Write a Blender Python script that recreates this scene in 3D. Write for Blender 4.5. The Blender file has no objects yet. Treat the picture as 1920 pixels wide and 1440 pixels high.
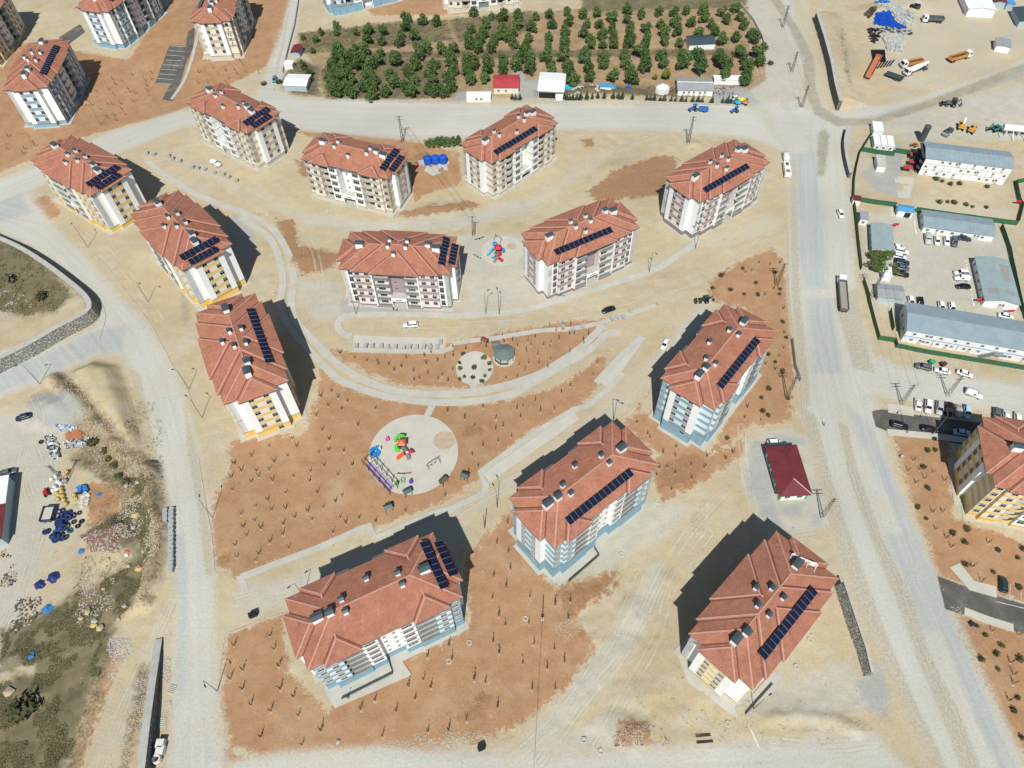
import bpy, math, random
import numpy as np
from mathutils import Vector, Matrix

rnd = random.Random(11)
S = bpy.context.scene
COL = S.collection

# ------------------------------------------------------------------ camera
CAM_H = 175.0
F_PX, CX, CY = 1378.0, 960.0, 720.0
_dn = np.array([986. - CX, 1729. - CY, F_PX]); _dn /= np.linalg.norm(_dn)
_up = -_dn
_fw = np.array([0, 0, 1.]) - _up * _up[2]; _fw /= np.linalg.norm(_fw)
_rt = np.cross(_fw, _up)
if _rt[0] < 0: _rt = -_rt
RW = np.array([_rt, _fw, _up])

cam_data = bpy.data.cameras.new('camera')
cam_data.sensor_width = 36.0
cam_data.lens = 36.0 * F_PX / 1920.0
cam_data.clip_start = 1.0
cam_data.clip_end = 5000.0
cam = bpy.data.objects.new('camera', cam_data)
COL.objects.link(cam)
cam.matrix_world = Matrix(((RW[0, 0], -RW[0, 1], -RW[0, 2], 0),
                           (RW[1, 0], -RW[1, 1], -RW[1, 2], 0),
                           (RW[2, 0], -RW[2, 1], -RW[2, 2], CAM_H),
                           (0, 0, 0, 1)))
S.camera = cam

# ------------------------------------------------------------------ light
SUN_EL, SUN_AZ = math.radians(51.5), math.radians(185.0)
w = bpy.data.worlds.new('World'); S.world = w; w.use_nodes = True
nt = w.node_tree; nt.nodes.clear()
sky = nt.nodes.new('ShaderNodeTexSky'); sky.sky_type = 'NISHITA'
sky.sun_disc = False; sky.sun_elevation = SUN_EL; sky.sun_rotation = SUN_AZ
sky.altitude = 900; sky.air_density = 1.0; sky.dust_density = 1.0
bg = nt.nodes.new('ShaderNodeBackground'); bg.inputs[1].default_value = 0.074
out = nt.nodes.new('ShaderNodeOutputWorld')
nt.links.new(sky.outputs[0], bg.inputs[0]); nt.links.new(bg.outputs[0], out.inputs[0])
sd_ = bpy.data.lights.new('sun', 'SUN'); sd_.energy = 4.9; sd_.angle = math.radians(0.53)
sd_.color = (1.0, 0.972, 0.925)
sun = bpy.data.objects.new('sun', sd_); COL.objects.link(sun)
sdir = Vector((math.sin(SUN_AZ) * math.cos(SUN_EL), math.cos(SUN_AZ) * math.cos(SUN_EL), math.sin(SUN_EL)))
sun.rotation_euler = (-sdir).to_track_quat('-Z', 'Y').to_euler()
sun.location = (0, -60, 160)
S.view_settings.view_transform = 'Standard'
S.view_settings.look = 'None'
S.view_settings.exposure = 0.04
S.view_settings.gamma = 1.0
S.view_settings.use_curve_mapping = False

# ------------------------------------------------------------------ survey: photo measurement -> metres on the ground
def at(px, py, z=0.0):
    d = RW @ np.array([px - CX, py - CY, F_PX])
    t = (z - CAM_H) / d[2]
    return float(d[0] * t), float(d[1] * t)

def ats(pts, z=0.0):
    return [at(p[0], p[1], z) for p in pts]

# ------------------------------------------------------------------ helpers
def tag(o, label=None, cat=None, group=None, kind=None):
    if label: o['label'] = label
    if cat: o['category'] = cat
    if group: o['group'] = group
    if kind: o['kind'] = kind
    return o

def empty(name, loc, rz=0.0, sc=1.0):
    o = bpy.data.objects.new(name, None); COL.objects.link(o)
    o.location = loc; o.rotation_euler = (0, 0, rz); o.scale = (sc, sc, sc)
    o.empty_display_size = 0.5
    return o

def inst(name, me, parent=None, loc=(0, 0, 0), rz=0.0, sc=None, rot=None):
    o = bpy.data.objects.new(name, me); COL.objects.link(o)
    if parent is not None: o.parent = parent
    o.location = loc
    o.rotation_euler = rot if rot else (0, 0, rz)
    if sc is not None: o.scale = sc if hasattr(sc, '__len__') else (sc, sc, sc)
    return o

def copy_tree(o, parent=None):
    c = o.copy(); COL.objects.link(c)
    c.parent = parent
    for ch in [x for x in o.children]: copy_tree(ch, c)
    return c

class MB:
    def __init__(s): s.v, s.f, s.m = [], [], []
    def add(s, vs, fs, m=0):
        b = len(s.v); s.v.extend(vs)
        for f in fs: s.f.append(tuple(b + i for i in f)); s.m.append(m)
        return s
    def box(s, x0, x1, y0, y1, z0, z1, m=0, tm=None):
        vs = [(x0, y0, z0), (x1, y0, z0), (x1, y1, z0), (x0, y1, z0), (x0, y0, z1), (x1, y0, z1), (x1, y1, z1), (x0, y1, z1)]
        fs = [(0, 3, 2, 1), (4, 5, 6, 7), (0, 1, 5, 4), (1, 2, 6, 5), (2, 3, 7, 6), (3, 0, 4, 7)]
        s.add(vs, fs, m)
        if tm is not None: s.m[-5] = tm
        return s
    def prism(s, poly, z0, z1, m=0, tm=None):
        n = len(poly)
        a = sum(poly[i][0] * poly[(i + 1) % n][1] - poly[(i + 1) % n][0] * poly[i][1] for i in range(n))
        if a < 0: poly = poly[::-1]
        vs = [(p[0], p[1], z0) for p in poly] + [(p[0], p[1], z1) for p in poly]
        s.add(vs, [(i, (i + 1) % n, n + (i + 1) % n, n + i) for i in range(n)], m)
        s.f.append(tuple(range(len(s.v) - n, len(s.v)))); s.m.append(m if tm is None else tm)
        s.f.append(tuple(range(len(s.v) - n - 1, len(s.v) - 2 * n - 1, -1))); s.m.append(m)
        return s
    def cyl(s, p0, p1, r0, r1=None, n=8, m=0, caps=True):
        r1 = r0 if r1 is None else r1
        a, b = Vector(p0), Vector(p1); d = (b - a).normalized()
        u = d.orthogonal().normalized(); v = d.cross(u)
        vs = []
        for c, r in ((a, r0), (b, r1)):
            for i in range(n):
                t = 2 * math.pi * i / n
                vs.append(tuple(c + u * (r * math.cos(t)) + v * (r * math.sin(t))))
        fs = [(i, (i + 1) % n, n + (i + 1) % n, n + i) for i in range(n)]
        if caps: fs += [tuple(range(n - 1, -1, -1)), tuple(range(n, 2 * n))]
        return s.add(vs, fs, m)
    def bar(s, p0, p1, w, h, m=0):
        """rectangular bar along p0-p1, w wide, h tall"""
        a, b = Vector(p0), Vector(p1); d = (b - a)
        if d.length < 1e-6: return s
        d.normalize()
        side = d.cross(Vector((0, 0, 1)))
        if side.length < 1e-3: side = Vector((1, 0, 0))
        side.normalize(); upv = side.cross(d).normalized()
        vs = []
        for c in (a, b):
            for (i, j) in ((-1, -1), (1, -1), (1, 1), (-1, 1)):
                vs.append(tuple(c + side * (i * w / 2) + upv * (j * h / 2)))
        return s.add(vs, [(0, 3, 2, 1), (4, 5, 6, 7), (0, 1, 5, 4), (1, 2, 6, 5), (2, 3, 7, 6), (3, 0, 4, 7)], m)
    def rock(s, c, r, rr, m=0, flat=.7):
        vs = []
        for z, k in ((-.6, .75), (.35, .9)):
            for i in range(5):
                t = 2 * math.pi * (i + rr.random() * .5) / 5
                q = r * k * (.7 + .5 * rr.random())
                vs.append((c[0] + q * math.cos(t), c[1] + q * math.sin(t), c[2] + z * r * flat))
        vs.append((c[0] + r * .2 * (rr.random() - .5), c[1] + r * .2 * (rr.random() - .5), c[2] + r * flat * .95))
        fs = [(i, (i + 1) % 5, 5 + (i + 1) % 5, 5 + i) for i in range(5)] + [(5 + i, 5 + (i + 1) % 5, 10) for i in range(5)]
        return s.add(vs, fs, m)
    def mesh(s, name, mats, smooth=False):
        me = bpy.data.meshes.new(name)
        me.from_pydata(s.v, [], s.f)
        for m in (mats if isinstance(mats, (list, tuple)) else [mats]): me.materials.append(m)
        me.polygons.foreach_set('material_index', s.m)
        if smooth: me.polygons.foreach_set('use_smooth', [True] * len(s.f))
        me.update()
        return me
    def build(s, name, mats, parent=None, loc=(0, 0, 0), rz=0.0, smooth=False):
        return inst(name, s.mesh(name, mats, smooth), parent, loc, rz)

# ------------------------------------------------------------------ materials
def _n(nt, t, **k):
    n = nt.nodes.new(t)
    for a, b in k.items():
        if hasattr(n, a): setattr(n, a, b)
        else: n.inputs[a].default_value = b
    return n

def pmat(name, rgb, rough=.8, var=.12, scale=1.2, bump=0., metal=0., spec=.3, rand=0., world=False, dirt=0., bscale=None):
    m = bpy.data.materials.new(name); m.use_nodes = True
    nt = m.node_tree; nt.nodes.clear(); L = nt.links.new
    o = _n(nt, 'ShaderNodeOutputMaterial'); p = _n(nt, 'ShaderNodeBsdfPrincipled')
    p.inputs['Roughness'].default_value = rough; p.inputs['Metallic'].default_value = metal
    p.inputs['Specular IOR Level'].default_value = spec
    L(p.outputs[0], o.inputs[0])
    if var > 0 or dirt > 0:
        if world: vec = _n(nt, 'ShaderNodeNewGeometry').outputs['Position']
        else: vec = _n(nt, 'ShaderNodeTexCoord').outputs['Object']
        nz = _n(nt, 'ShaderNodeTexNoise'); nz.inputs['Scale'].default_value = scale; nz.inputs['Detail'].default_value = 5; nz.inputs['Roughness'].default_value = .65
        L(vec, nz.inputs['Vector'])
        mr = _n(nt, 'ShaderNodeMapRange'); mr.inputs[1].default_value = .3; mr.inputs[2].default_value = .7
        mr.inputs[3].default_value = 1 - var; mr.inputs[4].default_value = 1 + var
        L(nz.outputs[0], mr.inputs[0])
        fac = mr.outputs[0]
        if rand > 0:
            oi = _n(nt, 'ShaderNodeObjectInfo')
            m2 = _n(nt, 'ShaderNodeMapRange'); m2.inputs[3].default_value = 1 - rand; m2.inputs[4].default_value = 1 + rand
            L(oi.outputs['Random'], m2.inputs[0])
            mu = _n(nt, 'ShaderNodeMath', operation='MULTIPLY'); L(fac, mu.inputs[0]); L(m2.outputs[0], mu.inputs[1]); fac = mu.outputs[0]
        vm = _n(nt, 'ShaderNodeVectorMath', operation='SCALE'); vm.inputs[0].default_value = rgb
        L(fac, vm.inputs['Scale'])
        L(vm.outputs[0], p.inputs['Base Color'])
        if bump > 0:
            bz = nz
            if bscale:
                bz = _n(nt, 'ShaderNodeTexNoise'); bz.inputs['Scale'].default_value = bscale; bz.inputs['Detail'].default_value = 4; L(vec, bz.inputs['Vector'])
            b = _n(nt, 'ShaderNodeBump'); b.inputs['Strength'].default_value = bump; b.inputs['Distance'].default_value = .1
            L(bz.outputs[0], b.inputs['Height']); L(b.outputs[0], p.inputs['Normal'])
    else:
        p.inputs['Base Color'].default_value = (*rgb, 1)
    return m

M = {}
M['white'] = pmat('white_render', (.80, .82, .80), .85, .05, .35)
M['cream'] = pmat('cream_render', (.70, .66, .54), .85, .05, .5)
M['pinkwhite'] = pmat('pinkish_white_render', (.68, .63, .61), .85, .05, .5)
M['palewall'] = pmat('pale_yellow_white_render', (.70, .66, .56), .85, .05, .5)
M['lblue'] = pmat('pale_blue_render', (.60, .73, .77), .85, .05, .5)
M['bblue'] = pmat('grey_blue_render', (.25, .34, .38), .85, .05, .5)
M['pblue'] = pmat('plinth_blue_render', (.22, .37, .45), .85, .08, .5)
M['bbeige'] = pmat('beige_band_render', (.46, .42, .34), .85, .05, .5)
M['pbeige'] = pmat('beige_plinth_render', (.54, .49, .39), .85, .06, .5)
M['byellow'] = pmat('yellow_band_render', (.68, .50, .20), .85, .05, .5)
M['pyellow'] = pmat('yellow_plinth_render', (.72, .50, .16), .85, .06, .5)
M['bmauve'] = pmat('mauve_band_render', (.34, .27, .28), .85, .05, .5)
M['pmauve'] = pmat('mauve_plinth_render', (.27, .21, .21), .85, .06, .5)
M['dark'] = pmat('dark_grey_trim', (.06, .065, .07), .6, .1, 2)
M['slate'] = pmat('dark_slate_sheet', (.05, .075, .085), .45, .15, 3, spec=.5)
M['steel'] = pmat('galvanised_steel', (.30, .31, .31), .5, .1, 3, metal=.6)
M['rail'] = pmat('grey_railing_paint', (.22, .23, .23), .6, .1, 3)
M['iron'] = pmat('dark_iron', (.05, .045, .04), .6, .15, 4)
M['glass'] = pmat('dark_window_glass', (.012, .014, .018), .12, 0, spec=.5)
def window_glass():
    m = bpy.data.materials.new('window_pane_with_curtains'); m.use_nodes = True; nt = m.node_tree; p = nt.nodes['Principled BSDF']
    p.inputs['Roughness'].default_value = .12; oi = _n(nt, 'ShaderNodeObjectInfo'); r = _n(nt, 'ShaderNodeValToRGB'); r.color_ramp.interpolation = 'CONSTANT'
    for i, (q, c) in enumerate(((0, (.012, .014, .018)), (.5, (.022, .024, .028)), (.72, (.05, .048, .045)), (.86, (.13, .125, .115)), (.95, (.24, .23, .21)))):
        e = r.color_ramp.elements[0] if i == 0 else r.color_ramp.elements[1] if i == 4 else r.color_ramp.elements.new(q)
        e.position = q; e.color = (*c, 1)
    nt.links.new(oi.outputs['Random'], r.inputs[0]); nt.links.new(r.outputs[0], p.inputs['Base Color']); return m
M['wglass'] = window_glass()
M['frame'] = pmat('white_window_frame', (.50, .50, .48), .5, 0)
M['solar'] = pmat('solar_panel_glass', (.010, .014, .035), .2, .25, .6, spec=.5)
M['alu'] = pmat('aluminium_edge', (.5, .51, .52), .4, 0, metal=.5)
M['concrete'] = pmat('pale_concrete', (.46, .46, .40), .9, .10, .5, .2, bscale=6)
M['plate'] = pmat('grey_concrete_slab', (.42, .43, .40), .9, .12, .6, .2, bscale=6)
# ================================================================== GROUND
def densify(poly):
    return poly

def sd_poly(X, Y, poly, cap=9.0):
    """signed distance (negative inside), capped; X, Y flat arrays"""
    P = np.array(poly, float)
    out = np.full(X.shape, cap)
    sel = np.where((X > P[:, 0].min() - cap) & (X < P[:, 0].max() + cap) & (Y > P[:, 1].min() - cap) & (Y < P[:, 1].max() + cap))[0]
    if len(sel) == 0: return out
    x, y = X[sel], Y[sel]
    d = np.full(x.shape, 1e9); ins = np.zeros(x.shape, bool)
    n = len(P)
    for i in range(n):
        a, b = P[i], P[(i + 1) % n]
        e = b - a; L = e @ e + 1e-12
        t = np.clip(((x - a[0]) * e[0] + (y - a[1]) * e[1]) / L, 0, 1)
        d = np.minimum(d, (x - a[0] - t * e[0]) ** 2 + (y - a[1] - t * e[1]) ** 2)
        c = ((a[1] > y) != (b[1] > y))
        with np.errstate(divide='ignore', invalid='ignore'):
            xi = a[0] + (y - a[1]) / (b[1] - a[1]) * e[0]
        ins ^= c & (x < xi)
    d = np.sqrt(d); d[ins] *= -1
    out[sel] = np.clip(d, -cap, cap)
    return out

def sd_line(X, Y, line, cap=9.0):
    P = np.array(line, float); d = np.full(X.shape, cap * cap)
    for i in range(len(P) - 1):
        a, b = P[i], P[i + 1]; e = b - a; L = e @ e + 1e-12
        t = np.clip(((X - a[0]) * e[0] + (Y - a[1]) * e[1]) / L, 0, 1)
        d = np.minimum(d, (X - a[0] - t * e[0]) ** 2 + (Y - a[1] - t * e[1]) ** 2)
    return np.sqrt(d)

ROAD = [
 [(1400,195),(1440,205),(1478,285),(1480,420),(1480,560),(1500,690),(1512,800),(1535,900),(1580,1060),(1630,1190),(1690,1310),(1770,1460),(1945,1480),(1905,1400),(1838,1260),(1772,1120),(1712,980),(1667,860),(1645,760),(1640,742),(1940,778),(1940,724),(1700,690),(1640,668),(1618,610),(1606,540),(1596,420),(1585,300),(1596,240),(1640,222),(1600,216),(1566,208),(1500,195)],
 [(-20,345),(60,315),(120,287),(200,250),(340,206),(385,195),(480,180),(505,120),(530,50),(545,-10),(566,-10),(553,60),(535,140),(522,168),(560,184),(640,186),(900,196),(1200,196),(1400,196),(1480,285),(1400,258),(1250,245),(1060,243),(860,258),(760,260),(640,250),(535,240),(450,233),(345,236),(265,270),(190,300),(100,337),(-20,395)],
 [(-20,375),(45,350),(100,420),(160,480),(230,560),(285,620),(325,690),(350,760),(372,850),(390,960),(400,1080),(403,1200),(407,1320),(425,1445),(430,1480),(312,1480),(322,1300),(330,1150),(320,1000),(300,900),(278,800),(257,720),(232,668),(180,667),(90,707),(-20,756),(-20,690),(90,650),(180,610),(190,580),(160,545),(110,500),(60,465),(-20,425)],
 [(425,1480),(420,1432),(560,1408),(700,1402),(900,1414),(1050,1418),(1250,1402),(1500,1388),(1640,1372),(1720,1480)],
 [(1880,132),(1960,90),(1960,118),(1760,180),(1640,218),(1560,228),(1560,212),(1700,190)],
 [(1480,-10),(1500,60),(1525,110),(1530,180),(1570,225),(1540,228),(1512,180),(1500,110),(1470,50),(1445,-10)],
]
DUST = [  # pale, beaten, dusty ground
 [(-20,770),(70,765),(130,800),(110,880),(128,930),(150,1000),(60,1090),(30,1180),(-20,1300)],
 [(1612,400),(1720,400),(1890,440),(1915,560),(1890,640),(1700,600),(1640,575)],
 [(1380,-20),(1510,-20),(1560,200),(1480,290),(1400,240),(1430,120)],
 [(1650,-20),(1960,-20),(1960,80),(1760,170),(1680,160),(1640,90)],
 [(640,600),(660,590),(960,585),(1060,560),(1230,505),(1310,450),(1440,400),(1470,420),(1380,500),(1330,560),(1200,690),(1060,820),(900,935),(700,1010),(470,1110),(430,1150),(420,1180),(520,1140),(690,1060),(860,985),(1000,890),(1150,790),(1250,690),(1300,620),(1340,560),(1440,440)],
 [(325,1120),(290,1180),(250,1280),(200,1360),(160,1460),(215,1460),(240,1380),(280,1280),(312,1200),(332,1130)],
 [(660,625),(838,632),(832,657),(660,653)],
 [(1715,365),(1900,395),(1890,425),(1715,395)],
 [(820,400),(1000,370),(1120,290),(1150,275),(1160,285),(1040,370),(1000,395),(830,425),(700,430),(560,410),(430,350),(300,290),(310,285),(450,345),(580,395),(700,415)],
]
SOIL = [  # terracotta red planting soil
 [(430,830),(480,818),(565,815),(595,740),(600,690),(640,722),(720,748),(860,760),(960,748),(1050,722),(1100,690),(1140,655),(1128,720),(1090,762),(1000,805),(905,882),(898,900),(840,938),(700,992),(690,985),(640,1012),(520,1052),(448,1086),(405,1060),(396,1000),(402,930),(428,890)],
 [(600,652),(640,658),(830,657),(842,640),(1000,612),(1060,602),(1130,600),(1180,588),(1230,570),(1130,612),(1120,640),(1050,690),(960,720),(860,730),(760,725),(700,705),(650,682)],
 [(425,1190),(530,1150),(545,1260),(610,1330),(700,1260),(880,1180),(870,1050),(960,950),(975,990),(1030,1095),(1060,1100),(1100,1085),(1145,1070),(1152,1095),(1120,1130),(1080,1160),(1120,1215),(1060,1290),(980,1360),(900,1388),(760,1402),(640,1412),(480,1418),(430,1400),(412,1310)],
 [(1230,715),(1190,780),(1240,760),(1330,850),(1372,835),(1400,800),(1395,850),(1320,905),(1240,940),(1220,890),(1232,850),(1170,800)],
 [(1325,545),(1345,510),(1395,485),(1445,465),(1474,492),(1482,600),(1490,720),(1482,790),(1400,800),(1370,835),(1330,850),(1400,700),(1440,620),(1400,580),(1340,565)],
 [(-30,90),(60,80),(150,95),(240,112),(290,40),(345,-30),(560,-30),(535,60),(500,125),(420,165),(330,212),(230,238),(150,260),(60,300),(-30,335)],
 [(1672,812),(1780,815),(1790,970),(1960,1030),(1960,1140),(1762,1082),(1710,950)],
 [(1792,1150),(1960,1190),(1960,1440),(1905,1400),(1832,1240)],
 [(540,243),(640,250),(760,262),(862,286),(868,345),(800,365),(775,382),(762,320),(620,270)],
 [(925,1010),(960,985),(985,1080),(960,1150),(900,1150),(880,1100)],
 [(640,-20),(950,-20),(960,15),(860,28),(700,30)],
 [(25,385),(90,365),(120,400),(80,420),(40,410)],
 [(700,1400),(760,1385),(860,1400),(820,1420)],
 [(400,1460),(420,1400),(480,1418),(430,1440)],
 [(160,908),(240,892),(272,932),(238,1000),(165,988)], [(262,1060),(296,1000),(300,1080),(270,1140)], [(205,1200),(232,1230),(190,1330),(150,1450),(120,1450),(160,1330)],
]
BROWN = [  # damp brown soil patches
 [(1100,360),(1150,322),(1220,296),(1262,302),(1258,332),(1235,367),(1180,372),(1120,377)],
 [(518,410),(550,412),(562,458),(600,468),(640,478),(612,508),(568,516),(545,482)],
 [(745,400),(800,388),(880,376),(902,386),(830,400),(760,408)],
 [(1090,262),(1112,260),(1117,274),(1098,276)],
 [(1230,290),(1270,295),(1262,330),(1232,335),(1205,320)],
 [(1048,1095),(1085,1108),(1120,1098),(1152,1070),(1158,1095),(1110,1130),(1070,1150),(1045,1120)],
 [(1160,1360),(1190,1345),(1215,1362),(1225,1395),(1185,1400),(1155,1390)],
 [(400,1040),(432,1036),(436,1052),(408,1058)],
 [(862,800),(900,802),(905,816),(872,820)],
 [(900,1300),(915,1290),(905,1340),(862,1345)],
 [(1240,870),(1300,850),(1330,870),(1300,905),(1240,920)],
 [(555,300),(600,300),(600,330),(565,330)],
 [(765,300),(800,282),(812,292),(790,302)],
]
GRASS = [
 [(190,1090),(240,1060),(285,960),(292,1050),(270,1110),(215,1170),(205,1230),(170,1330),(110,1460),(-20,1460),(-20,1290),(60,1262),(120,1160)],
 [(-20,450),(60,485),(110,525),(150,570),(120,600),(60,610),(-20,590)],
 [(560,62),(700,46),(838,36),(850,75),(650,95),(562,100)],
 [(1090,-20),(1400,-20),(1400,14),(1090,22)],
 [(130,850),(200,850),(285,900),(280,930),(220,900),(150,880)],
 [(600,130),(700,110),(830,112),(840,150),(800,185),(610,187)], [(620,100),(860,95),(1300,92),(1430,96),(1430,104),(1000,108),(620,112)], [(1000,165),(1380,160),(1380,180),(1000,182)],
 [(160,1000),(240,1040),(285,1000),(296,960),(262,940),(300,900),(270,880),(230,960)], [(0,1180),(70,1150),(130,1120),(200,1090),(200,1200),(120,1240),(0,1260)],
 [(520,150),(560,110),(600,125),(600,180),(545,178)],
 [(840,36),(1000,20),(1000,60),(860,80)],
]
GRAVEL = [  # blue grey crushed stone
 [(1408,832),(1470,815),(1520,828),(1452,850),(1447,935),(1472,1000),(1425,968),(1400,900)],
 [(1460,945),(1510,940),(1500,965),(1470,970)],
 [(1525,965),(1545,960),(1538,985),(1520,985)],
 [(1612,330),(1640,300),(1660,300),(1660,268),(1690,270),(1692,315),(1680,368),(1650,360)],
 [(1600,1280),(1650,1240),(1668,1300),(1660,1340),(1630,1330)],
 [(60,745),(95,738),(150,748),(165,785),(140,800),(95,802),(50,785)],
 [(420,430),(440,400),(480,440),(470,520)],
 [(1780,190),(1960,110),(1960,130),(1700,215),(1600,232),(1640,205)],
 [(960,148),(1010,148),(1010,185),(960,190)],
 [(1320,160),(1400,165),(1430,200),(1390,200),(1340,192)],
 [(960,120),(985,140),(985,190),(962,190)],
 [(860,172),(880,170),(940,185),(845,190)],
 [(640,560),(700,575),(860,580),(860,590),(640,588)],
]
ASPH = [
 [(1634,771),(1655,767),(1712,777),(1960,806),(1960,862),(1850,842),(1662,808),(1642,800)],
 [(1757,1079),(1800,1096),(1960,1145),(1960,1200),(1850,1166),(1772,1142)],
 [(366,50),(362,90),(348,120),(336,165),(325,190),(304,186),(345,110),(352,60)],
 [(318,84),(352,86),(325,158),(290,158)],
 [(110,70),(150,45),(160,60),(120,90)],
]
LANE = [[(1590,760),(1622,785),(1680,900),(1740,1040),(1800,1190),(1870,1350),(1925,1470),(1885,1470),(1838,1370),(1772,1200),(1712,1050),(1662,930),(1612,830)],
 [(-20,700),(90,660),(180,620),(235,610),(232,660),(180,662),(90,702),(-20,745)], [(-20,385),(40,360),(60,400),(-20,420)], [(1510,560),(1560,560),(1580,700),(1530,700)],
 [(1480,285),(1530,285),(1545,420),(1550,540),(1510,540),(1490,420)], [(255,1000),(345,1000),(350,1120),(345,1300),(330,1300),(335,1120)], [(1660,1000),(1690,1000),(1760,1180),(1730,1180)]]
MEDIAN = [[(1572,790),(1590,800),(1604,870),(1650,1000),(1690,1080),(1712,1130),(1740,1220),(1800,1340),(1852,1470),(1812,1470),(1768,1350),(1722,1240),(1690,1150),(1662,1080),(1625,990),(1590,890)],
 [(1500,760),(1530,780),(1560,900),(1600,1020),(1650,1160),(1700,1280),(1790,1470),(1760,1470),(1670,1290),(1620,1170),(1570,1030),(1530,900)], [(1480,300),(1492,300),(1500,560),(1515,700),(1520,760),(1505,760),(1485,560)],
 [(1560,560),(1608,540),(1622,640),(1640,700),(1600,690),(1580,620)], [(240,690),(262,700),(280,790),(305,890),(325,960),(330,1150),(322,1150),(316,1000),(296,900),(270,800)], [(345,760),(372,850),(390,960),(400,1080),(385,1080),(372,960),(352,850)]]
TILLED = [[(560,72),(700,42),(860,36),(1090,16),(1400,12),(1432,90),(1437,150),(1390,178),(1000,182),(610,187),(592,130)]]
SCRUB = [[(96,702),(125,698),(180,762),(252,838),(296,886),(312,960),(304,1060),(282,1130),(262,1144),(276,1040),(262,960),(215,925),(175,890),(138,800),(112,740)], [(190,1240),(205,1230),(180,1340),(140,1450),(120,1450)], [(262,1250),(284,1250),(262,1350),(240,1450),(222,1450),(246,1340)], [(1570,60),(1578,60),(1592,170),(1584,170)]]
MUD = [[(1438,-10),(1456,-10),(1502,60),(1527,110),(1530,170),(1542,200),(1577,222),(1640,222),(1700,203),(1800,165),(1960,102),(1960,116),(1800,182),(1700,216),(1640,234),(1570,237),(1528,215),(1508,170),(1506,110),(1478,50)],
 [(1534,250),(1546,240),(1556,252),(1546,330),(1532,330)], [(340,540),(352,560),(356,600),(346,610),(338,570)]]
PALE = [[(1612,400),(1720,400),(1890,440),(1915,560),(1890,640),(1700,600),(1640,575)], [(-20,780),(60,770),(125,800),(105,880),(125,930),(60,1090),(30,1180),(-20,1250)],
 [(1385,200),(1420,100),(1400,-20),(1430,-20),(1500,110),(1510,200),(1560,260),(1480,290)], [(1250,1060),(1235,1130),(1180,1230),(1090,1330),(1010,1425),(955,1425),(1040,1320),(1130,1210),(1190,1120),(1220,1060)],
 [(1450,1280),(1590,1240),(1645,1330),(1480,1352),(1420,1330)], [(560,402),(700,420),(860,408),(1000,378),(1000,390),(870,425),(700,436),(570,420)], [(862,440),(985,440),(992,560),(880,590),(866,520)],
 [(1130,960),(1240,935),(1310,955),(1210,1020),(1130,1080),(1075,1092)], [(1000,1400),(1160,1330),(1160,1400),(1000,1420)], [(560,520),(640,530),(650,590),(590,600),(560,560)],
 [(1620,235),(1700,215),(1930,150),(1930,260),(1700,265)], [(1210,690),(1260,640),(1310,570),(1340,570),(1270,660),(1230,710)], [(440,1115),(700,1040),(860,985),(870,1000),(700,1060),(520,1130),(450,1150)], [(1390,820),(1480,800),(1520,830),(1560,980),(1500,1010),(1420,980),(1390,900)]]
# zone name -> (polygons)
ZP = {k: [ats(p) for p in v] for k, v in dict(road=ROAD, dust=DUST, soil=SOIL, brown=BROWN, grass=GRASS, gravel=GRAVEL, asphalt=ASPH, lane=LANE, median=MEDIAN, mud=MUD, pale=PALE, tilled=TILLED, scrub=SCRUB).items()}

def smooth_line(pts, n=4):
    P = [Vector((p[0], p[1])) for p in pts]; out_ = []
    for i in range(len(P) - 1):
        p0 = P[max(i - 1, 0)]; p1 = P[i]; p2 = P[i + 1]; p3 = P[min(i + 2, len(P) - 1)]
        for k in range(n):
            t = k / n
            out_.append(.5 * ((2 * p1) + (-p0 + p2) * t + (2 * p0 - 5 * p1 + 4 * p2 - p3) * t * t + (-p0 + 3 * p1 - 3 * p2 + p3) * t ** 3))
    out_.append(P[-1]); return [(v.x, v.y) for v in out_]

def axis(lo, hi, step, flo, fhi):
    a = np.arange(lo, hi + step * .5, step)
    l = [lo]; k = step
    while l[-1] > flo: k *= 1.45; l.append(l[-1] - k)
    h = [a[-1]]; k = step
    while h[-1] < fhi: k *= 1.45; h.append(h[-1] + k)
    return np.concatenate([np.array(l[1:][::-1]), a, np.array(h[1:])])

gx = axis(-232, 232, .7, -1500, 1500); gy = axis(6, 345, .7, -900, 2200)
GX, GY = np.meshgrid(gx, gy); NX, NY = len(gx), len(gy)
fx, fy = GX.ravel(), GY.ravel()
ZS = {}
for k, polys in ZP.items():
    s = np.full(fx.shape, 9.0)
    for p in polys: s = np.minimum(s, sd_poly(fx, fy, p))
    ZS[k] = s

# ---- relief
def vnoise(x, y, sc, seed):
    r = np.random.RandomState(seed).rand(256, 256)
    u, v = x / sc, y / sc
    i, j = np.floor(u).astype(int), np.floor(v).astype(int); a, b = u - i, v - j
    a = a * a * (3 - 2 * a); b = b * b * (3 - 2 * b)
    g = lambda p, q: r[p % 256, q % 256]
    return (g(i, j) * (1 - a) + g(i + 1, j) * a) * (1 - b) + (g(i, j + 1) * (1 - a) + g(i + 1, j + 1) * a) * b

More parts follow.
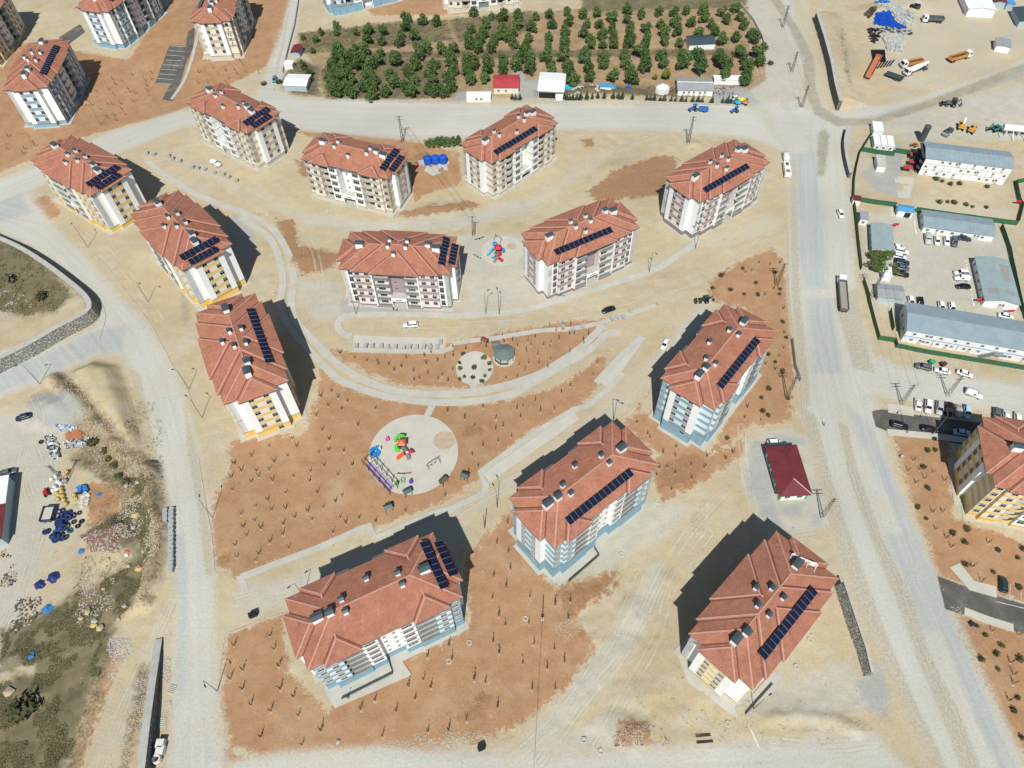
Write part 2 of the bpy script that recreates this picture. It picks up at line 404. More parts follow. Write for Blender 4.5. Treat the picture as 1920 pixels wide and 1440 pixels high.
sm = lambda t: np.clip(t, 0, 1) ** 2 * (3 - 2 * np.clip(t, 0, 1))
ZH = np.zeros(fx.shape)
near = (np.abs(fx) < 240) & (fy > 0) & (fy < 350)
rough = sm(ZS['road'] / 3) * sm((ZS['dust'] + 2) / 3) * sm(ZS['asphalt'] / 2)
ZH += np.where(near, rough * ((vnoise(fx, fy, 2.6, 1) - .5) * .22 + (vnoise(fx, fy, 1.1, 2) - .5) * .14), 0)
def mound(px, py, r, h, el=1.0, ang=0.0):
    x0, y0 = at(px, py); c, s_ = math.cos(ang), math.sin(ang)
    u = ((fx - x0) * c + (fy - y0) * s_) / el; v = -(fx - x0) * s_ + (fy - y0) * c
    d = np.hypot(u, v) + (vnoise(fx, fy, 2.2, 9) - .5) * 1.2
    return h * np.clip(1 - d / r, 0, 1) ** 1.2
for a in ((108, 766, 8.5, 2.6, 1.4, 0.1), (1185, 1372, 5, 1.2, 1.2, 0), (1110, 1110, 5, .8, 1.6, .3), (1250, 1090, 4, .7, 1, 0),
          (1150, 315, 6, .8, 1.5, .3), (580, 490, 6, .7, 1.4, -.4), (215, 1010, 7, 1.3, 1.5, 0), (700, 120, .1, .1, 1, 0),
          (1465, 1340, 6, .9, 2.5, .1), (1180, 1145, 3.5, .5, 1.5, .6), (820, 392, 5, .8, 2.2, 0.1), (1300, 272, 4.5, 1.0, 1, 0),
          (1502, 205, 3.5, .7, 1, 0), (1650, 22, 9, 2.2, 1.6, .2), (1715, 10, 10, 2.8, 1.3, 0), (1138, 180, 9, 1.8, 2.2, 0), (1090, 172, 7, 1.3, 1.6, 0)):
    ZH += mound(*a)
def bank(line, width, h):
    d = sd_line(fx, fy, ats(line)) + (vnoise(fx, fy, 1.7, 4) - .5) * 1.0
    return h * sm(1 - d / width)
ZH += bank([(285, 885), (292, 960), (297, 1020), (286, 1080), (266, 1130)], 3.6, 2.6)
ZH += bank([(100, 712), (130, 735), (165, 775), (230, 850), (286, 890)], 3.2, 1.9)
ZH += bank([(190, 1230), (175, 1300), (160, 1340)], 3, .9)
ZH += bank([(262, 1275), (255, 1330), (240, 1400)], 2.4, 1.0)
ZH += bank([(1440, 1352), (1500, 1345), (1560, 1352), (1610, 1368)], 2.0, .7)
ZH += bank([(1395, 1150), (1330, 1190)], .1, .1)
spoil = sd_poly(fx, fy, ats([(122, 700), (180, 672), (228, 682), (258, 760), (280, 850), (286, 888), (230, 846), (165, 772)]))
ZH += 3.2 * sm(-spoil / 5.5)
wild = sd_poly(fx, fy, ats([(-40, 1240), (60, 1200), (130, 1100), (150, 900), (110, 710), (250, 690), (300, 900), (310, 1040), (270, 1130), (190, 1300), (150, 1480), (-40, 1480)]))
ZH += sm(-wild / 3) * sm((spoil + 3) / 3) * ((vnoise(fx, fy, 6.5, 21) - .4) * 1.5 + (vnoise(fx, fy, 2.3, 22) - .5) * .6 + (vnoise(fx, fy, 1.0, 23) - .5) * .25)
openb = sd_poly(fx, fy, ats([(1040, 1180), (1260, 1060), (1270, 1230), (1400, 1360), (1640, 1300), (1640, 1370), (1250, 1395), (1050, 1400)]))
ZH += sm(-openb / 3) * ((vnoise(fx, fy, 4.5, 31) - .45) * .7 + (vnoise(fx, fy, 1.2, 32) - .5) * .3)
ZH += np.where(near, sm(-ZS['grass'] / 2) * (vnoise(fx, fy, 4, 6) - .5) * .7, 0)
# retained ground behind the stone walls
WALL_A = ats([(-60, 417), (-2, 442), (34, 458), (68, 478), (100, 500), (130, 523), (152, 541), (167, 558), (170, 577), (150, 593), (110, 613), (50, 648), (0, 672), (-60, 704)], 4.4)
platA = sd_poly(fx, fy, WALL_A + ats([(-200, 760), (-200, 380)], 4.4))
ZH = ZH * sm((platA - 0) / 1) + np.where(platA < 0, 4.25 * np.clip((-platA - .25) / .8, 0, 1) + (vnoise(fx, fy, 3, 3) - .5) * .5 * sm(-platA / 4), 0)
WALL_B = ats([(1524, 40), (1538, 85), (1550, 130), (1558, 175), (1566, 207)])
sideB = sd_poly(fx, fy, WALL_B + [(WALL_B[-1][0] + 30, WALL_B[-1][1] + 4), (WALL_B[0][0] + 30, WALL_B[0][1] + 20)])
ZH += np.where(sideB < 0, 4.2 * np.clip((-sideB - .3) / .8, 0, 1) * sm(1 - (sd_line(fx, fy, WALL_B, 30) - 2) / 14), 0)
for _px, _py, _r in ((775, 850, 17), (943, 470, 11), (890, 690, 8), (945, 671, 6), (700, 905, 9)):
    _x, _y = at(_px, _py); ZH *= sm((np.hypot(fx - _x, fy - _y) - _r) / 2)
for _q in ([(664, 629), (838, 635), (830, 652), (662, 649)], [(906, 888), (1074, 770), (1086, 786), (945, 886), (918, 906)], [(1124, 716), (1196, 638), (1204, 642), (1142, 728)]):
    ZH *= sm(sd_poly(fx, fy, ats(_q)) / 1.5)
def ground_z(x, y):
    i = np.clip(np.searchsorted(gx, x) - 1, 0, NX - 2); j = np.clip(np.searchsorted(gy, y) - 1, 0, NY - 2)
    Zg = ZH.reshape(NY, NX)
    a = (x - gx[i]) / (gx[i + 1] - gx[i]); b = (y - gy[j]) / (gy[j + 1] - gy[j])
    return float((Zg[j, i] * (1 - a) + Zg[j, i + 1] * a) * (1 - b) + (Zg[j + 1, i] * (1 - a) + Zg[j + 1, i + 1] * a) * b)

# ---- lateral coordinate of the carriageways (wheel tracks run along it)
LINES = [ats(l) for l in (
 [(1530, 225), (1540, 420), (1545, 600), (1575, 740), (1610, 880), (1665, 1060), (1740, 1250), (1830, 1460)],
 [(-20, 370), (120, 312), (260, 250), (420, 212), (700, 222), (1000, 222), (1300, 222), (1530, 240)],
 [(-20, 400), (80, 430), (180, 530), (260, 620), (305, 740), (335, 860), (355, 1000), (365, 1200), (372, 1460)],
 [(1640, 715), (1800, 740), (1960, 760)],
 [(400, 1440), (900, 1432), (1500, 1410), (1700, 1400)],
 [(1310, 520), (1180, 690), (1000, 850), (720, 1030), (450, 1140)], [(640, 612), (960, 598), (1200, 550), (1340, 480)],
 [(1960, 105), (1700, 205), (1560, 222)])]
lat = np.full(fx.shape, 99.0)
for l in LINES: lat = np.minimum(lat, sd_line(fx, fy, l, 99.0))

RUTS = [ats(l) for l in ([(1010, 1430), (1090, 1320), (1180, 1210), (1235, 1090), (1290, 1000), (1360, 920)], [(960, 1425), (1060, 1330), (1150, 1190), (1200, 1080)], [(1330, 1000), (1260, 1100), (1230, 1200), (1180, 1290), (1120, 1400)],
 [(640, 430), (760, 412), (900, 415), (1010, 385), (1100, 320), (1180, 270), (1280, 245)], [(320, 300), (450, 355), (560, 400), (700, 425), (860, 425)], [(1000, 372), (1080, 335), (1130, 285)], [(1440, 440), (1340, 520), (1230, 560), (1100, 590), (960, 605), (760, 612)],
 [(1320, 580), (1230, 700), (1130, 800), (980, 890), (800, 990), (600, 1080), (440, 1130)], [(1330, 600), (1250, 700), (1150, 790), (1000, 880)], [(1390, 800), (1400, 900), (1440, 1000), (1530, 1000)], [(30, 1150), (70, 1000), (40, 860), (80, 790), (60, 740)], [(5, 1180), (60, 1050), (95, 900), (60, 800)],
 [(320, 1130), (270, 1240), (220, 1350), (185, 1450)], [(1620, 60), (1700, 120), (1820, 90), (1920, 60)], [(1700, 260), (1760, 225), (1850, 200), (1930, 190)], [(1640, 410), (1720, 470), (1760, 540), (1860, 560)], [(1700, 540), (1800, 480), (1840, 460)], [(1420, 30), (1440, 110), (1470, 200), (1520, 260)], [(1395, 20), (1420, 120), (1440, 190)],
 [(860, 250), (1000, 255), (1150, 250), (1300, 260), (1440, 275)], [(130, 420), (200, 470), (260, 540), (300, 600)], [(150, 700), (200, 690), (240, 740), (262, 830)], [(1560, 60), (1590, 130), (1620, 180)], [(1440, 1390), (1540, 1400), (1660, 1390)], [(560, 430), (590, 470), (600, 540), (580, 600)])]
rut = np.full(fx.shape, 99.0)
for l in RUTS: rut = np.minimum(rut, sd_line(fx, fy, smooth_line(l, 3), 99.0))

# ---- one material; masks come from the surveyed outlines, frayed by noise
def ground_material():
    m = bpy.data.materials.new('site_ground'); m.use_nodes = True
    nt = m.node_tree; nt.nodes.clear(); L = nt.links.new
    o = _n(nt, 'ShaderNodeOutputMaterial'); p = _n(nt, 'ShaderNodeBsdfPrincipled')
    p.inputs['Roughness'].default_value = .95; p.inputs['Specular IOR Level'].default_value = .12
    L(p.outputs[0], o.inputs[0])
    pos = _n(nt, 'ShaderNodeNewGeometry').outputs['Position']
    def noise(scale, detail=5, rough=.6, vec=None, dist=0):
        n = _n(nt, 'ShaderNodeTexNoise'); n.inputs['Scale'].default_value = scale; n.inputs['Detail'].default_value = detail
        n.inputs['Roughness'].default_value = rough; n.inputs['Distortion'].default_value = dist
        L(vec if vec is not None else pos, n.inputs['Vector']); return n.outputs[0]
    def rng(v, a, b, c, d, smooth=False):
        n = _n(nt, 'ShaderNodeMapRange'); n.inputs[1].default_value = a; n.inputs[2].default_value = b; n.inputs[3].default_value = c; n.inputs[4].default_value = d
        if smooth: n.interpolation_type = 'SMOOTHSTEP'
        L(v, n.inputs[0]); return n.outputs[0]
    def math_(op, a, b):
        n = _n(nt, 'ShaderNodeMath', operation=op)
        for i, v in enumerate((a, b)):
            if isinstance(v, (int, float)): n.inputs[i].default_value = v
            else: L(v, n.inputs[i])
        return n.outputs[0]
    def mix(fac, a, b):
        n = _n(nt, 'ShaderNodeMix', data_type='RGBA')
        L(fac, n.inputs[0]) if not isinstance(fac, float) else setattr(n.inputs[0], 'default_value', fac)
        for i, v in ((6, a), (7, b)):
            if isinstance(v, tuple): n.inputs[i].default_value = (*v, 1)
            else: L(v, n.inputs[i])
        return n.outputs[2]
    def scale(c, f):
        n = _n(nt, 'ShaderNodeVectorMath', operation='SCALE')
        if isinstance(c, tuple): n.inputs[0].default_value = c
        else: L(c, n.inputs[0])
        L(f, n.inputs['Scale']); return n.outputs[0]
    n_big = noise(.035, 6, .62); n_mid = noise(.22, 6, .65); n_fine = noise(1.6, 6, .7); n_grit = noise(7.0, 4, .7)
    n_edge = noise(.45, 6, .62, dist=.6)
    def mask(name, amp, soft, bias=0.0):
        a = _n(nt, 'ShaderNodeAttribute'); a.attribute_name = name
        e = math_('MULTIPLY', math_('SUBTRACT', n_edge, .5), amp)
        v = math_('ADD', math_('ADD', a.outputs['Fac'], e), bias)
        return rng(v, -soft, soft, 1, 0, True)
    # base: sand and fill, tan with greyer and yellower drifts
    c = mix(rng(n_big, .35, .65, 0, 1), (.415, .335, .205), (.475, .395, .25))
    c = mix(rng(n_mid, .42, .66, 0, .8), c, (.41, .37, .275))
    c = mix(rng(noise(.075, 6, .65, dist=1.5), .50, .68, 0, .7), c, (.455, .43, .345))
    c = mix(rng(noise(.11, 5, .6), .55, .75, 0, .7), c, (.41, .285, .145))
    # dusty beaten ground
    c = mix(math_('MULTIPLY', mask('dust', 4.5, 2.2), .85), c, mix(rng(n_mid, .35, .65, 0, 1), (.47, .41, .285), (.44, .41, .325)))
    c = mix(math_('MULTIPLY', mask('pale', 5.0, 2.0), .9), c, mix(rng(n_mid, .35, .65, 0, 1), (.41, .40, .335), (.47, .445, .36)))
    # red planting soil
    soil = mix(rng(n_mid, .35, .7, 0, 1), (.335, .19, .098), (.395, .245, .138))
    soil = mix(rng(noise(.09, 5, .6), .5, .75, 0, .8), soil, (.415, .29, .17))
    soil = mix(rng(noise(.6, 5, .7), .58, .75, 0, .6), soil, (.24, .125, .066))
    c = mix(mask('tilled', 4.0, .8), c, mix(rng(n_mid, .35, .65, 0, 1), (.305, .205, .125), (.37, .275, .165)))
    c = mix(mask('soil', 6.5, .55), c, soil)
    sa = _n(nt, 'ShaderNodeAttribute'); sa.attribute_name = 'soil'
    edge = math_('MULTIPLY', rng(math_('ABSOLUTE', math_('ADD', sa.outputs['Fac'], math_('MULTIPLY', math_('SUBTRACT', n_edge, .5), 6.5)), 0), .1, 1.1, 1, 0), rng(n_fine, .42, .6, 0, .8))
    c = mix(edge, c, (.50, .43, .31))
    c = mix(math_('MULTIPLY', edge, rng(n_grit, .56, .66, 0, .7)), c, (.20, .13, .08))
    c = mix(math_('MULTIPLY', mask('brown', 7.5, .9), .9), c, mix(rng(n_fine, .3, .7, 0, 1), (.25, .135, .07), (.32, .19, .10)))
    gr = mix(rng(n_mid, .35, .65, 0, 1), (.105, .096, .055), (.20, .165, .095))
    gr = mix(rng(n_fine, .45, .7, 0, .6), gr, (.075, .082, .042))
    c = mix(math_('MULTIPLY', mask('grass', 6.0, 1.6), .92), c, gr)
    sb = mix(rng(n_fine, .38, .62, 0, 1), (.17, .125, .075), (.38, .30, .19))
    sb = mix(rng(n_mid, .52, .66, 0, .8), sb, (.11, .105, .06))
    c = mix(math_('MULTIPLY', mask('scrub', 7.0, 1.4), .92), c, sb)
    c = mix(math_('MULTIPLY', math_('MULTIPLY', mask('tilled', 4.0, .8), rng(noise(.13, 5, .65), .5, .66, 0, .75)), 1.0), c, mix(rng(n_fine, .4, .6, 0, 1), (.15, .14, .06), (.27, .225, .115)))
    c = mix(math_('MULTIPLY', mask('gravel', 3.5, 1.0), .85), c, mix(rng(n_grit, .3, .7, 0, 1), (.27, .285, .28), (.39, .395, .37)))
    # carriageway: dusty grey with wheel tracks along its length
    la = _n(nt, 'ShaderNodeAttribute'); la.attribute_name = 'lat'
    cv = _n(nt, 'ShaderNodeCombineXYZ')
    L(math_('ADD', math_('MULTIPLY', la.outputs['Fac'], .62), math_('MULTIPLY', n_mid, .9)), cv.inputs[0])
    L(math_('MULTIPLY', n_big, 2.0), cv.inputs[1])
    tr = _n(nt, 'ShaderNodeTexNoise'); tr.inputs['Scale'].default_value = 1.0; tr.inputs['Detail'].default_value = 4; L(cv.outputs[0], tr.inputs['Vector'])
    rd = mix(rng(tr.outputs[0], .36, .64, 0, 1), (.425, .43, .385), (.495, .485, .42))
    rd = mix(rng(noise(.06, 5, .6), .48, .7, 0, .75), rd, (.475, .445, .355))
    rd = mix(mask('lane', 2.0, 1.2), rd, mix(rng(tr.outputs[0], .36, .64, 0, 1), (.35, .375, .36), (.43, .44, .405)))
    rd = mix(mask('median', 1.2, .6), rd, mix(rng(n_fine, .35, .65, 0, 1), (.36, .335, .255), (.44, .415, .33)))
    c = mix(mask('road', 5.0, 2.0), c, rd)
    c = mix(math_('MULTIPLY', mask('mud', 3.0, .8), .85), c, mix(rng(n_mid, .35, .65, 0, 1), (.27, .25, .18), (.35, .325, .245)))
    ru = _n(nt, 'ShaderNodeAttribute'); ru.attribute_name = 'rut'
    rd_ = math_('ABSOLUTE', math_('SUBTRACT', math_('ADD', ru.outputs['Fac'], math_('MULTIPLY', math_('SUBTRACT', n_mid, .5), .5)), .95), 0)
    rk = math_('MULTIPLY', rng(rd_, .12, .42, 1, 0), rng(noise(.16, 4, .6), .4, .6, 0, .5))
    c = mix(rk, c, (.50, .465, .37))
    rk2 = math_('MULTIPLY', rng(math_('ABSOLUTE', math_('SUBTRACT', rd_, .42), 0), .05, .2, 1, 0), rng(noise(.2, 4, .6), .45, .62, 0, .4))
    c = mix(rk2, c, (.27, .22, .15))
    # wheel tracks in the sand next to it
    c = mix(math_('MULTIPLY', math_('MULTIPLY', mask('dust', 3, 2), rng(tr.outputs[0], .5, .7, 0, .35)), 1.0), c, (.40, .37, .29))
    ap = mix(rng(n_mid, .3, .7, 0, 1), (.075, .075, .07), (.14, .135, .12))
    ap = mix(rng(noise(.12, 5, .6), .56, .75, 0, .7), ap, (.30, .27, .20))
    c = mix(mask('asphalt', .5, .15), c, ap)
    # grit, pebbles, fine stain
    v1 = rng(n_fine, .25, .75, .88, 1.12); v2 = rng(n_grit, .25, .75, .92, 1.08); v3 = rng(noise(.028, 4, .5), .3, .7, .92, 1.08)
    c = scale(c, math_('MULTIPLY', math_('MULTIPLY', v1, v2), v3))
    vd = _n(nt, 'ShaderNodeTexVoronoi'); vd.inputs['Scale'].default_value = .8; L(pos, vd.inputs['Vector'])
    c = mix(math_('MULTIPLY', rng(vd.outputs['Distance'], .10, .2, 1, 0), rng(noise(.3, 5, .7), .5, .62, 0, .65)), c, (.20, .165, .12))
    vor = _n(nt, 'ShaderNodeTexVoronoi'); vor.inputs['Scale'].default_value = 1.1; L(pos, vor.inputs['Vector'])
    peb = math_('MULTIPLY', rng(vor.outputs['Distance'], .10, .16, 1, 0), rng(n_mid, .5, .62, 0, .75))
    c = mix(peb, c, (.56, .53, .46))
    L(c, p.inputs['Base Color'])
    b = _n(nt, 'ShaderNodeBump'); b.inputs['Strength'].default_value = .55; b.inputs['Distance'].default_value = .22
    L(math_('ADD', n_fine, math_('MULTIPLY', n_grit, .35)), b.inputs['Height']); L(b.outputs[0], p.inputs['Normal'])
    return m
M['ground'] = ground_material()

def grid_object(name, keep, kind='structure'):
    """faces of the survey grid picked by the boolean array keep (NY-1, NX-1)"""
    j, i = np.nonzero(keep)
    q = np.stack([j * NX + i, j * NX + i + 1, (j + 1) * NX + i + 1, (j + 1) * NX + i], 1)
    used, inv = np.unique(q.ravel(), return_inverse=True)
    me = bpy.data.meshes.new(name)
    me.vertices.add(len(used)); me.loops.add(inv.size); me.polygons.add(len(q))
    co = np.stack([fx[used], fy[used], ZH[used]], 1).astype(np.float32)
    me.vertices.foreach_set('co', co.ravel())
    me.loops.foreach_set('vertex_index', inv.astype(np.int32))
    me.polygons.foreach_set('loop_start', np.arange(0, inv.size, 4, dtype=np.int32))
    me.polygons.foreach_set('loop_total', np.full(len(q), 4, np.int32))
    me.polygons.foreach_set('use_smooth', np.ones(len(q), bool))
    me.update(calc_edges=True)
    for k in list(ZS) + ['lat', 'rut']:
        a = me.attributes.new(k, 'FLOAT', 'POINT')
        a.data.foreach_set('value', (lat if k == 'lat' else rut if k == 'rut' else ZS[k])[used].astype(np.float32))
    me.materials.append(M['ground'])
    o = inst(name, me); tag(o, kind=kind); return o

def facemean(a):
    A = a.reshape(NY, NX); return (A[:-1, :-1] + A[1:, :-1] + A[:-1, 1:] + A[1:, 1:]) / 4
isroad = facemean(ZS['road']) < 0
isasph = (facemean(ZS['asphalt']) < 0) & ~isroad
issoil = (facemean(ZS['soil']) < 0) & ~isroad & ~isasph
grid_object('road', isroad); grid_object('asphalt_lane', isasph); grid_object('planting_soil', issoil)
grid_object('ground', ~(isroad | isasph | issoil))

# ---- concrete paths, pads and kerbs: raised slabs
def ribbon(mb, line, width, z0, z1, m=0, off=0.0, w2=None):
    """slab along a polyline; width w, shifted sideways by off; z1 may be a list"""
    n = len(line); L_, R_ = [], []
    for i in range(n):
        a = Vector(line[max(i - 1, 0)]); b = Vector(line[min(i + 1, n - 1)]); d = (b - a)
        d = d.normalized() if d.length > 0 else Vector((1, 0)); s = Vector((-d.y, d.x))
        wv = width if w2 is None else width + (w2 - width) * i / (n - 1)
        c = Vector(line[i]) + s * off
        L_.append(c + s * wv / 2); R_.append(c - s * wv / 2)
    zt = z1 if isinstance(z1, (list, tuple)) else [z1] * n
    vs = []
    for i in range(n): vs += [(L_[i].x, L_[i].y, z0), (L_[i].x, L_[i].y, zt[i]), (R_[i].x, R_[i].y, zt[i]), (R_[i].x, R_[i].y, z0)]
    fs = []
    for i in range(n - 1):
        a, b = 4 * i, 4 * i + 4
        fs += [(a + 1, a + 2, b + 2, b + 1), (a, a + 1, b + 1, b), (a + 2, a + 3, b + 3, b + 2)]
    fs += [(0, 3, 2, 1), (4 * n - 4, 4 * n - 3, 4 * n - 2, 4 * n - 1)]
    return mb.add(vs, fs, m)

M['path'] = pmat('dusty_path_concrete', (.435, .425, .365), .92, .10, .28, .25, world=True, bscale=5)
M['pad'] = pmat('dusty_pale_slab', (.47, .455, .385), .92, .08, .22, .2, world=True, bscale=5)
M['kerb'] = pmat('grey_kerb_concrete', (.40, .40, .36), .9, .14, .6, .1, world=True)
_pk = [0]
def path(name, px, width, h=.12, mat='path', smooth=5, w2=None):
    mb = MB(); _pk[0] += 1; h = h + .006 * (_pk[0] % 9); ln = smooth_line(ats(px), smooth) if smooth else ats(px)
    ribbon(mb, ln, width, -.3, h, w2=w2); o = mb.build(name, M[mat]); return tag(o, kind='structure')
path('footpath', [(277, 302), (300, 322), (350, 355), (400, 378), (450, 396), (500, 420), (522, 442), (536, 466), (546, 490), (550, 515), (551, 532), (547, 560), (553, 600), (580, 630), (606, 656), (632, 682), (670, 706), (705, 722), (730, 730), (780, 738), (855, 738), (905, 732), (960, 719), (1010, 702), (1035, 688), (1085, 655), (1115, 627), (1130, 610)], 2.3)
path('footpath', [(452, 408), (480, 426), (505, 446), (518, 468), (527, 498), (531, 530), (527, 560), (531, 592), (552, 625), (580, 656), (602, 680), (625, 703), (645, 716), (680, 730), (720, 742), (780, 752), (840, 755), (905, 750), (960, 738), (992, 722), (1047, 690), (1097, 661), (1122, 642), (1135, 628), (1162, 620)], 2.3)
path('footpath', [(812, 757), (806, 770), (800, 782)], 1.9, smooth=0)
path('footpath', [(885, 717), (890, 733)], 2.0, smooth=0)
path('pavement', [(1312, 452), (1270, 480), (1228, 506), (1150, 532), (1060, 561), (960, 585), (860, 592), (790, 590), (735, 590), (690, 590), (655, 592), (637, 600), (634, 614), (645, 626), (660, 630)], 2.2)
path('pavement', [(1230, 572), (1190, 586), (1148, 598), (1125, 606), (1070, 617), (1045, 618), (1000, 622), (930, 634), (850, 644), (830, 660), (660, 656)], 1.6, smooth=2)
path('pavement', [(452, 1082), (520, 1056), (600, 1026), (680, 990), (692, 984), (704, 1008), (745, 992), (800, 968), (850, 952), (905, 926), (912, 912), (900, 886), (960, 842), (1010, 808), (1075, 768), (1100, 762), (1140, 730), (1168, 700)], 1.7, smooth=1)
path('pavement', [(1118, 718), (1160, 672), (1205, 632)], 2.0, smooth=0)
path('pavement', [(462, 1112), (450, 1080)], 1.6, smooth=0)
path('pavement', [(322, 186), (345, 152), (360, 110), (372, 60), (385, 0)], 1.4, smooth=2)
path('pavement', [(1664, 787 - 22), (1712, 772)], 3.2, smooth=0, mat='pad')
path('pavement', [(1664, 810), (1750, 818), (1800, 824), (1860, 838)], 2.0, smooth=0, mat='pad')
path('pavement', [(1808, 1146), (1850, 1162), (1900, 1178)], 2.0, smooth=0, mat='pad')
path('pavement', [(1790, 1060), (1822, 1098), (1868, 1110)], 3.0, smooth=0, mat='pad')
path('pavement', [(540, 20), (532, 60), (525, 100), (512, 150)], 1.2, smooth=2)
def pad(name, px, h=.09, mat='pad', z=0):
    mb = MB(); _pk[0] += 1; h = h - .05 + .003 * (_pk[0] % 9) if h == .09 else h; mb.prism(ats(px), -.3, h); return tag(mb.build(name, M[mat]), kind='structure')
pad('parking_bay', [(664, 629), (838, 635), (830, 652), (662, 649)])
pad('parking_bay', [(906, 888), (1074, 770), (1086, 786), (945, 886), (918, 906)])
pad('parking_bay', [(1124, 716), (1196, 638), (1204, 642), (1142, 728)])
pad('concrete_yard', [(1676, 330), (1714, 334), (1706, 372), (1684, 370)])
def disc(name, px, py, rx, ry, h=.1, mat='pad', n=56):
    _pk[0] += 1; h = h - .03 + .003 * (_pk[0] % 5) if h == .1 else h
    x, y = at(px, py); x1, _ = at(px + rx, py); _, y1 = at(px, py - ry); r1, r2 = x1 - x, y1 - y
    mb = MB(); mb.prism([(x + r1 * math.cos(2 * math.pi * i / n), y + r2 * math.sin(2 * math.pi * i / n)) for i in range(n)], -.3, h)
    return tag(mb.build(name, M[mat]), kind='structure')
disc('playground_floor', 775, 850, 84, 72, .10, 'pad')
disc('playground_floor', 943, 470, 40, 27, .10, 'pad')
disc('seating_circle', 890, 690, 35, 31, .09, 'pad')
disc('gazebo_plinth', 945, 671, 21, 17, .14, 'pad')
M['sand'] = pmat('play_sand', (.42, .34, .23), .95, .12, .8, .3, world=True)
disc('sand_pit', 833, 826, 20.5, 17, .125, 'sand'); disc('sand_pit', 959, 462, 9, 6, .125, 'sand')
M['rubber'] = pmat('purple_rubber_matting', (.36, .27, .43), .9, .06, .8, world=True)
pad('rubber_mat', [(690, 866), (699, 869), (741, 913), (728, 923), (686, 880)], .13, 'rubber')
def kerb(px, h=.14, wd=.28, smooth=3):
    mb = MB(); ribbon(mb, smooth_line(ats(px), smooth), wd, -.2, h); tag(mb.build('kerb', M['kerb']), kind='structure')
kerb([(165, 470), (200, 500), (232, 542), (262, 580), (290, 622), (326, 690), (347, 722), (362, 760)])
kerb([(1478, 430), (1480, 560), (1499, 690), (1506, 790)])
kerb([(185, 640), (194, 612), (198, 590), (190, 568)])
kerb([(372, 860), (388, 960), (396, 1000), (402, 1070)])
kerb([(516, 160), (520, 178), (600, 187), (700, 190), (900, 194), (1180, 194), (1390, 198)])
kerb([(340, 236), (450, 228), (540, 238), (640, 248), (790, 256)])
kerb([(417, 1192), (470, 1172), (530, 1150)]); kerb([(420, 1196), (412, 1260), (409, 1300)])
kerb([(905, 380), (960, 384), (1010, 350), (1060, 320), (1140, 268)])
kerb([(1580, 820), (1600, 880), (1640, 1000), (1680, 1080), (1730, 1220), (1790, 1340), (1840, 1460)], .12)
kerb([(1592, 880), (1612, 940)], .12)
# parking bay lines on the dark asphalt
mb = MB()
for a, b in (((1729, 776), (1733, 752)), ((1748, 779), (1751, 754)), ((1769, 781), (1771, 757)), ((1786, 783), (1788, 759)), ((1804, 786), (1806, 762)), ((1823, 789), (1824, 764)), ((1841, 791), (1841, 766)), ((1859, 794), (1858, 768)), ((1878, 796), (1876, 771))):
    ribbon(mb, ats((a, b)), .14, -.1, .055)
ribbon(mb, ats(((1712, 776), (1960, 807))), .16, -.1, .06)
for k in range(9):
    t = k / 8; x0, y0, x1, y1 = 320 - 28 * t, 86 + 70 * t, 350 - 28 * t, 88 + 70 * t
    ribbon(mb, ats(((x0, y0), (x1, y1))), .16, -.1, .055)
ribbon(mb, ats(((1868, 1128), (1960, 1150))), .16, -.1, .06)
ribbon(mb, ats(((1893, 1126), (1894, 1095))), .16, -.1, .055); ribbon(mb, ats(((1914, 1130), (1914, 1100))), .16, -.1, .055)
M['linepaint'] = pmat('worn_white_line_paint', (.52, .52, .48), .8, .15, 1, world=True)
tag(mb.build('bay_marking', M['linepaint']), kind='structure')
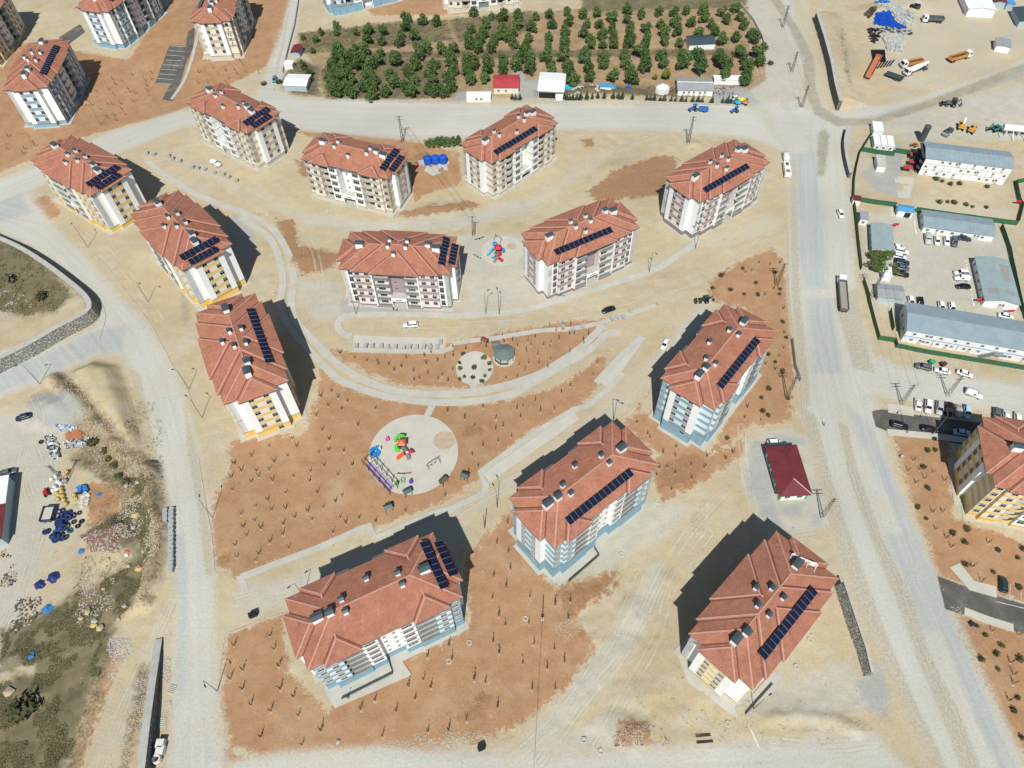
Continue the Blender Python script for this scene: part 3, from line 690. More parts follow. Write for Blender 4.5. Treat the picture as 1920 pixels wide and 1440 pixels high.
# ================================================================== APARTMENT BLOCKS
def roof_material():
    m = bpy.data.materials.new('terracotta_tiles'); m.use_nodes = True
    nt = m.node_tree; nt.nodes.clear(); L = nt.links.new
    o = _n(nt, 'ShaderNodeOutputMaterial'); p = _n(nt, 'ShaderNodeBsdfPrincipled')
    p.inputs['Roughness'].default_value = .78; p.inputs['Specular IOR Level'].default_value = .25
    L(p.outputs[0], o.inputs[0])
    tc = _n(nt, 'ShaderNodeTexCoord').outputs['Object']
    br = _n(nt, 'ShaderNodeTexBrick'); br.inputs['Scale'].default_value = 1.0
    br.inputs['Brick Width'].default_value = .40; br.inputs['Row Height'].default_value = .40; br.inputs['Mortar Size'].default_value = .045
    br.inputs['Color1'].default_value = (.425, .19, .122, 1); br.inputs['Color2'].default_value = (.355, .148, .092, 1); br.inputs['Mortar'].default_value = (.27, .11, .068, 1)
    L(tc, br.inputs['Vector'])
    nz = _n(nt, 'ShaderNodeTexNoise'); nz.inputs['Scale'].default_value = .32; nz.inputs['Detail'].default_value = 7; nz.inputs['Roughness'].default_value = .7
    L(tc, nz.inputs['Vector'])
    mr = _n(nt, 'ShaderNodeMapRange'); mr.inputs[1].default_value = .3; mr.inputs[2].default_value = .72; mr.inputs[3].default_value = .8; mr.inputs[4].default_value = 1.22
    L(nz.outputs[0], mr.inputs[0])
    oi = _n(nt, 'ShaderNodeObjectInfo'); m2 = _n(nt, 'ShaderNodeMapRange'); m2.inputs[3].default_value = .93; m2.inputs[4].default_value = 1.07
    L(oi.outputs['Random'], m2.inputs[0])
    mu = _n(nt, 'ShaderNodeMath', operation='MULTIPLY'); L(mr.outputs[0], mu.inputs[0]); L(m2.outputs[0], mu.inputs[1])
    dn = _n(nt, 'ShaderNodeTexNoise'); dn.inputs['Scale'].default_value = .9; dn.inputs['Detail'].default_value = 6; L(tc, dn.inputs['Vector'])
    dr = _n(nt, 'ShaderNodeMapRange'); dr.inputs[1].default_value = .55; dr.inputs[2].default_value = .8; dr.inputs[3].default_value = 0; dr.inputs[4].default_value = .42
    L(dn.outputs[0], dr.inputs[0])
    sc = _n(nt, 'ShaderNodeVectorMath', operation='SCALE'); L(br.outputs['Color'], sc.inputs[0]); L(mu.outputs[0], sc.inputs['Scale'])
    mx = _n(nt, 'ShaderNodeMix', data_type='RGBA'); L(dr.outputs[0], mx.inputs[0]); L(sc.outputs[0], mx.inputs[6]); mx.inputs[7].default_value = (.49, .30, .19, 1)
    L(mx.outputs[2], p.inputs['Base Color'])
    b = _n(nt, 'ShaderNodeBump'); b.inputs['Strength'].default_value = .5; b.inputs['Distance'].default_value = .06; b.invert = True
    L(br.outputs['Fac'], b.inputs['Height']); L(b.outputs[0], p.inputs['Normal'])
    return m
M['roof'] = roof_material()
M['ridge'] = pmat('pale_ridge_tiles', (.45, .25, .19), .8, .2, 1.5, .2, bscale=5)
M['gutter'] = pmat('dark_red_valley_sheet', (.16, .05, .035), .6, .15, 1)  # dark red also carries the valley shadow line; reused on one shelter roof
M['fascia'] = pmat('grey_fascia_board', (.10, .105, .11), .6, .1, 1)

SL = .36          # roof slope
FH = 2.92         # storey height
OV = .62          # eave overhang

# palette: wall light, band, plinth, pier
PAL = {'blue': ('lblue', 'bblue', 'pblue', 'white'), 'beige': ('cream', 'bbeige', 'pbeige', 'white'),
       'yellow': ('palewall', 'byellow', 'pyellow', 'white'), 'mauve': ('pinkwhite', 'bmauve', 'pmauve', 'white')}

def window_mesh(wd, hg, name, mull=1, trans=True):
    mb = MB(); f = .05; d = .10
    mb.box(-wd / 2, wd / 2, -.03, .02, 0, hg, 1)                      # pane
    for x in (-wd / 2, wd / 2 - f): mb.box(x, x + f, -d, -.031, 0, hg, 0)
    for z in (0, hg - f): mb.box(-wd / 2 + f, wd / 2 - f, -d, -.031, z, z + f, 0)
    for k in range(mull):
        x = -wd / 2 + wd * (k + 1) / (mull + 1); mb.box(x - .025, x + .025, -d + .01, -.031, f, hg - f, 0)
    if trans: mb.box(-wd / 2 + f, wd / 2 - f, -d + .015, -.031, hg * .68, hg * .68 + .05, 0)
    mb.box(-wd / 2 - .06, wd / 2 + .06, -.16, .02, -.07, -.001, 0)    # sill
    return mb.mesh(name, [M['frame'], M['wglass']])
WIN = {'s': window_mesh(1.35, 1.5, 'window_pair'), 'b': window_mesh(2.3, 1.5, 'window_wide', 2), 't': window_mesh(1.35, 2.25, 'window_tall', 1),
       'v': window_mesh(.7, .8, 'window_vent', 0, False), 'd': window_mesh(2.2, 2.1, 'balcony_door', 2, False)}
_balc = {}
def balcony_mesh(wd, kind, band):
    key = (round(wd, 2), kind, band)
    if key in _balc: return _balc[key]
    mb = MB(); D = 1.55
    if kind == 'solid':
        arc = [(-wd / 2 + .02, 0)] + [(-wd / 2 + .02 + (wd - .04) * t, -D + .25 - .55 * math.sin(math.pi * t)) for t in (0, .15, .35, .5, .65, .85, 1)] + [(wd / 2 - .02, 0)]
        mb.prism(arc, -.16, 0, 0)
        for i in range(1, len(arc) - 2):
            a, b = arc[i], arc[i + 1]; mb.bar((a[0], a[1] + .05, .48), (b[0], b[1] + .05, .48), .09, .96, 1)
        mb.bar((arc[0][0] + .06, -.05, .48), (arc[1][0] + .06, arc[1][1], .48), .09, .96, 1); mb.bar((arc[-1][0] - .06, -.05, .48), (arc[-2][0] - .06, arc[-2][1], .48), .09, .96, 1)
        me = mb.mesh('balcony_solid', [M['plate'], M[band]])
    else:
        mb.box(-wd / 2 + .02, wd / 2 - .02, -D, 0, -.16, 0, 0)
        mb.box(-wd / 2 + .02, wd / 2 - .02, -D, -D + .08, .001, .38, 1)
        for z in (.55, .75, .95): mb.box(-wd / 2 + .03, wd / 2 - .03, -D + .02, -D + .06, z, z + .05, 2)
        k = max(3, int(wd / .55))
        for i in range(k + 1):
            x = -wd / 2 + .06 + (wd - .12) * i / k; mb.box(x - .025, x + .025, -D + .025, -D + .055, .38, .97, 2)
        me = mb.mesh('balcony_railed', [M['plate'], M['rail'], M['steel']])
    _balc[key] = me
    return me

def facade(u0, u1, dep, style, **k): return dict(u0=u0, u1=u1, dep=dep, style=style, **k)
def mirror(l): return l + [dict(f, u0=-f['u1'], u1=-f['u0'], win=[(-x, t) for x, t in f.get('win', [])]) for f in reversed(l)]
A_BACK = mirror([facade(-16.5, -14, 7.8, 'band', win=[(-15.2, 's')]), facade(-14, -10.4, 8.65, 'band', win=[(-12.2, 's')]),
                 facade(-10.4, -5.9, 8.65, 'balc', bk='rail', wall=0), facade(-5.9, -2.4, 8.35, 'ledge', win=[(-4.1, 'b')])])
A_BACK.insert(4, facade(-2.4, 2.4, 7.3, 'white', win=[(-1.1, 'v'), (1.1, 'v')]))
A_FRONT = mirror([facade(-16.5, -14, 7.8, 'band', win=[(-15.2, 's')]), facade(-14, -10.2, 8.65, 'band', win=[(-11.9, 's')]),
                  facade(-10.2, -6.3, 8.4, 'balc', bk='solid', wall=0), facade(-6.3, -2.7, 8.9, 'ledge', win=[(-4.6, 'b')])])
A_FRONT.insert(4, facade(-2.7, 2.7, 5.6, 'stair', wall=3))
B_FRONT = mirror([facade(-16.5, -13, 7.8, 'white', win=[(-14.0, 't')]), facade(-13, -7.3, 8.55, 'band', win=[(-11.6, 's'), (-8.8, 's')]),
                  facade(-7.3, -6.9, 9.2, 'white'), facade(-6.9, -2.5, 9.1, 'balc', bk='rail', wall=0)])
B_FRONT.insert(4, facade(-2.5, 2.5, 5.6, 'stair', wall=1))
B_BACK = [dict(f) for f in B_FRONT]; B_BACK[4] = facade(-2.5, 2.5, 7.6, 'white', win=[(-1, 'v'), (1, 'v')])
A_END = [facade(-7.8, -4.5, 16.5, 'band'), facade(-4.5, -2.7, 18.05, 'white'), facade(-2.7, 2.7, 18.0, 'band', win=[(-1.9, 's'), (1.9, 's')]), facade(2.7, 4.5, 18.05, 'white'), facade(4.5, 7.8, 16.5, 'band')]
B_END = [facade(-7.8, -4.5, 16.5, 'white'), facade(-4.5, -2.7, 18.05, 'white'), facade(-2.7, 2.7, 18.0, 'band', win=[(-1.9, 's'), (1.9, 's')]), facade(2.7, 4.5, 18.05, 'white'), facade(4.5, 7.8, 16.5, 'white')]
RECT_A = [(-17.2, 17.2, -8.4, 8.4), (5.8, 13.9, -9.3, 9.3), (-13.9, -5.8, -9.3, 9.3), (-18.7, 18.7, -4.95, 4.95)]
RECT_B = [(-17.2, 17.2, -8.4, 8.4), (-13.4, 13.4, -9.2, 9.2), (-7.6, 7.6, -9.85, 9.85), (-18.7, 18.7, -4.95, 4.95)]
CH_A = [(-12, 0, 'b'), (-6.5, -1.5, 's'), (-6.5, 1.3, 's'), (0, -3.8, 's'), (6.2, 1.5, 's'), (6.2, -1.35, 's'), (9.2, .3, 'm'), (11.9, -.1, 'b')]
CH_B = [(-11.8, -.2, 'b'), (-2.7, 1.9, 's'), (2.8, 1.8, 's'), (-2.7, -1.1, 's'), (2.8, -1.1, 's'), (-.6, -3.7, 's'), (9.4, .6, 'm'), (12, -.2, 'b')]

def chimney_meshes():
    out_ = {}
    for k, (a, b, h) in dict(b=(1.15, .75, 1.5), m=(.75, .7, 1.2), s=(.5, .42, 1.15)).items():
        mb = MB(); mb.box(-a, a, -b, b, -1.0, h); body = mb.mesh('chimney_' + k, M['white'])
        mb = MB(); c = .14; mb.box(-a - c, a + c, -b - c, b + c, h + .12, h + .2)
        mb.add([(-a - c, -b - c, h + .2), (a + c, -b - c, h + .2), (a + c, b + c, h + .2), (-a - c, b + c, h + .2), (-a - c, 0, h + .42), (a + c, 0, h + .42)], [(0, 1, 5, 4), (2, 3, 4, 5), (1, 2, 5), (3, 0, 4)])
        for x in (-a + .08, a - .08):
            for y in (-b + .08, b - .08): mb.box(x - .05, x + .05, y - .05, y + .05, h, h + .12)
        out_[k] = (body, mb.mesh('chimney_cap_' + k, M['slate']))
    return out_
CHM = chimney_meshes()
def panel_mesh(name, a, b):
    mb = MB(); mb.box(-a, a, -b, b, -.04, .0, 1, 0)
    mb.box(-a, a, -b, -b + .035, .001, .014, 1)
    return mb.mesh(name, [M['solar'], M['alu']])
PANEL = panel_mesh('solar_panel', 1.03, .72)
CACHE = {}

def roof_height(rects, x, y):
    return max([min(x - r[0], r[1] - x, y - r[2], r[3] - y) for r in rects]) * SL

def roof_mesh(key, rects):
    if ('roof', key) in CACHE: return CACHE[('roof', key)]
    mb, rb, gb = MB(), MB(), MB()
    for i, (x0, x1, y0, y1) in enumerate(rects):
        lo = -.26 - .012 * i; hx, hy = (x1 - x0) / 2, (y1 - y0) / 2; h = min(hx, hy); cx, cy = (x0 + x1) / 2, (y0 + y1) / 2
        if hx >= hy: a, b = (x0 + h, cy, h * SL), (x1 - h, cy, h * SL)
        else: a, b = (cx, y0 + h, h * SL), (cx, y1 - h, h * SL)
        c = [(x0, y0), (x1, y0), (x1, y1), (x0, y1)]
        vs = [(p[0], p[1], lo) for p in c] + [(p[0], p[1], 0.) for p in c] + [a, b]
        mb.add(vs, [(0, 1, 5, 4), (1, 2, 6, 5), (2, 3, 7, 6), (3, 0, 4, 7), (0, 3, 2, 1)], 1)
        if hx >= hy: mb.add(vs, [(4, 5, 9, 8), (6, 7, 8, 9), (5, 6, 9), (7, 4, 8)], 0)
        else: mb.add(vs, [(5, 6, 9, 8), (7, 4, 8, 9), (4, 5, 8), (6, 7, 9)], 0)
        ap = (a, b, b, a) if hx >= hy else (a, a, b, b)
        for q, e in zip(c, ap): rb.bar((q[0], q[1], .02), (e[0], e[1], e[2] + .02), .34, .14)
        rb.bar((a[0], a[1], a[2] + .02), (b[0], b[1], b[2] + .02), .34, .15)
        if i:                                                    # valleys against the next lower roof: gutter strips, valley shadow in their colour
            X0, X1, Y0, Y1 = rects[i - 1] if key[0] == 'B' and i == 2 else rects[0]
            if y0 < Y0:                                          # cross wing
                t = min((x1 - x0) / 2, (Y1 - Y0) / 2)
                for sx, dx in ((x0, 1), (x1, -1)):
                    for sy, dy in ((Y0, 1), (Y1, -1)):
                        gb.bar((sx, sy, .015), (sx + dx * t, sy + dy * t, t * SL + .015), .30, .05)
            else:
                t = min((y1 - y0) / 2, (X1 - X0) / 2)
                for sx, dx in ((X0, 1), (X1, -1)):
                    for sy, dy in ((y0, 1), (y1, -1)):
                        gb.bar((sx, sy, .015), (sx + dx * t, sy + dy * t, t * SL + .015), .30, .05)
    r = (mb.mesh('roof_' + key, [M['roof'], M['fascia']]), rb.mesh('ridge_cap_' + key, M['ridge']), gb.mesh('valley_gutter_shade_' + key, M['gutter']))
    CACHE[('roof', key)] = r
    return r

def apartment(label, kind, pal, cx, cy, ang, h, s, group='apartment blocks with terracotta roofs', solar=None, W=0., solar_sgn=1, missing=False, front=True):
    """front is local -y.  h = eave height above the ground in metres"""
    root = empty('apartment_block', (cx, cy, 0), math.radians(ang), s)
    tag(root, label, 'apartment building', group)
    E = h / s; light, band, plin, pier = PAL[pal]
    mats = [M[light], M[band], M[plin], M[pier], M['dark'], M['fascia']]
    ca, sa = math.cos(math.radians(ang)), math.sin(math.radians(ang))
    def vis(nx, ny, d):
        wx, wy = nx * ca - ny * sa, nx * sa + ny * ca
        px, py = cx + wx * d * s, cy + wy * d * s
        return (-px * wx - py * wy) > -14
    top = E - .25; base = top - 5 * FH
    mb = MB(); core = dict(x=15.2, y=6.2 + W)
    mb.box(-core['x'], core['x'], -5.55 - W if front else -core['y'], core['y'], -1.2, top, 0)
    if front: mb.box(-core['x'], -2.9, -core['y'], -5.551 - W, -1.2, top, 0); mb.box(2.9, core['x'], -core['y'], -5.551 - W, -1.2, top, 0)
    sides = [('f', A_FRONT if kind == 'A' else B_FRONT, 0), ('b', A_BACK if kind == 'A' else B_BACK, 2), ('l', A_END if kind == 'A' else B_END, 3), ('r', A_END if kind == 'A' else B_END, 1)]
    for sd, segs, q in sides:
        # local frame of the facade: u along, outward normal n
        if q == 0: T = lambda u, d: (u, -d)
        elif q == 2: T = lambda u, d: (-u, d)
        elif q == 1: T = lambda u, d: (d, u)
        else: T = lambda u, d: (-d, -u)
        n = {0: (0, -1), 1: (1, 0), 2: (0, 1), 3: (-1, 0)}[q]; rz = {0: 0, 1: math.pi / 2, 2: math.pi, 3: -math.pi / 2}[q]
        end = q in (1, 3); see = vis(*n, 18 if end else 8.6 + W)
        def bx(u0, u1, d0, d1, z0, z1, m):
            a, b = T(u0, d0), T(u1, d1)
            mb.box(min(a[0], b[0]), max(a[0], b[0]), min(a[1], b[1]), max(a[1], b[1]), z0, z1, m)
        for f in segs:
            u0, u1, dep = f['u0'], f['u1'], f['dep']
            if not end: dep = dep + W
            elif W and abs(u0) + abs(u1) > 8:
                u0 = u0 - W if u0 < 0 else u0; u1 = u1 + W if u1 > 0 else u1
            inner = (core['x'] if end else core['y']) - .001
            st = f['style']; wins = f.get('win', [])
            if not end and u0 == -16.5: u0 = -16.499
            if st == 'balc':
                if base > .6: bx(u0, u1, inner, dep - .05, -1.2, base - .17, 2)
                bx(u0, u1, inner, dep - 1.56, base - .169, top, f.get('wall', 0))
                for fl in range(5):
                    z = base + fl * FH
                    if see:
                        x, y = T((u0 + u1) / 2, dep - 1.55)
                        inst('balcony', balcony_mesh(u1 - u0, f['bk'], band), root, (x, y, z + .001), rz)
                        x, y = T((u0 + u1) / 2 - .3, dep - 1.555)
                        inst('balcony_door', WIN['d'], root, (x, y, z + .02), rz)
                continue
            if st == 'stair':
                wl = f.get('wall', 3); bx(u0 - .1, u1 + .1, 5.0 + W, dep + W * 0, -1.2, top, wl)
                if see:
                    cb = MB()
                    cb.box(u0 + .05, u1 - .05, -8.6 - W, -5.7 - W, base + 2.7, base + 2.95, 0); cb.box(u0 + .05, u1 - .05, -8.9 - W, -8.601 - W, base + 2.1, base + 3.3, 1)
                    cb.box(-1.0, 1.0, -8.93 - W, -8.901 - W, base + 2.55, base + 2.85, 3)
                    for x in (u0 + .1, u1 - .35): cb.box(x, x + .25, -8.85 - W, -8.62 - W, -1.0, base + 2.1, 1)
                    cb.build('entrance_canopy', [M['plate'], M['white'], M['glass'], M['dark']], root)
                    db = MB(); db.box(-1.3, 1.3, -.03, .02, 0, 2.4, 1)
                    for x in (-1.3, -.04, 1.22): db.box(x, x + .08, -.09, -.031, 0, 2.4, 0)
                    db.build('entrance_door', [M['frame'], M['glass']], root, (0, -dep - .03 - W * 0, max(base, .15)))
                    for fl in range(1, 5): inst('window', WIN['v'], root, (-1.1, -dep - .02, base + fl * FH + 1.2), 0)
                continue
            ov = .06 if st == 'ledge' else 0
            if base > .35: bx(u0, u1, inner, dep - (.12 if end and abs(u0) < 4.6 else .03), -1.2, base - .12, 2)
            bx(u0, u1, inner, dep + .04, max(base, .3) - .119, max(base, .3), 4 if base > .8 else 3)  # dark strip at plinth top paints the shaded line under the overhanging bays
            for fl in range(5):
                z0 = base + fl * FH + (.001 if fl else .001); z1 = base + (fl + 1) * FH
                if fl == 0: z0 = max(z0, .301)
                if st == 'band':
                    last = fl == 4
                    bw = 1.22
                    if fl == 0 and kind == 'B' and pal == 'mauve': bx(u0, u1, inner, dep, z0, z1, 0)
                    else:
                        bx(u0, u1, inner, dep + .03, z0, z0 + bw, 1 if (fl or pal == 'blue' or pal == 'yellow') else 0)
                        bx(u0, u1, inner, dep, z0 + bw + .001, z1, 0)
                elif st == 'ledge':
                    bx(u0, u1, inner, dep, z0, z1 - .14, 3); bx(u0 + .001, u1 - .001, inner, dep + .08, z1 - .139, z1 - .001, 5)
                else:
                    bx(u0, u1, inner, dep, z0, z1, 3)
                if see:
                    for (u, t) in wins:
                        zz = z0 + (1.24 if t in 'sb' else .45 if t == 't' else 1.5)
                        if zz < .4: continue
                        x, y = T(u, dep + (.012 if st == 'band' else .012))
                        inst('window', WIN[t], root, (x, y, zz), rz)
            if base > 2.6 and see and wins and end:
                x, y = T(wins[-1][0] if len(wins) > 1 else wins[0][0], dep - .12 + .012); inst('window', WIN['s'], root, (x, y, base - 2.0), rz)
    mb.build('wall', mats, root)
    rects = RECT_A if kind == 'A' else RECT_B
    key = kind + ('w' if W else '')
    if W: rects = [(r[0], r[1], r[2] - W, r[3] + W) for r in rects]
    rm, rr, rg = roof_mesh(key, rects)
    ro = inst('roof', rm, root, (0, 0, E))
    tag(inst('ridge_cap', rr, ro), kind='stuff'); tag(inst('valley_gutter_shade', rg, ro), kind='stuff')
    for (x, y, t) in (CH_A if kind == 'A' else CH_B):
        if W: y *= 1.5
        c = inst('chimney', CHM[t][0], root, (x, y, E + roof_height(rects, x, y) + .1), 0)
        inst('chimney_cap', CHM[t][1], c)
    # terrace slab round the block
    ap = MB()
    ap.prism([(-17.2, -9.35 - W), (17.2, -9.35 - W), (17.2, -5.2 - W), (18.9, -5.2 - W), (18.9, 5.2 + W), (17.2, 5.2 + W), (17.2, 9.35 + W), (-17.2, 9.35 + W), (-17.2, 5.2 + W), (-18.9, 5.2 + W), (-18.9, -5.2 - W), (-17.2, -5.2 - W)], -.4, .16)
    ap.build('perimeter_slab', M['path'], root)
    # solar collectors
    if solar:
        def array(x0, x1, y, zed, tilt, along, n, pm=PANEL, gap_every=0):
            ar = MB(); L_ = x1 - x0
            a = inst('solar_array', None, root) if False else None
            fr = MB()
            if along == 'x':
                cyy, sy = math.cos(tilt), math.sin(tilt); sgn = -1 if y < 0 else 1
                for e in (-.8, .8): fr.bar((x0, y + sgn * e * cyy, zed - e * sy - .1), (x1, y + sgn * e * cyy, zed - e * sy - .1), .07, .07)
                k = max(4, n // 2)
                for i in range(k + 1):
                    xx = x0 + L_ * i / k
                    fr.bar((xx, y + sgn * 1.0, zed - sy - .1), (xx, y + sgn * 1.75, E + roof_height(rects, xx, y + sgn * 1.75)), .05, .05)
                    fr.bar((xx, y - sgn * .8, zed + .8 * sy - .1), (xx, y - sgn * .8, E + roof_height(rects, xx, y - sgn * .8)), .05, .05)
                ar = fr.build('solar_array', M['iron'], root)
                pw = L_ / n
                for i in range(n):
                    o = inst('solar_panel', PANEL, ar, (x0 + pw * (i + .5), y, zed), 0)
                    o.rotation_euler = (tilt * -sgn if sgn > 0 else tilt, 0, math.pi / 2) if False else (0, 0, 0)
                    mt = Matrix.Translation((x0 + pw * (i + .5), y, zed)) @ Matrix.Rotation(-tilt if sgn > 0 else tilt, 4, 'X') @ Matrix.Rotation(math.pi / 2, 4, 'Z') @ Matrix.Diagonal((1, (pw - .05) / 1.44, 1, 1))
                    o.matrix_local = mt
            else:   # row runs along y; tilt falls towards sgn*x
                sgn = -1 if y < 0 else 1          # here y carries the x position
                X = y; c_, s_ = math.cos(tilt), math.sin(tilt)
                for e in (-.8, .8): fr.bar((X + sgn * e * c_, x0, zed - e * s_ - .1), (X + sgn * e * c_, x1, zed - e * s_ - .1), .07, .07)
                k = max(3, n // 2)
                for i in range(k + 1):
                    yy = x0 + L_ * i / k
                    for e in (-.8, .95):
                        xx = X + sgn * e * c_
                        fr.bar((xx, yy, zed - e * s_ - .1), (xx, yy, E + max(0, roof_height(rects, xx, yy))), .05, .05)
                ar = fr.build('solar_array', M['iron'], root)
                pw = L_ / n
                for i in range(n):
                    o = inst('solar_panel', PANEL, ar)
                    o.matrix_local = Matrix.Translation((X, x0 + pw * (i + .5), zed)) @ Matrix.Rotation(tilt if sgn > 0 else -tilt, 4, 'Y') @ Matrix.Diagonal((1, (pw - .05) / 1.44, 1, 1))
        if solar == 'row+': array(-10.0, 11.0, 5.75, E + (1.45 if kind == 'A' else 2.0), .36, 'x', 14)
        if solar == 'row-': array(-13.3, 7.6, -6.25, E + (1.55 if kind == 'A' else 1.95), .36, 'x', 12)
        if solar == 'ends':
            g_ = solar_sgn
            array(-6.4, 5.6, 14.4 * g_, E + 2.1, .33, 'y', 8); array(-5.3, 3.6, 17.3 * g_, E + 1.45, .33, 'y', 6)
    return root

AP = {}
def AB(key, label, *a, **k): AP[key] = apartment(label, *a, **k)
AB('K', 'blue and grey striped apartment block just right of the nearest blue one', 'A', 'blue', 16.8, 84.5, 218.05, 19.6, .978, solar='row+')
AB('J', 'blue and grey striped apartment block nearest the lower edge with two short solar rows', 'A', 'blue', -31.4, 57.8, 204.93, 18.3, 1.018, solar='ends', solar_sgn=-1)
AB('L', 'blue and grey striped apartment block above the small dark red hipped building', 'A', 'blue', 56.2, 122.2, 229.58, 19.3, .978, solar='row+')
AB('M', 'mauve and white apartment block directly left of the upper playground', 'B', 'mauve', -34.1, 168.3, -6.1, 15.7, 1.0, solar='ends')
AB('M2', 'mauve and white apartment block directly right of the upper playground', 'B', 'mauve', 22.9, 176.0, 27.96, 16.0, .99, solar='row-')
AB('M3', 'mauve and white apartment block beside the right road with red soil patch behind it', 'B', 'mauve', 71.4, 203.6, 35.92, 16.5, .985, solar='row-')
AB('R', 'yellow and white apartment block at lower right carrying white letters on its roof', 'B', 'yellow', 54.3, 54.9, 223.7, 15.4, .975, solar='row+')
AB('Y3', 'yellow and white apartment block by the left road, lowest of three', 'B', 'yellow', -75.0, 130.4, -65.33, 18.2, 1.04, solar='row+')
AB('Y2', 'yellow and white apartment block by the left road, middle of three', 'B', 'yellow', -103.9, 179.4, -48.86, 17.9, 1.03, solar='ends')
AB('Y1', 'yellow and white apartment block by the left road bend, uppermost of three', 'B', 'yellow', -147.4, 214.6, -36.58, 17, 1.012, solar='ends')
AB('T1', 'beige striped apartment block at the upper left with a white van parked below its entrance', 'A', 'beige', -101.5, 247.5, -37.5, 16.4, .985, solar='ends')
AB('T2', 'beige striped apartment block left of the three blue water tanks', 'A', 'beige', -53.0, 217.4, -21.55, 16, .98, solar='ends')
AB('T3', 'beige striped apartment block right of the three blue water tanks', 'A', 'beige', 1.5, 228.6, 43.0, 15.4, .972, solar='row-')
AB('U1', 'blue and white apartment block at the left edge above the road bend', 'B', 'blue', -186.0, 280.2, -85.6, 16.6, 1.0, solar='row+')
AB('U2', 'blue and white apartment block at the top left cut by the upper frame edge', 'B', 'blue', -172.6, 338.5, -107.0, 17, 1.0, solar='row+')
AB('U3', 'beige striped apartment block at the top left with black letters down its end wall', 'A', 'beige', -124.0, 327.2, -89.0, 16.8, 1.0, solar='row-')
AB('U0', 'yellow-plinthed apartment block in the top left corner, mostly in shade', 'B', 'yellow', -229.5, 325.0, -88, 16, 1.0)
AB('U4', 'blue apartment block standing above the orchard at the top edge', 'A', 'blue', -67.0, 358.6, 25.0, 19.0, 1.0)
AB('U5', 'beige apartment block corner standing above the orchard at the top edge', 'A', 'beige', -9.5, 355.0, 6.0, 17, 1.0)
AB('RY', 'large yellow and white apartment block at the right edge beside the parked cars', 'A', 'yellow', 134.5, 88.0, -13.8, 16.2, 1.0, W=2.0)
AB('RZ', 'apartment block beyond the lower right frame edge that shades the asphalt lane', 'B', 'yellow', 136.0, 33.5, -13.8, 16.2, 1.0)
# ================================================================== STONE WALLS
def stone_material(name, c0, c1, sc):
    m = bpy.data.materials.new(name); m.use_nodes = True
    nt = m.node_tree; nt.nodes.clear(); L = nt.links.new
    o = _n(nt, 'ShaderNodeOutputMaterial'); p = _n(nt, 'ShaderNodeBsdfPrincipled'); p.inputs['Roughness'].default_value = .95
    p.inputs['Specular IOR Level'].default_value = .1
    L(p.outputs[0], o.inputs[0])
    pos = _n(nt, 'ShaderNodeNewGeometry').outputs['Position']
    v = _n(nt, 'ShaderNodeTexVoronoi'); v.inputs['Scale'].default_value = sc; L(pos, v.inputs['Vector'])
    e = _n(nt, 'ShaderNodeTexVoronoi', feature='DISTANCE_TO_EDGE'); e.inputs['Scale'].default_value = sc; L(pos, e.inputs['Vector'])
    mr = _n(nt, 'ShaderNodeMapRange'); mr.inputs[1].default_value = 0; mr.inputs[2].default_value = .12; L(e.outputs['Distance'], mr.inputs[0])
    sx = _n(nt, 'ShaderNodeSeparateColor'); L(v.outputs['Color'], sx.inputs[0])
    mx = _n(nt, 'ShaderNodeMix', data_type='RGBA'); L(sx.outputs[0], mx.inputs[0]); mx.inputs[6].default_value = (*c0, 1); mx.inputs[7].default_value = (*c1, 1)
    m2 = _n(nt, 'ShaderNodeMix', data_type='RGBA'); L(mr.outputs[0], m2.inputs[0]); m2.inputs[6].default_value = (.16, .15, .13, 1); L(mx.outputs[2], m2.inputs[7])
    L(m2.outputs[2], p.inputs['Base Color'])
    b = _n(nt, 'ShaderNodeBump'); b.inputs['Strength'].default_value = .9; b.inputs['Distance'].default_value = .25; L(mr.outputs[0], b.inputs['Height']); L(b.outputs[0], p.inputs['Normal'])
    return m
M['stone'] = stone_material('grey_rubble_masonry', (.24, .24, .22), (.44, .42, .36), 1.6)
M['darkstone'] = stone_material('dark_rubble_masonry', (.15, .155, .155), (.27, .27, .26), 1.6)

def stone_wall(label, line, hts, thick, side, mat='stone', batter=.12, top_is_line=False, name='retaining_wall'):
    """line = foot (or top edge) of the visible face; body lies on `side` (+1 left of travel, -1 right)"""
    n = len(line); H_ = hts if isinstance(hts, (list, tuple)) else [hts] * n
    pts = []
    for i in range(n):
        a = Vector(line[max(i - 1, 0)]); b = Vector(line[min(i + 1, n - 1)]); d = (b - a).normalized(); s = Vector((-d.y, d.x)) * side
        c = Vector(line[i]); k = H_[i] * batter
        foot = c if not top_is_line else c - s * k
        top = c + s * k if not top_is_line else c
        pts.append((foot, top, top + s * thick, H_[i]))
    root_mb, cop = MB(), MB(); vs, cs = [], []
    for f, t, q, h in pts:
        vs += [(f.x, f.y, -.6), (t.x, t.y, h - .18), (q.x, q.y, h - .18), (q.x, q.y, -.6)]
        e = (t - q).normalized() * .12
        cs += [(t.x + e.x, t.y + e.y, h - .179), (t.x + e.x, t.y + e.y, h), (q.x, q.y, h), (q.x, q.y, h - .179)]
    fs = []
    for i in range(n - 1):
        a, b = 4 * i, 4 * i + 4; fs += [(a, a + 1, b + 1, b), (a + 1, a + 2, b + 2, b + 1), (a + 2, a + 3, b + 3, b + 2)]
    fs += [(0, 3, 2, 1), (4 * n - 4, 4 * n - 3, 4 * n - 2, 4 * n - 1)]
    root_mb.add(vs, fs); cop.add(cs, fs)
    o = root_mb.build(name, M[mat]); tag(o, label, 'wall')
    cop.build('coping', M['kerb'], o); return o
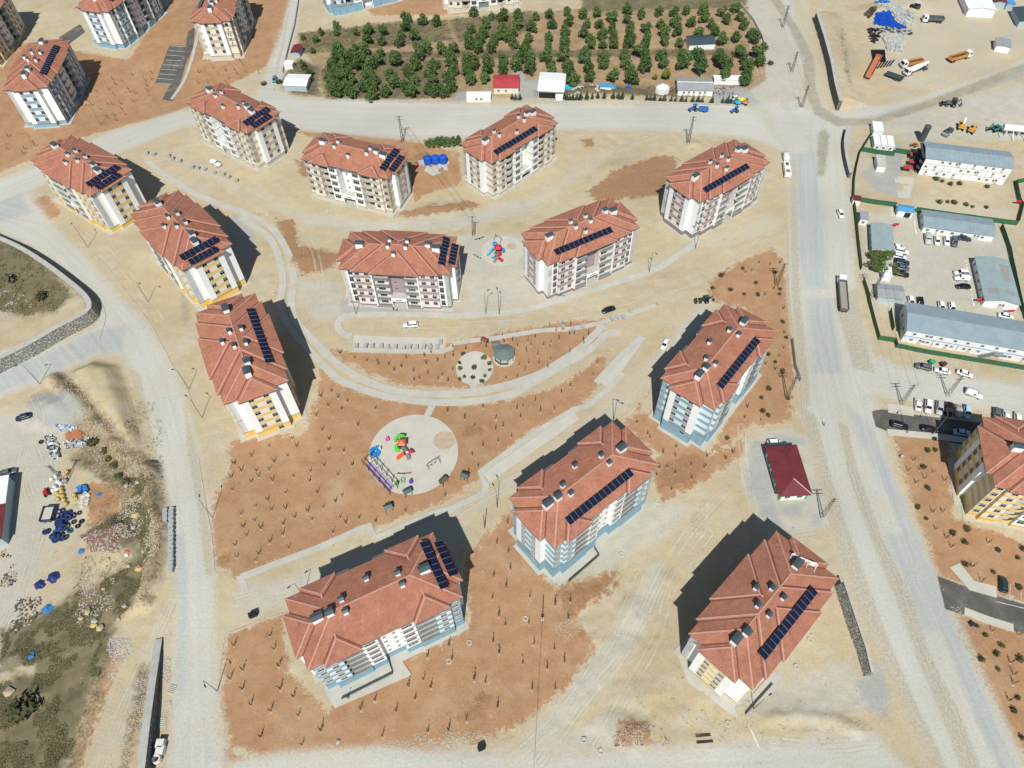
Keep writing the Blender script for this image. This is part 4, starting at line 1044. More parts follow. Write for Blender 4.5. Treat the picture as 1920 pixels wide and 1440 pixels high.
stone_wall('curved rubble stone retaining wall holding up the grassy plot inside the left road bend', smooth_line(WALL_A, 2), 4.4, 1.5, -1, batter=.2, top_is_line=True)
stone_wall('dark stone retaining wall beside the junction below the depot yard', WALL_B, 4.4, 1.3, 1, 'darkstone', .05)
stone_wall('grey stone retaining wall with pale coping right of the block carrying roof letters', ats([(1563, 1100), (1588, 1178), (1604, 1222), (1617, 1268)]), [3.6, 3.6, 3.4, 3.0], .55, 1, 'stone', .35)
stone_wall('short dark curved stone wall at the corner of the green fenced compound', smooth_line(ats([(1583, 248), (1578, 275), (1581, 305), (1588, 334)]), 3), 2.6, .9, 1, 'darkstone', .05)
stone_wall('long dark stone retaining wall with pale top beside the lower left road', ats([(305, 1198), (300, 1280), (294, 1360), (286, 1462)]), [.6, 2.4, 3.6, 4.4], 1.6, -1, 'darkstone', .03)
# low dark wall along the lane by the small orchard sheds
mb = MB(); ribbon(mb, ats([(530, 138), (540, 95), (552, 50), (560, 0), (566, -40)]), .5, -.3, 1.3)
tag(mb.build('boundary_wall', M['kerb']), 'pale concrete boundary wall along the lane left of the orchard', 'wall')
mb = MB(); ribbon(mb, ats([(640, 190), (760, 193), (860, 195)]), .3, -.3, .8); tag(mb.build('boundary_wall', M['kerb']), 'low pale concrete wall between orchard trees and the upper road', 'wall')
mb = MB(); ribbon(mb, ats([(1007, 193), (1180, 192), (1300, 196), (1395, 200)]), .3, -.3, .9); tag(mb.build('boundary_wall', M['kerb']), 'low pale wall behind which small conifers line the upper road', 'wall')
mb = MB(); ribbon(mb, ats([(1388, 10), (1412, 40), (1428, 70), (1432, 84)]), .4, -.3, 1.4); tag(mb.build('boundary_wall', M['kerb']), 'grey concrete boundary wall at the right end of the orchard', 'wall')
mb = MB(); ribbon(mb, ats([(1484, 640), (1490, 690), (1499, 716)]), .3, -.3, 1.6); tag(mb.build('boundary_wall', M['steel']), 'thin grey sheet hoarding beside the right road near the tallest pylon', 'wall')

# ================================================================== FENCE
M['fgreen'] = pmat('dark_green_fence_sheet', (.04, .125, .06), .7, .12, .6, .15, bscale=3)
M['fpost'] = pmat('dark_green_fence_post', (.03, .08, .04), .6, .1)
def fence(label, px, h=2.1, step=3.0):
    ln = ats(px); root = None; n0 = ln[0]
    root = empty('sheet_fence', (n0[0], n0[1], 0)); tag(root, label, 'fence', 'green sheet fences round the compounds')
    for i in range(len(ln) - 1):
        a, b = Vector(ln[i]), Vector(ln[i + 1]); L_ = (b - a).length; k = max(1, round(L_ / step)); d = (b - a) / L_
        for j in range(k):
            p, q = a + d * (L_ * j / k), a + d * (L_ * (j + 1) / k - .05)
            w_ = (q - p).length; key = ('fp', round(w_, 1), h)
            if key not in CACHE:
                mb = MB(); mb.box(0, w_, -.03, .03, .05, h, 0)
                for t in (.35, h - .3): mb.box(.02, w_ - .02, .031, .07, t, t + .06, 1)
                mb.box(-.05, .0, -.05, .05, -.3, h + .08, 1)
                CACHE[key] = mb.mesh('fence_panel', [M['fgreen'], M['fpost']])
            o = inst('fence_panel', CACHE[key], root, (p.x - n0[0], p.y - n0[1], rnd.uniform(-.05, .05)), math.atan2(d.y, d.x))
    return root
fence('dark green sheet fence along the road edge of the upper compound', [(1634, 253), (1610, 291), (1603, 320), (1599, 345), (1598, 374), (1603, 415), (1607, 455), (1613, 508)])
fence('dark green sheet fence from the compound gate down to the long two storey cabins', [(1617, 528), (1623, 549), (1633, 590), (1641, 620), (1646, 637)])
fence('long bright green sheet fence in front of the long two storey cabins', [(1646, 637), (1676, 642), (1679, 652), (1733, 663), (1817, 677), (1945, 698)])
fence('green sheet fence behind the small white cabin and grey paved yard', [(1616, 284), (1640, 289), (1675, 293), (1677, 286), (1708, 291)])
fence('green sheet fence left of the small building with a blue roof', [(1607, 378), (1640, 383), (1679, 388)])
fence('green sheet fence right of the small building with a blue roof', [(1715, 397), (1792, 408), (1906, 423)])
fence('dark green stepped fence right of the three storey white cabins', [(1945, 337), (1902, 345), (1909, 380), (1915, 390), (1907, 421)])
fence('dark green fence running behind the grey roofed hall with rusty roof streaks', [(1875, 427), (1890, 470), (1901, 523), (1913, 578), (1922, 604)])
fence('short dark green fence by the planted strip left of the long cabins', [(1667, 585), (1673, 622)])

# ================================================================== CABINS, SHEDS
M['sheet'] = pmat('blue_grey_roof_sheet', (.24, .31, .34), .55, .1, .4, .05)
M['sheet2'] = pmat('pale_grey_green_roof_sheet', (.27, .34, .34), .55, .1, .4, .05)
M['greysheet'] = pmat('grey_roof_sheet', (.29, .31, .31), .6, .12, .5)
M['panel'] = pmat('white_cabin_panel', (.76, .77, .75), .6, .05, .6)
M['wsheet'] = pmat('white_roof_sheet', (.74, .76, .74), .55, .06, .5)
M['maroon'] = pmat('maroon_roof_sheet', (.15, .030, .034), .5, .18, .25)
M['redsheet'] = pmat('faded_red_roof_sheet', (.42, .055, .06), .6, .15, .5)
M['bluesheet'] = pmat('bright_blue_roof_sheet', (.07, .30, .56), .5, .1, .5)
M['bluewall'] = pmat('pale_grey_blue_wall', (.36, .45, .48), .8, .08, .5)
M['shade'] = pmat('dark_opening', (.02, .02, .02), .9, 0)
M['greenpaint'] = pmat('bright_green_paint', (.04, .36, .15), .6, .08)
M['rust'] = pmat('rusty_streak_sheet', (.30, .17, .13), .7, .2)
CWIN = window_mesh(.9, .85, 'cabin_window', 1)
_mb = MB(); _mb.box(-.45, .45, -.05, .02, 0, 2.0, 0); _mb.box(-.28, .28, -.06, -.051, 1.25, 1.75, 1); CDOOR = _mb.mesh('cabin_door', [M['frame'], M['glass']])

def gable_roof(mb, x0, x1, y0, y1, z, rise, ridge='x', th=.12, ov=.35, m=0, seams=None):
    x0 -= ov; x1 += ov; y0 -= ov; y1 += ov
    if ridge == 'x':
        yc = (y0 + y1) / 2; P = lambda u, s, dz: (u, s, dz)
        vs = []
        for x in (x0, x1):
            vs += [(x, y0, z), (x, yc, z + rise), (x, y1, z), (x, y0, z + th), (x, yc, z + rise + th), (x, y1, z + th)]
    else:
        xc = (x0 + x1) / 2; vs = []
        for y in (y1, y0):
            vs += [(x0, y, z), (xc, y, z + rise), (x1, y, z), (x0, y, z + th), (xc, y, z + rise + th), (x1, y, z + th)]
    mb.add(vs, [(3, 9, 10, 4), (4, 10, 11, 5), (0, 1, 7, 6), (1, 2, 8, 7), (0, 6, 9, 3), (2, 5, 11, 8), (0, 3, 4, 1), (1, 4, 5, 2), (6, 7, 10, 9), (7, 8, 11, 10)], m)
    if seams:
        L_ = (x1 - x0) if ridge == 'x' else (y1 - y0); k = int(L_ / seams)
        for i in range(1, k):
            if ridge == 'x':
                x = x0 + L_ * i / k
                mb.bar((x, y0 + .02, z + th + .01), (x, yc, z + rise + th + .01), .06, .05, m); mb.bar((x, yc, z + rise + th + .01), (x, y1 - .02, z + th + .01), .06, .05, m)
            else:
                y = y0 + L_ * i / k
                mb.bar((x0 + .02, y, z + th + .01), (xc, y, z + rise + th + .01), .06, .05, m); mb.bar((xc, y, z + rise + th + .01), (x1 - .02, y, z + th + .01), .06, .05, m)

def gables(mb, x0, x1, y0, y1, z, rise, ridge, ov, m=0):
    """triangular wall pieces under a gable roof"""
    if ridge == 'x':
        yc = (y0 + y1) / 2; r = rise * (yc - y0) / (yc - y0 + ov)
        for x, s in ((x0, 1), (x1, -1)): mb.add([(x, y0, z), (x, y1, z), (x, yc, z + rise), (x + s * .1, y0, z), (x + s * .1, y1, z), (x + s * .1, yc, z + rise)], [(0, 2, 1), (3, 4, 5), (0, 3, 5, 2), (1, 2, 5, 4)], m)
    else:
        xc = (x0 + x1) / 2
        for y, s in ((y0, 1), (y1, -1)): mb.add([(x0, y, z), (x1, y, z), (xc, y, z + rise), (x0, y + s * .1, z), (x1, y + s * .1, z), (xc, y + s * .1, z + rise)], [(0, 1, 2), (3, 5, 4), (0, 2, 5, 3), (1, 4, 5, 2)], m)

def cabin(label, FL, ang, Ln, Dp, h, rise=1.0, ridge='x', roof='sheet', wall='panel', wins=(), doors=(), flat=False, name='site_cabin', cat='cabin', group=None, storeys=1, mods=0, ov=.35, seams=1.0, sidewins=0):
    root = empty(name, (FL[0], FL[1], 0), math.radians(ang)); tag(root, label, cat, group)
    mb = MB()
    if mods:
        sh = h / storeys; mw = Ln / mods
        mb.box(.05, Ln - .05, .03, Dp - .05, -.3, h - .05, 0); mb.build('core', M['dark'], root)
        for s_ in range(storeys):
            for i in range(mods):
                b = MB(); x0, x1 = i * mw + .05, (i + 1) * mw - .05; z0, z1 = s_ * sh + .06, (s_ + 1) * sh - .06
                b.box(x0, x1, 0, Dp, z0, z1, 0)
                for k in range(1, 3):
                    x = x0 + (x1 - x0) * k / 3; b.box(x - .03, x + .03, -.025, -.001, z0, z1, 1)
                o = b.build('container_unit', [M['panel'], M['steel']], root)
                c = (i * 7 + s_ * 3) % 4
                inst('cabin_window', CWIN, o, (x0 + (x1 - x0) * (.17 if c % 2 else .83), -.012, z0 + .95), 0)
                if c == 1: inst('cabin_window', CWIN, o, (x0 + (x1 - x0) * .5, -.012, z0 + .95), 0)
                if c != 2: inst('cabin_door', CDOOR, o, (x0 + (x1 - x0) * (.6 if c % 2 else .3), -.012, z0 + .08), 0)
    else:
        mb.box(0, Ln, 0, Dp, -.4, h, 0)
        if not flat: gables(mb, 0, Ln, 0, Dp, h, rise * .93, ridge, ov)
        mb.build('wall', M[wall], root)
        sh = h / storeys
        for x in wins:
            for s_ in range(storeys): inst('cabin_window', CWIN, root, (x, -.012, s_ * sh + sh * .38))
        for x in doors: inst('cabin_door', CDOOR, root, (x, -.012, .08))
        if storeys > 1:
            b = MB(); b.box(-.05, Ln + .05, -.06, -.001, sh - .1, sh + .12); b.build('floor_band', M['bluesheet'], root)
        for k in range(sidewins):
            inst('cabin_window', CWIN, root, (-.012, Dp * (k + .5) / sidewins, h * .4), -math.pi / 2)
    rb = MB()
    if flat:
        rb.box(-ov * .4, Ln + ov * .4, -ov * .4, Dp + ov * .4, h + .001, h + .16)
        for k in range(1, max(2, int(Ln / 2.4))):
            x = Ln * k / max(2, int(Ln / 2.4)); rb.box(x - .04, x + .04, -ov * .3, Dp + ov * .3, h + .161, h + .20)
    else: gable_roof(rb, 0, Ln, 0, Dp, h + .001, rise, ridge, ov=ov, seams=seams)
    rb.build('roof', M[roof], root)
    return root
GC = 'site cabins inside the green fence'
c1 = cabin('white three storey stacked cabin block with blue grey gable roof', (151.3, 219.0), -14.3, 29.1, 9.4, 7.3, 1.1, mods=4, storeys=3, group=GC, seams=1.6)
_mb = MB(); _mb.box(-.06, -.001, .1, 9.3, 0, 7.2)
for k in range(1, 4): _mb.box(-1.3, -.061, .3, 9.1, k * 2.4 - .1, k * 2.4)
for k in range(3):
    _mb.bar((-1.25, .4, 2.4 * k + 1.0), (-1.25, 9.0, 2.4 * k + 1.0), .06, .06); _mb.bar((-.7, 1 + 7 * (k % 2), 2.4 * k), (-.7, 8 - 7 * (k % 2), 2.4 * k + 2.4), .9, .12)
_mb.build('outside_stair', M['dark'], c1)
c2 = cabin('white single storey site office with blue grey roof facing four parked cars', (141.9, 188.4), -14.6, 22.4, 8.4, 2.5, .9, wins=(1.5, 6.2, 9.5, 12.5, 19.0), doors=(4.5, 16.5, 17.6), group=GC, sidewins=2)
cabin('white site office with gable end and blue grey roof above the ivy patch', (121.3, 178.5), -15.2, 6.5, 12.5, 2.4, .7, 'y', 'sheet2', wins=(2.8,), group=GC, seams=2.0, sidewins=4)
c4 = cabin('white hall with gable end and rust streaked grey green roof', (148.8, 153.9), -12.8, 10.0, 19.4, 2.7, 1.1, 'y', 'sheet2', wins=(), doors=(4.8, 5.7), group=GC, seams=1.0, sidewins=5)
for k, (a, b_) in enumerate([(x, y) for y in (3.0, 3.7, 4.4, 5.1) for x in (1.2,)] + [(6.2, y) for y in (3.4, 4.2, 5, 9.2, 10, 10.8, 11.6, 12.4, 13.2, 14, 14.8, 15.6, 16.4)]):
    zz = lambda x: 2.7 + .13 + 1.1 * (1 - abs(x - 5) / 5.35) + .03
    _mb = MB(); _mb.bar((a, b_, zz(a)), (a + 2.9, b_ - .1, zz(a + 2.9)), .22, .04); _mb.build('rust_streak', M['rust'], c4)
c5 = cabin('long white two storey cabin block with blue grey roof behind the bright green fence', (118.9, 140.7), -15.8, 48.0, 11.3, 5.2, 1.3, storeys=2, wins=[2.5, 6, 7.2, 10, 14, 17.5, 21.5, 25.5, 29, 30.2, 36, 40, 44], doors=(5, 12.5, 19, 27, 34), group=GC, seams=0, sidewins=2)
_mb = MB()
for k in range(12): _mb.box(22 + k * .28, 22.28 + k * .28, -1.6, -.2, .2 * k, .2 * k + .1)
_mb.bar((22, -1.6, .9), (25.4, -1.6, 3.4), .05, .05); _mb.box(25.36, 28, -1.6, -.065, 2.3, 2.4)
_mb.build('outside_stair', M['steel'], c5)
for x in (8.5, 15.5): _mb = MB(); _mb.box(x, x + .12, -.1, -.065, .1, 2.4); _mb.build('downpipe', M['dark'], c5)
cabin('low grey roofed shed beside the tall lattice pylon in the compound', (116.6, 157.3), -12.1, 7.6, 5.4, 2.2, .5, 'x', 'greysheet', 'bluewall', group=GC, seams=0)
gh = cabin('small white gatehouse with bright blue roof', (135.9, 196.8), -15.5, 5.0, 3.2, 2.5, .5, 'x', 'bluesheet', group=GC, seams=.8, ov=.2)
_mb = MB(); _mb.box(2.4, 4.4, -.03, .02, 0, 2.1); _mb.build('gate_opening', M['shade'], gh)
cabin('small white cabin with grey flat roof at the fence corner', (121.6, 193.0), -15, 2.5, 4.4, 2.4, flat=True, roof='greysheet', wins=(1.2,), group=GC)
cabin('tiny maroon roofed guard hut at the fence corner', (122.3, 203.2), -15, 2.4, 2.6, 2.2, flat=True, roof='maroon', group=GC)
for k in range(3): cabin('white flat roofed cabin, %s of the row of three by the green fence' % ('leftmost', 'middle', 'rightmost')[k], (139.3 + 2.36 * k, 234.1 - .5 * k), -12.1, 2.3, 6.4, 2.4, flat=True, roof='wsheet', group=GC, wins=(1.15,))
cabin('single white cabin behind the row of three, nearest the dirt track', (141.6, 242.6), -12.3, 3.5, 6.0, 2.5, flat=True, roof='wsheet', group=GC)
cabin('lone white cabin with pale roof on the grey paved yard', (136.4, 221.3), -12.8, 3.0, 6.8, 2.4, flat=True, roof='concrete', group=GC)
cabin('white flat cabin beside the ivy patch at the fence', (121.0, 166.2), -14, 2.6, 4.2, 2.2, flat=True, roof='wsheet', group=GC)
GS = 'sheds along the upper road'
cabin('white roofed shed with grey blue wall at the left end of the orchard', (-92.0, 283.6), -5.6, 9.4, 8.2, 2.7, .7, roof='wsheet', wall='bluewall', name='shed', cat='shed', group=GS, seams=0)
cabin('tiny white roofed hut behind the white shed by the lane', (-94.9, 300.4), -5.9, 3.7, 3.2, 2.2, flat=True, roof='wsheet', name='shed', cat='shed', group=GS)
cabin('small dark red roofed hut above the white hut by the lane', (*at(548, 108), )[:2], -5, 3.6, 6.0, 2.3, .5, 'y', 'maroon', 'bluewall', name='shed', cat='shed', group=GS, seams=0)
cabin('low white shed left of the red roofed building', (-15.6, 272.5), -2.5, 9.9, 3.3, 2.4, flat=True, roof='wsheet', wins=(4, 6), name='shed', cat='shed', group=GS)
cabin('red roofed building beside the upper road', (-4.4, 277.7), -2.6, 10.2, 9.0, 2.9, .8, roof='redsheet', wall='cream', name='shed', cat='shed', group=GS, seams=0, wins=(2, 5))
wb = cabin('tall white roofed open shed with dark front', (13.8, 274.0), -7.0, 10.4, 13.2, 3.3, .8, roof='wsheet', wall='concrete', name='shed', cat='shed', group=GS, seams=0)
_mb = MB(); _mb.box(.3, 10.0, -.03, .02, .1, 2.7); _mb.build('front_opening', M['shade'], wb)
cabin('small white cabin in front of the tall white shed', (20.8, 270.6), -6, 2.8, 2.2, 2.2, flat=True, roof='wsheet', name='shed', cat='shed', group=GS)
gs = cabin('long grey roofed shed with white ridge line behind the conifer row', (71.1, 273.3), -4.5, 14.1, 8.4, 2.5, .9, roof='greysheet', name='shed', cat='shed', group=GS, seams=0, wins=(2.5, 9), doors=(4.5, 6.5, 11))
_mb = MB(); _mb.box(-.3, 14.4, 4.0, 4.4, 3.5, 3.6); _mb.build('ridge_sheet', M['wsheet'], gs)
cabin('small dark striped roof shed among the orchard trees', (81.3, 307.2), 2.5, 11.3, 7.0, 2.6, .9, roof='slate', name='shed', cat='shed', group=GS, seams=.9)
cabin('pale roofed lean-to behind the tree right of the grey shed', (87.3, 280.4), -4, 11.5, 3.2, 2.2, flat=True, roof='wsheet', name='shed', cat='shed', group=GS)
cabin('white and blue roofed kiosk among the scrap heaps', (39.5, 277.0), -5, 4.6, 2.6, 2.4, flat=True, roof='bluesheet', name='shed', cat='shed', group=GS)
cabin('grey walled workshop with pale roof at the top right', at(1810, 31), -9, 11.5, 16, 3.6, .9, 'y', 'wsheet', name='shed', cat='shed', seams=0)
cabin('purple roofed shed beside the pale workshop at the top right', at(1858, 16), -9, 5.5, 12, 3.0, .6, 'y', 'maroon', 'bluewall', name='shed', cat='shed', seams=0)
cabin('blue roofed shed beside the purple one at the top right', at(1883, 19), -9, 3.4, 12, 2.8, .4, 'y', 'bluesheet', 'bluewall', name='shed', cat='shed', seams=0)
cabin('dark roofed shed at the right edge above the haul road', at(1906, 52), -9, 8, 12, 3.0, .6, 'y', 'slate', 'bluewall', name='shed', cat='shed', seams=0)
cabin('small grey roofed cabin on the haul yard beside the orange tipper', at(1863, 96), -20, 5.6, 6.5, 2.6, .4, 'y', 'greysheet', name='site_cabin', cat='cabin', seams=0)
x, y = at(-60, 958, 0)
cabin('white and maroon roofed hall cut by the left frame edge', at(-30, 1004), 97 - 14, 16.0, 12.0, 3.9, .9, 'x', 'maroon', 'bluewall', name='hall', cat='hall', seams=0) if False else None

# hall at the left edge: white roof half, maroon roof half
x0, y0 = at(17, 890, 3.9); x1, y1 = at(2, 1010, 3.9)
a_ = math.atan2(y0 - y1, x0 - x1); L_ = math.hypot(x0 - x1, y0 - y1)
hall = empty('market_hall', (x1, y1, 0), a_); tag(hall, 'long hall with white and maroon roof cut by the left frame edge', 'hall')
mb = MB(); mb.box(.3, L_ - .3, .3, 11.7, -.3, 3.7); mb.build('wall', M['bluewall'], hall)
mb = MB(); gable_roof(mb, 0, L_ * .54, 0, 12, 3.75, .9, 'x', ov=.0, seams=1.2); mb.build('maroon_roof', M['maroon'], hall)
mb = MB(); gable_roof(mb, L_ * .545, L_, 0, 12, 3.8, .9, 'x', ov=.0, seams=2.0); mb.build('white_roof', M['wsheet'], hall)

# small hipped building with a dark red roof
kc = empty('service_building', (72.6, 95.2, 0), math.radians(1.2)); tag(kc, 'small service building with dark red hipped roof and green corner posts', 'building')
mb = MB(); mb.box(-3.6, 3.6, -7.0, 7.0, -.2, 3.2); mb.build('wall', M['panel'], kc)
for x in (-3.68, 3.18):
    for y in (-7.08, 6.58): mb = MB(); mb.box(x, x + .5, y, y + .5, -.2, 3.21); mb.build('corner_post', M['greenpaint'], kc)
for x, y in ((-3.66, -2.4), (-3.66, 2.2)): mb = MB(); mb.box(x, x + .3, y, y + .5, -.2, 3.21); mb.build('corner_post', M['greenpaint'], kc)
for y in (-4.6, -.1, 4.4): inst('side_window', WIN['d'], kc, (-3.612, y, .8), -math.pi / 2)
for x in (-1.6, 1.6): inst('front_window', WIN['s'], kc, (x, -7.012, .95))
mb = MB(); vs = [(-4.35, -7.7, 3.2), (4.35, -7.7, 3.2), (4.35, 7.7, 3.2), (-4.35, 7.7, 3.2), (-4.35, -7.7, 3.32), (4.35, -7.7, 3.32), (4.35, 7.7, 3.32), (-4.35, 7.7, 3.32), (0, -3.4, 4.9), (0, 3.4, 4.9)]
mb.add(vs, [(0, 3, 2, 1), (0, 1, 5, 4), (1, 2, 6, 5), (2, 3, 7, 6), (3, 0, 4, 7), (4, 5, 8), (5, 6, 9, 8), (6, 7, 9), (7, 4, 8, 9)])
ro = mb.build('roof', M['maroon'], kc)
mb = MB()
for k in range(1, 15):
    y = -7.7 + 15.4 * k / 15; zt = 3.34 + 1.58 * min(1, (7.7 - abs(y)) / 4.35)
    for sx in (-1, 1):
        e = min(4.35, 7.7 - abs(y)); mb.bar((sx * 4.34, y, 3.345), (sx * (4.35 - e), y, 3.345 + 1.58 * e / 4.35), .07, .05)
tag(mb.build('roof_seam', M['maroon'], ro), kind='stuff')
mb = MB(); mb.bar((4.3, -7.65, 3.36), (0, -3.4, 4.95), .12, .06); mb.build('hip_flashing', M['wsheet'], ro)
mb = MB(); mb.box(-3.0, 3.0, 7.9, 9.0, -.2, 2.4, 0); mb.build('rear_annex', M['slate'], kc)
# ================================================================== VEGETATION
def leaf_material(name, c0, c1):
    m = bpy.data.materials.new(name); m.use_nodes = True
    nt = m.node_tree; nt.nodes.clear(); L = nt.links.new
    o = _n(nt, 'ShaderNodeOutputMaterial'); p = _n(nt, 'ShaderNodeBsdfPrincipled'); p.inputs['Roughness'].default_value = .65; p.inputs['Specular IOR Level'].default_value = .25
    g = _n(nt, 'ShaderNodeNewGeometry'); oi = _n(nt, 'ShaderNodeObjectInfo')
    ad = _n(nt, 'ShaderNodeMath', operation='MULTIPLY_ADD'); L(g.outputs['Random Per Island'], ad.inputs[0]); ad.inputs[1].default_value = .5
    m3 = _n(nt, 'ShaderNodeMath', operation='MULTIPLY'); L(oi.outputs['Random'], m3.inputs[0]); m3.inputs[1].default_value = .5; L(m3.outputs[0], ad.inputs[2])
    mx = _n(nt, 'ShaderNodeMix', data_type='RGBA'); L(ad.outputs[0], mx.inputs[0]); mx.inputs[6].default_value = (*c0, 1); mx.inputs[7].default_value = (*c1, 1)
    L(mx.outputs[2], p.inputs['Base Color'])
    tr = _n(nt, 'ShaderNodeBsdfTranslucent'); L(mx.outputs[2], tr.inputs['Color'])
    ms = _n(nt, 'ShaderNodeMixShader'); ms.inputs[0].default_value = .18; L(p.outputs[0], ms.inputs[1]); L(tr.outputs[0], ms.inputs[2]); L(ms.outputs[0], o.inputs[0])
    return m
M['leaf'] = leaf_material('orchard_leaves', (.042, .085, .022), (.135, .205, .065))
M['leafdark'] = leaf_material('conifer_needles', (.035, .055, .03), (.08, .105, .06))
M['leafyel'] = leaf_material('yellow_green_leaves', (.11, .17, .02), (.22, .28, .05))
M['leafsap'] = leaf_material('sapling_leaves', (.05, .06, .025), (.12, .12, .05))
M['leafdry'] = leaf_material('dusty_bush_leaves', (.085, .085, .045), (.17, .155, .09))
M['leafivy'] = leaf_material('vine_leaves', (.07, .11, .02), (.16, .21, .05))
M['bark'] = pmat('grey_brown_bark', (.12, .085, .06), .9, .2, 4)
M['straw'] = leaf_material('dry_grass_blades', (.24, .205, .10), (.11, .11, .05))

def crown_mesh(name, mat, seed, n, leaf, blobs, up=.35):
    """blobs: (x,y,z,r,rz); leaves scattered over and inside every blob"""
    r = random.Random(seed); vs, fs = [], []
    wts = [b[3] ** 2 for b in blobs]
    for _ in range(n):
        b = r.choices(blobs, wts)[0]
        z = r.uniform(-1, 1); t = r.uniform(0, 6.283); q = math.sqrt(1 - z * z); k = r.uniform(.62, 1.06)
        c = Vector((b[0] + b[3] * k * q * math.cos(t), b[1] + b[3] * k * q * math.sin(t), b[2] + b[4] * k * z))
        nrm = Vector((q * math.cos(t), q * math.sin(t), z + up)) + Vector((r.gauss(0, .5), r.gauss(0, .5), r.gauss(0, .5)))
        nrm.normalize(); u = nrm.orthogonal().normalized(); v = nrm.cross(u); a = r.uniform(0, 6.283)
        u, v = u * math.cos(a) + v * math.sin(a), v * math.cos(a) - u * math.sin(a)
        s = leaf * r.uniform(.6, 1.3); b0 = len(vs)
        for i, j in ((-1, -.45), (0, -.62), (1, 0), (0, .62)): vs.append(tuple(c + u * (i * s * .6) + v * (j * s * .6)))
        fs.append((b0, b0 + 1, b0 + 2, b0 + 3))
    me = bpy.data.meshes.new(name); me.from_pydata(vs, [], fs); me.materials.append(mat); me.update(); return me

def orchard_blobs(seed, R=2.05, H=2.5):
    r = random.Random(seed); bl = [(0, 0, H, R * .62, 1.25)]
    for i in range(9):
        t = 6.283 * i / 9 + r.uniform(-.3, .3); d = R * r.uniform(.42, .78); bl.append((d * math.cos(t), d * math.sin(t), H + r.uniform(-1.0, .6), R * r.uniform(.28, .46), r.uniform(.55, .95)))
    for i in range(3): bl.append((r.uniform(-.7, .7), r.uniform(-.7, .7), H + r.uniform(.7, 1.25), R * .36, .7))
    return bl
CROWN = [crown_mesh('orchard_crown', M['leaf'], 20 + i, 620, .52, orchard_blobs(40 + i)) for i in range(5)]
def trunk_mesh(name, h, r0, limbs=3, seed=0, spread=.8):
    r = random.Random(seed); mb = MB(); mb.cyl((0, 0, -.2), (r.uniform(-.08, .08), 0, h * .45), r0, r0 * .75, 6, caps=False)
    for i in range(limbs):
        t = 6.283 * i / limbs + r.uniform(-.4, .4); mb.cyl((0, 0, h * .42), (spread * math.cos(t), spread * math.sin(t), h), r0 * .6, r0 * .2, 5, caps=False)
    return mb.mesh(name, M['bark'])
TRUNK = [trunk_mesh('orchard_trunk', 2.6, .16, 4, i, 1.0) for i in range(3)]
Z480 = [(840,230),(835,300),(940,310),(955,245),(1080,260),(1075,320),(1195,270),(1245,160),(1120,150),(1355,170),(1130,210),(1635,100),
 (1200,345),(1275,370),(1230,425),(1400,385),(1485,370),(1465,440),(1590,280),(1620,220),(1600,335),(1725,190),(1700,260),(1675,315),(1665,372),(1850,130),(1840,210),(1825,270),(1780,310),(1765,360),(1895,290),
 (620,380),(600,440),(650,430),(560,490),(590,545),(550,590),(660,500),(740,430),(705,490),(765,500),(690,560),(720,605),(640,590),(820,390),(660,650),(570,655),(600,695),(770,450),(865,500),(830,560),(870,605),(800,650),(850,675),(715,705),(870,730),(920,465),(1045,465),(1010,580),(1035,625),(970,690),(1190,500),(1150,560),(1190,610),(1120,665),(1165,700),(1335,490),(1300,560),(1325,612),(1290,680),(1345,690),(1460,480),(1470,540),(1440,600),(1455,655),(1405,690),(1600,460),(1625,500),(1575,545),(1605,605),(1740,460),(1740,530),(1720,590),(1860,460),(1855,530)]
Z480S = [(600,240),(445,285),(710,305),(480,230),(745,240),(345,270),(600,190),(940,390),(1050,400),(420,370),(350,480),(400,540),(1770,120)]
Z960 = [(50,110),(45,190),(5,250),(15,330),(180,125),(150,210),(125,290),(110,345),(280,110),(305,190),(270,290),(275,350),(410,90),(430,170),(400,240),(395,310),(390,355),(530,115),(560,185),(540,250),(590,300),(590,345),(635,100),(655,190),(680,275),(680,335),(745,145),(755,220),(760,290),(765,335),(870,80),(860,150),(885,210),(885,280),(880,335),(970,110),(1000,220),(1010,280),(1005,325),(1100,90),(1110,180),(1140,250),(1145,315),(1220,95),(1220,170),(1240,240),(1262,325),(1310,85),(1345,175),(1440,80),(1445,140),(1580,100),(1610,155),(1500,190),(1530,240),(1580,310),(1680,70),(1710,130),(1745,190),(1800,255),(1820,300),(1680,285),(1400,255),
 (50,460),(100,390),(140,440),(130,530),(30,500),(250,430),(290,480),(300,535),(390,440),(420,500),(430,560),(455,615),(555,400),(550,450),(570,520),(590,585),(690,440),(690,490),(840,420),(850,480),(760,580),(890,540),(900,605),(960,400),(1000,420),(1000,510),(1130,420),(1140,480),(1270,420),(1260,500),(1300,480),(1390,420),(1425,480),(1410,535),(1540,430),(1560,480),(1600,500),(1590,575),(1700,410),(1740,450),(1760,510),(1760,565),(1740,605),(1850,410),(1860,465)]
ti = 0
def plant_tree(name, x, y, crown, trunk, label, cat, group, sc, rz):
    t = empty(name, (x, y, ground_z(x, y)), rz); tag(t, label, cat, group)
    inst('trunk', trunk, t, sc=sc); inst('crown', crown, t, sc=(sc * rnd.uniform(.92, 1.1), sc * rnd.uniform(.92, 1.1), sc * rnd.uniform(.95, 1.25)))
    return t
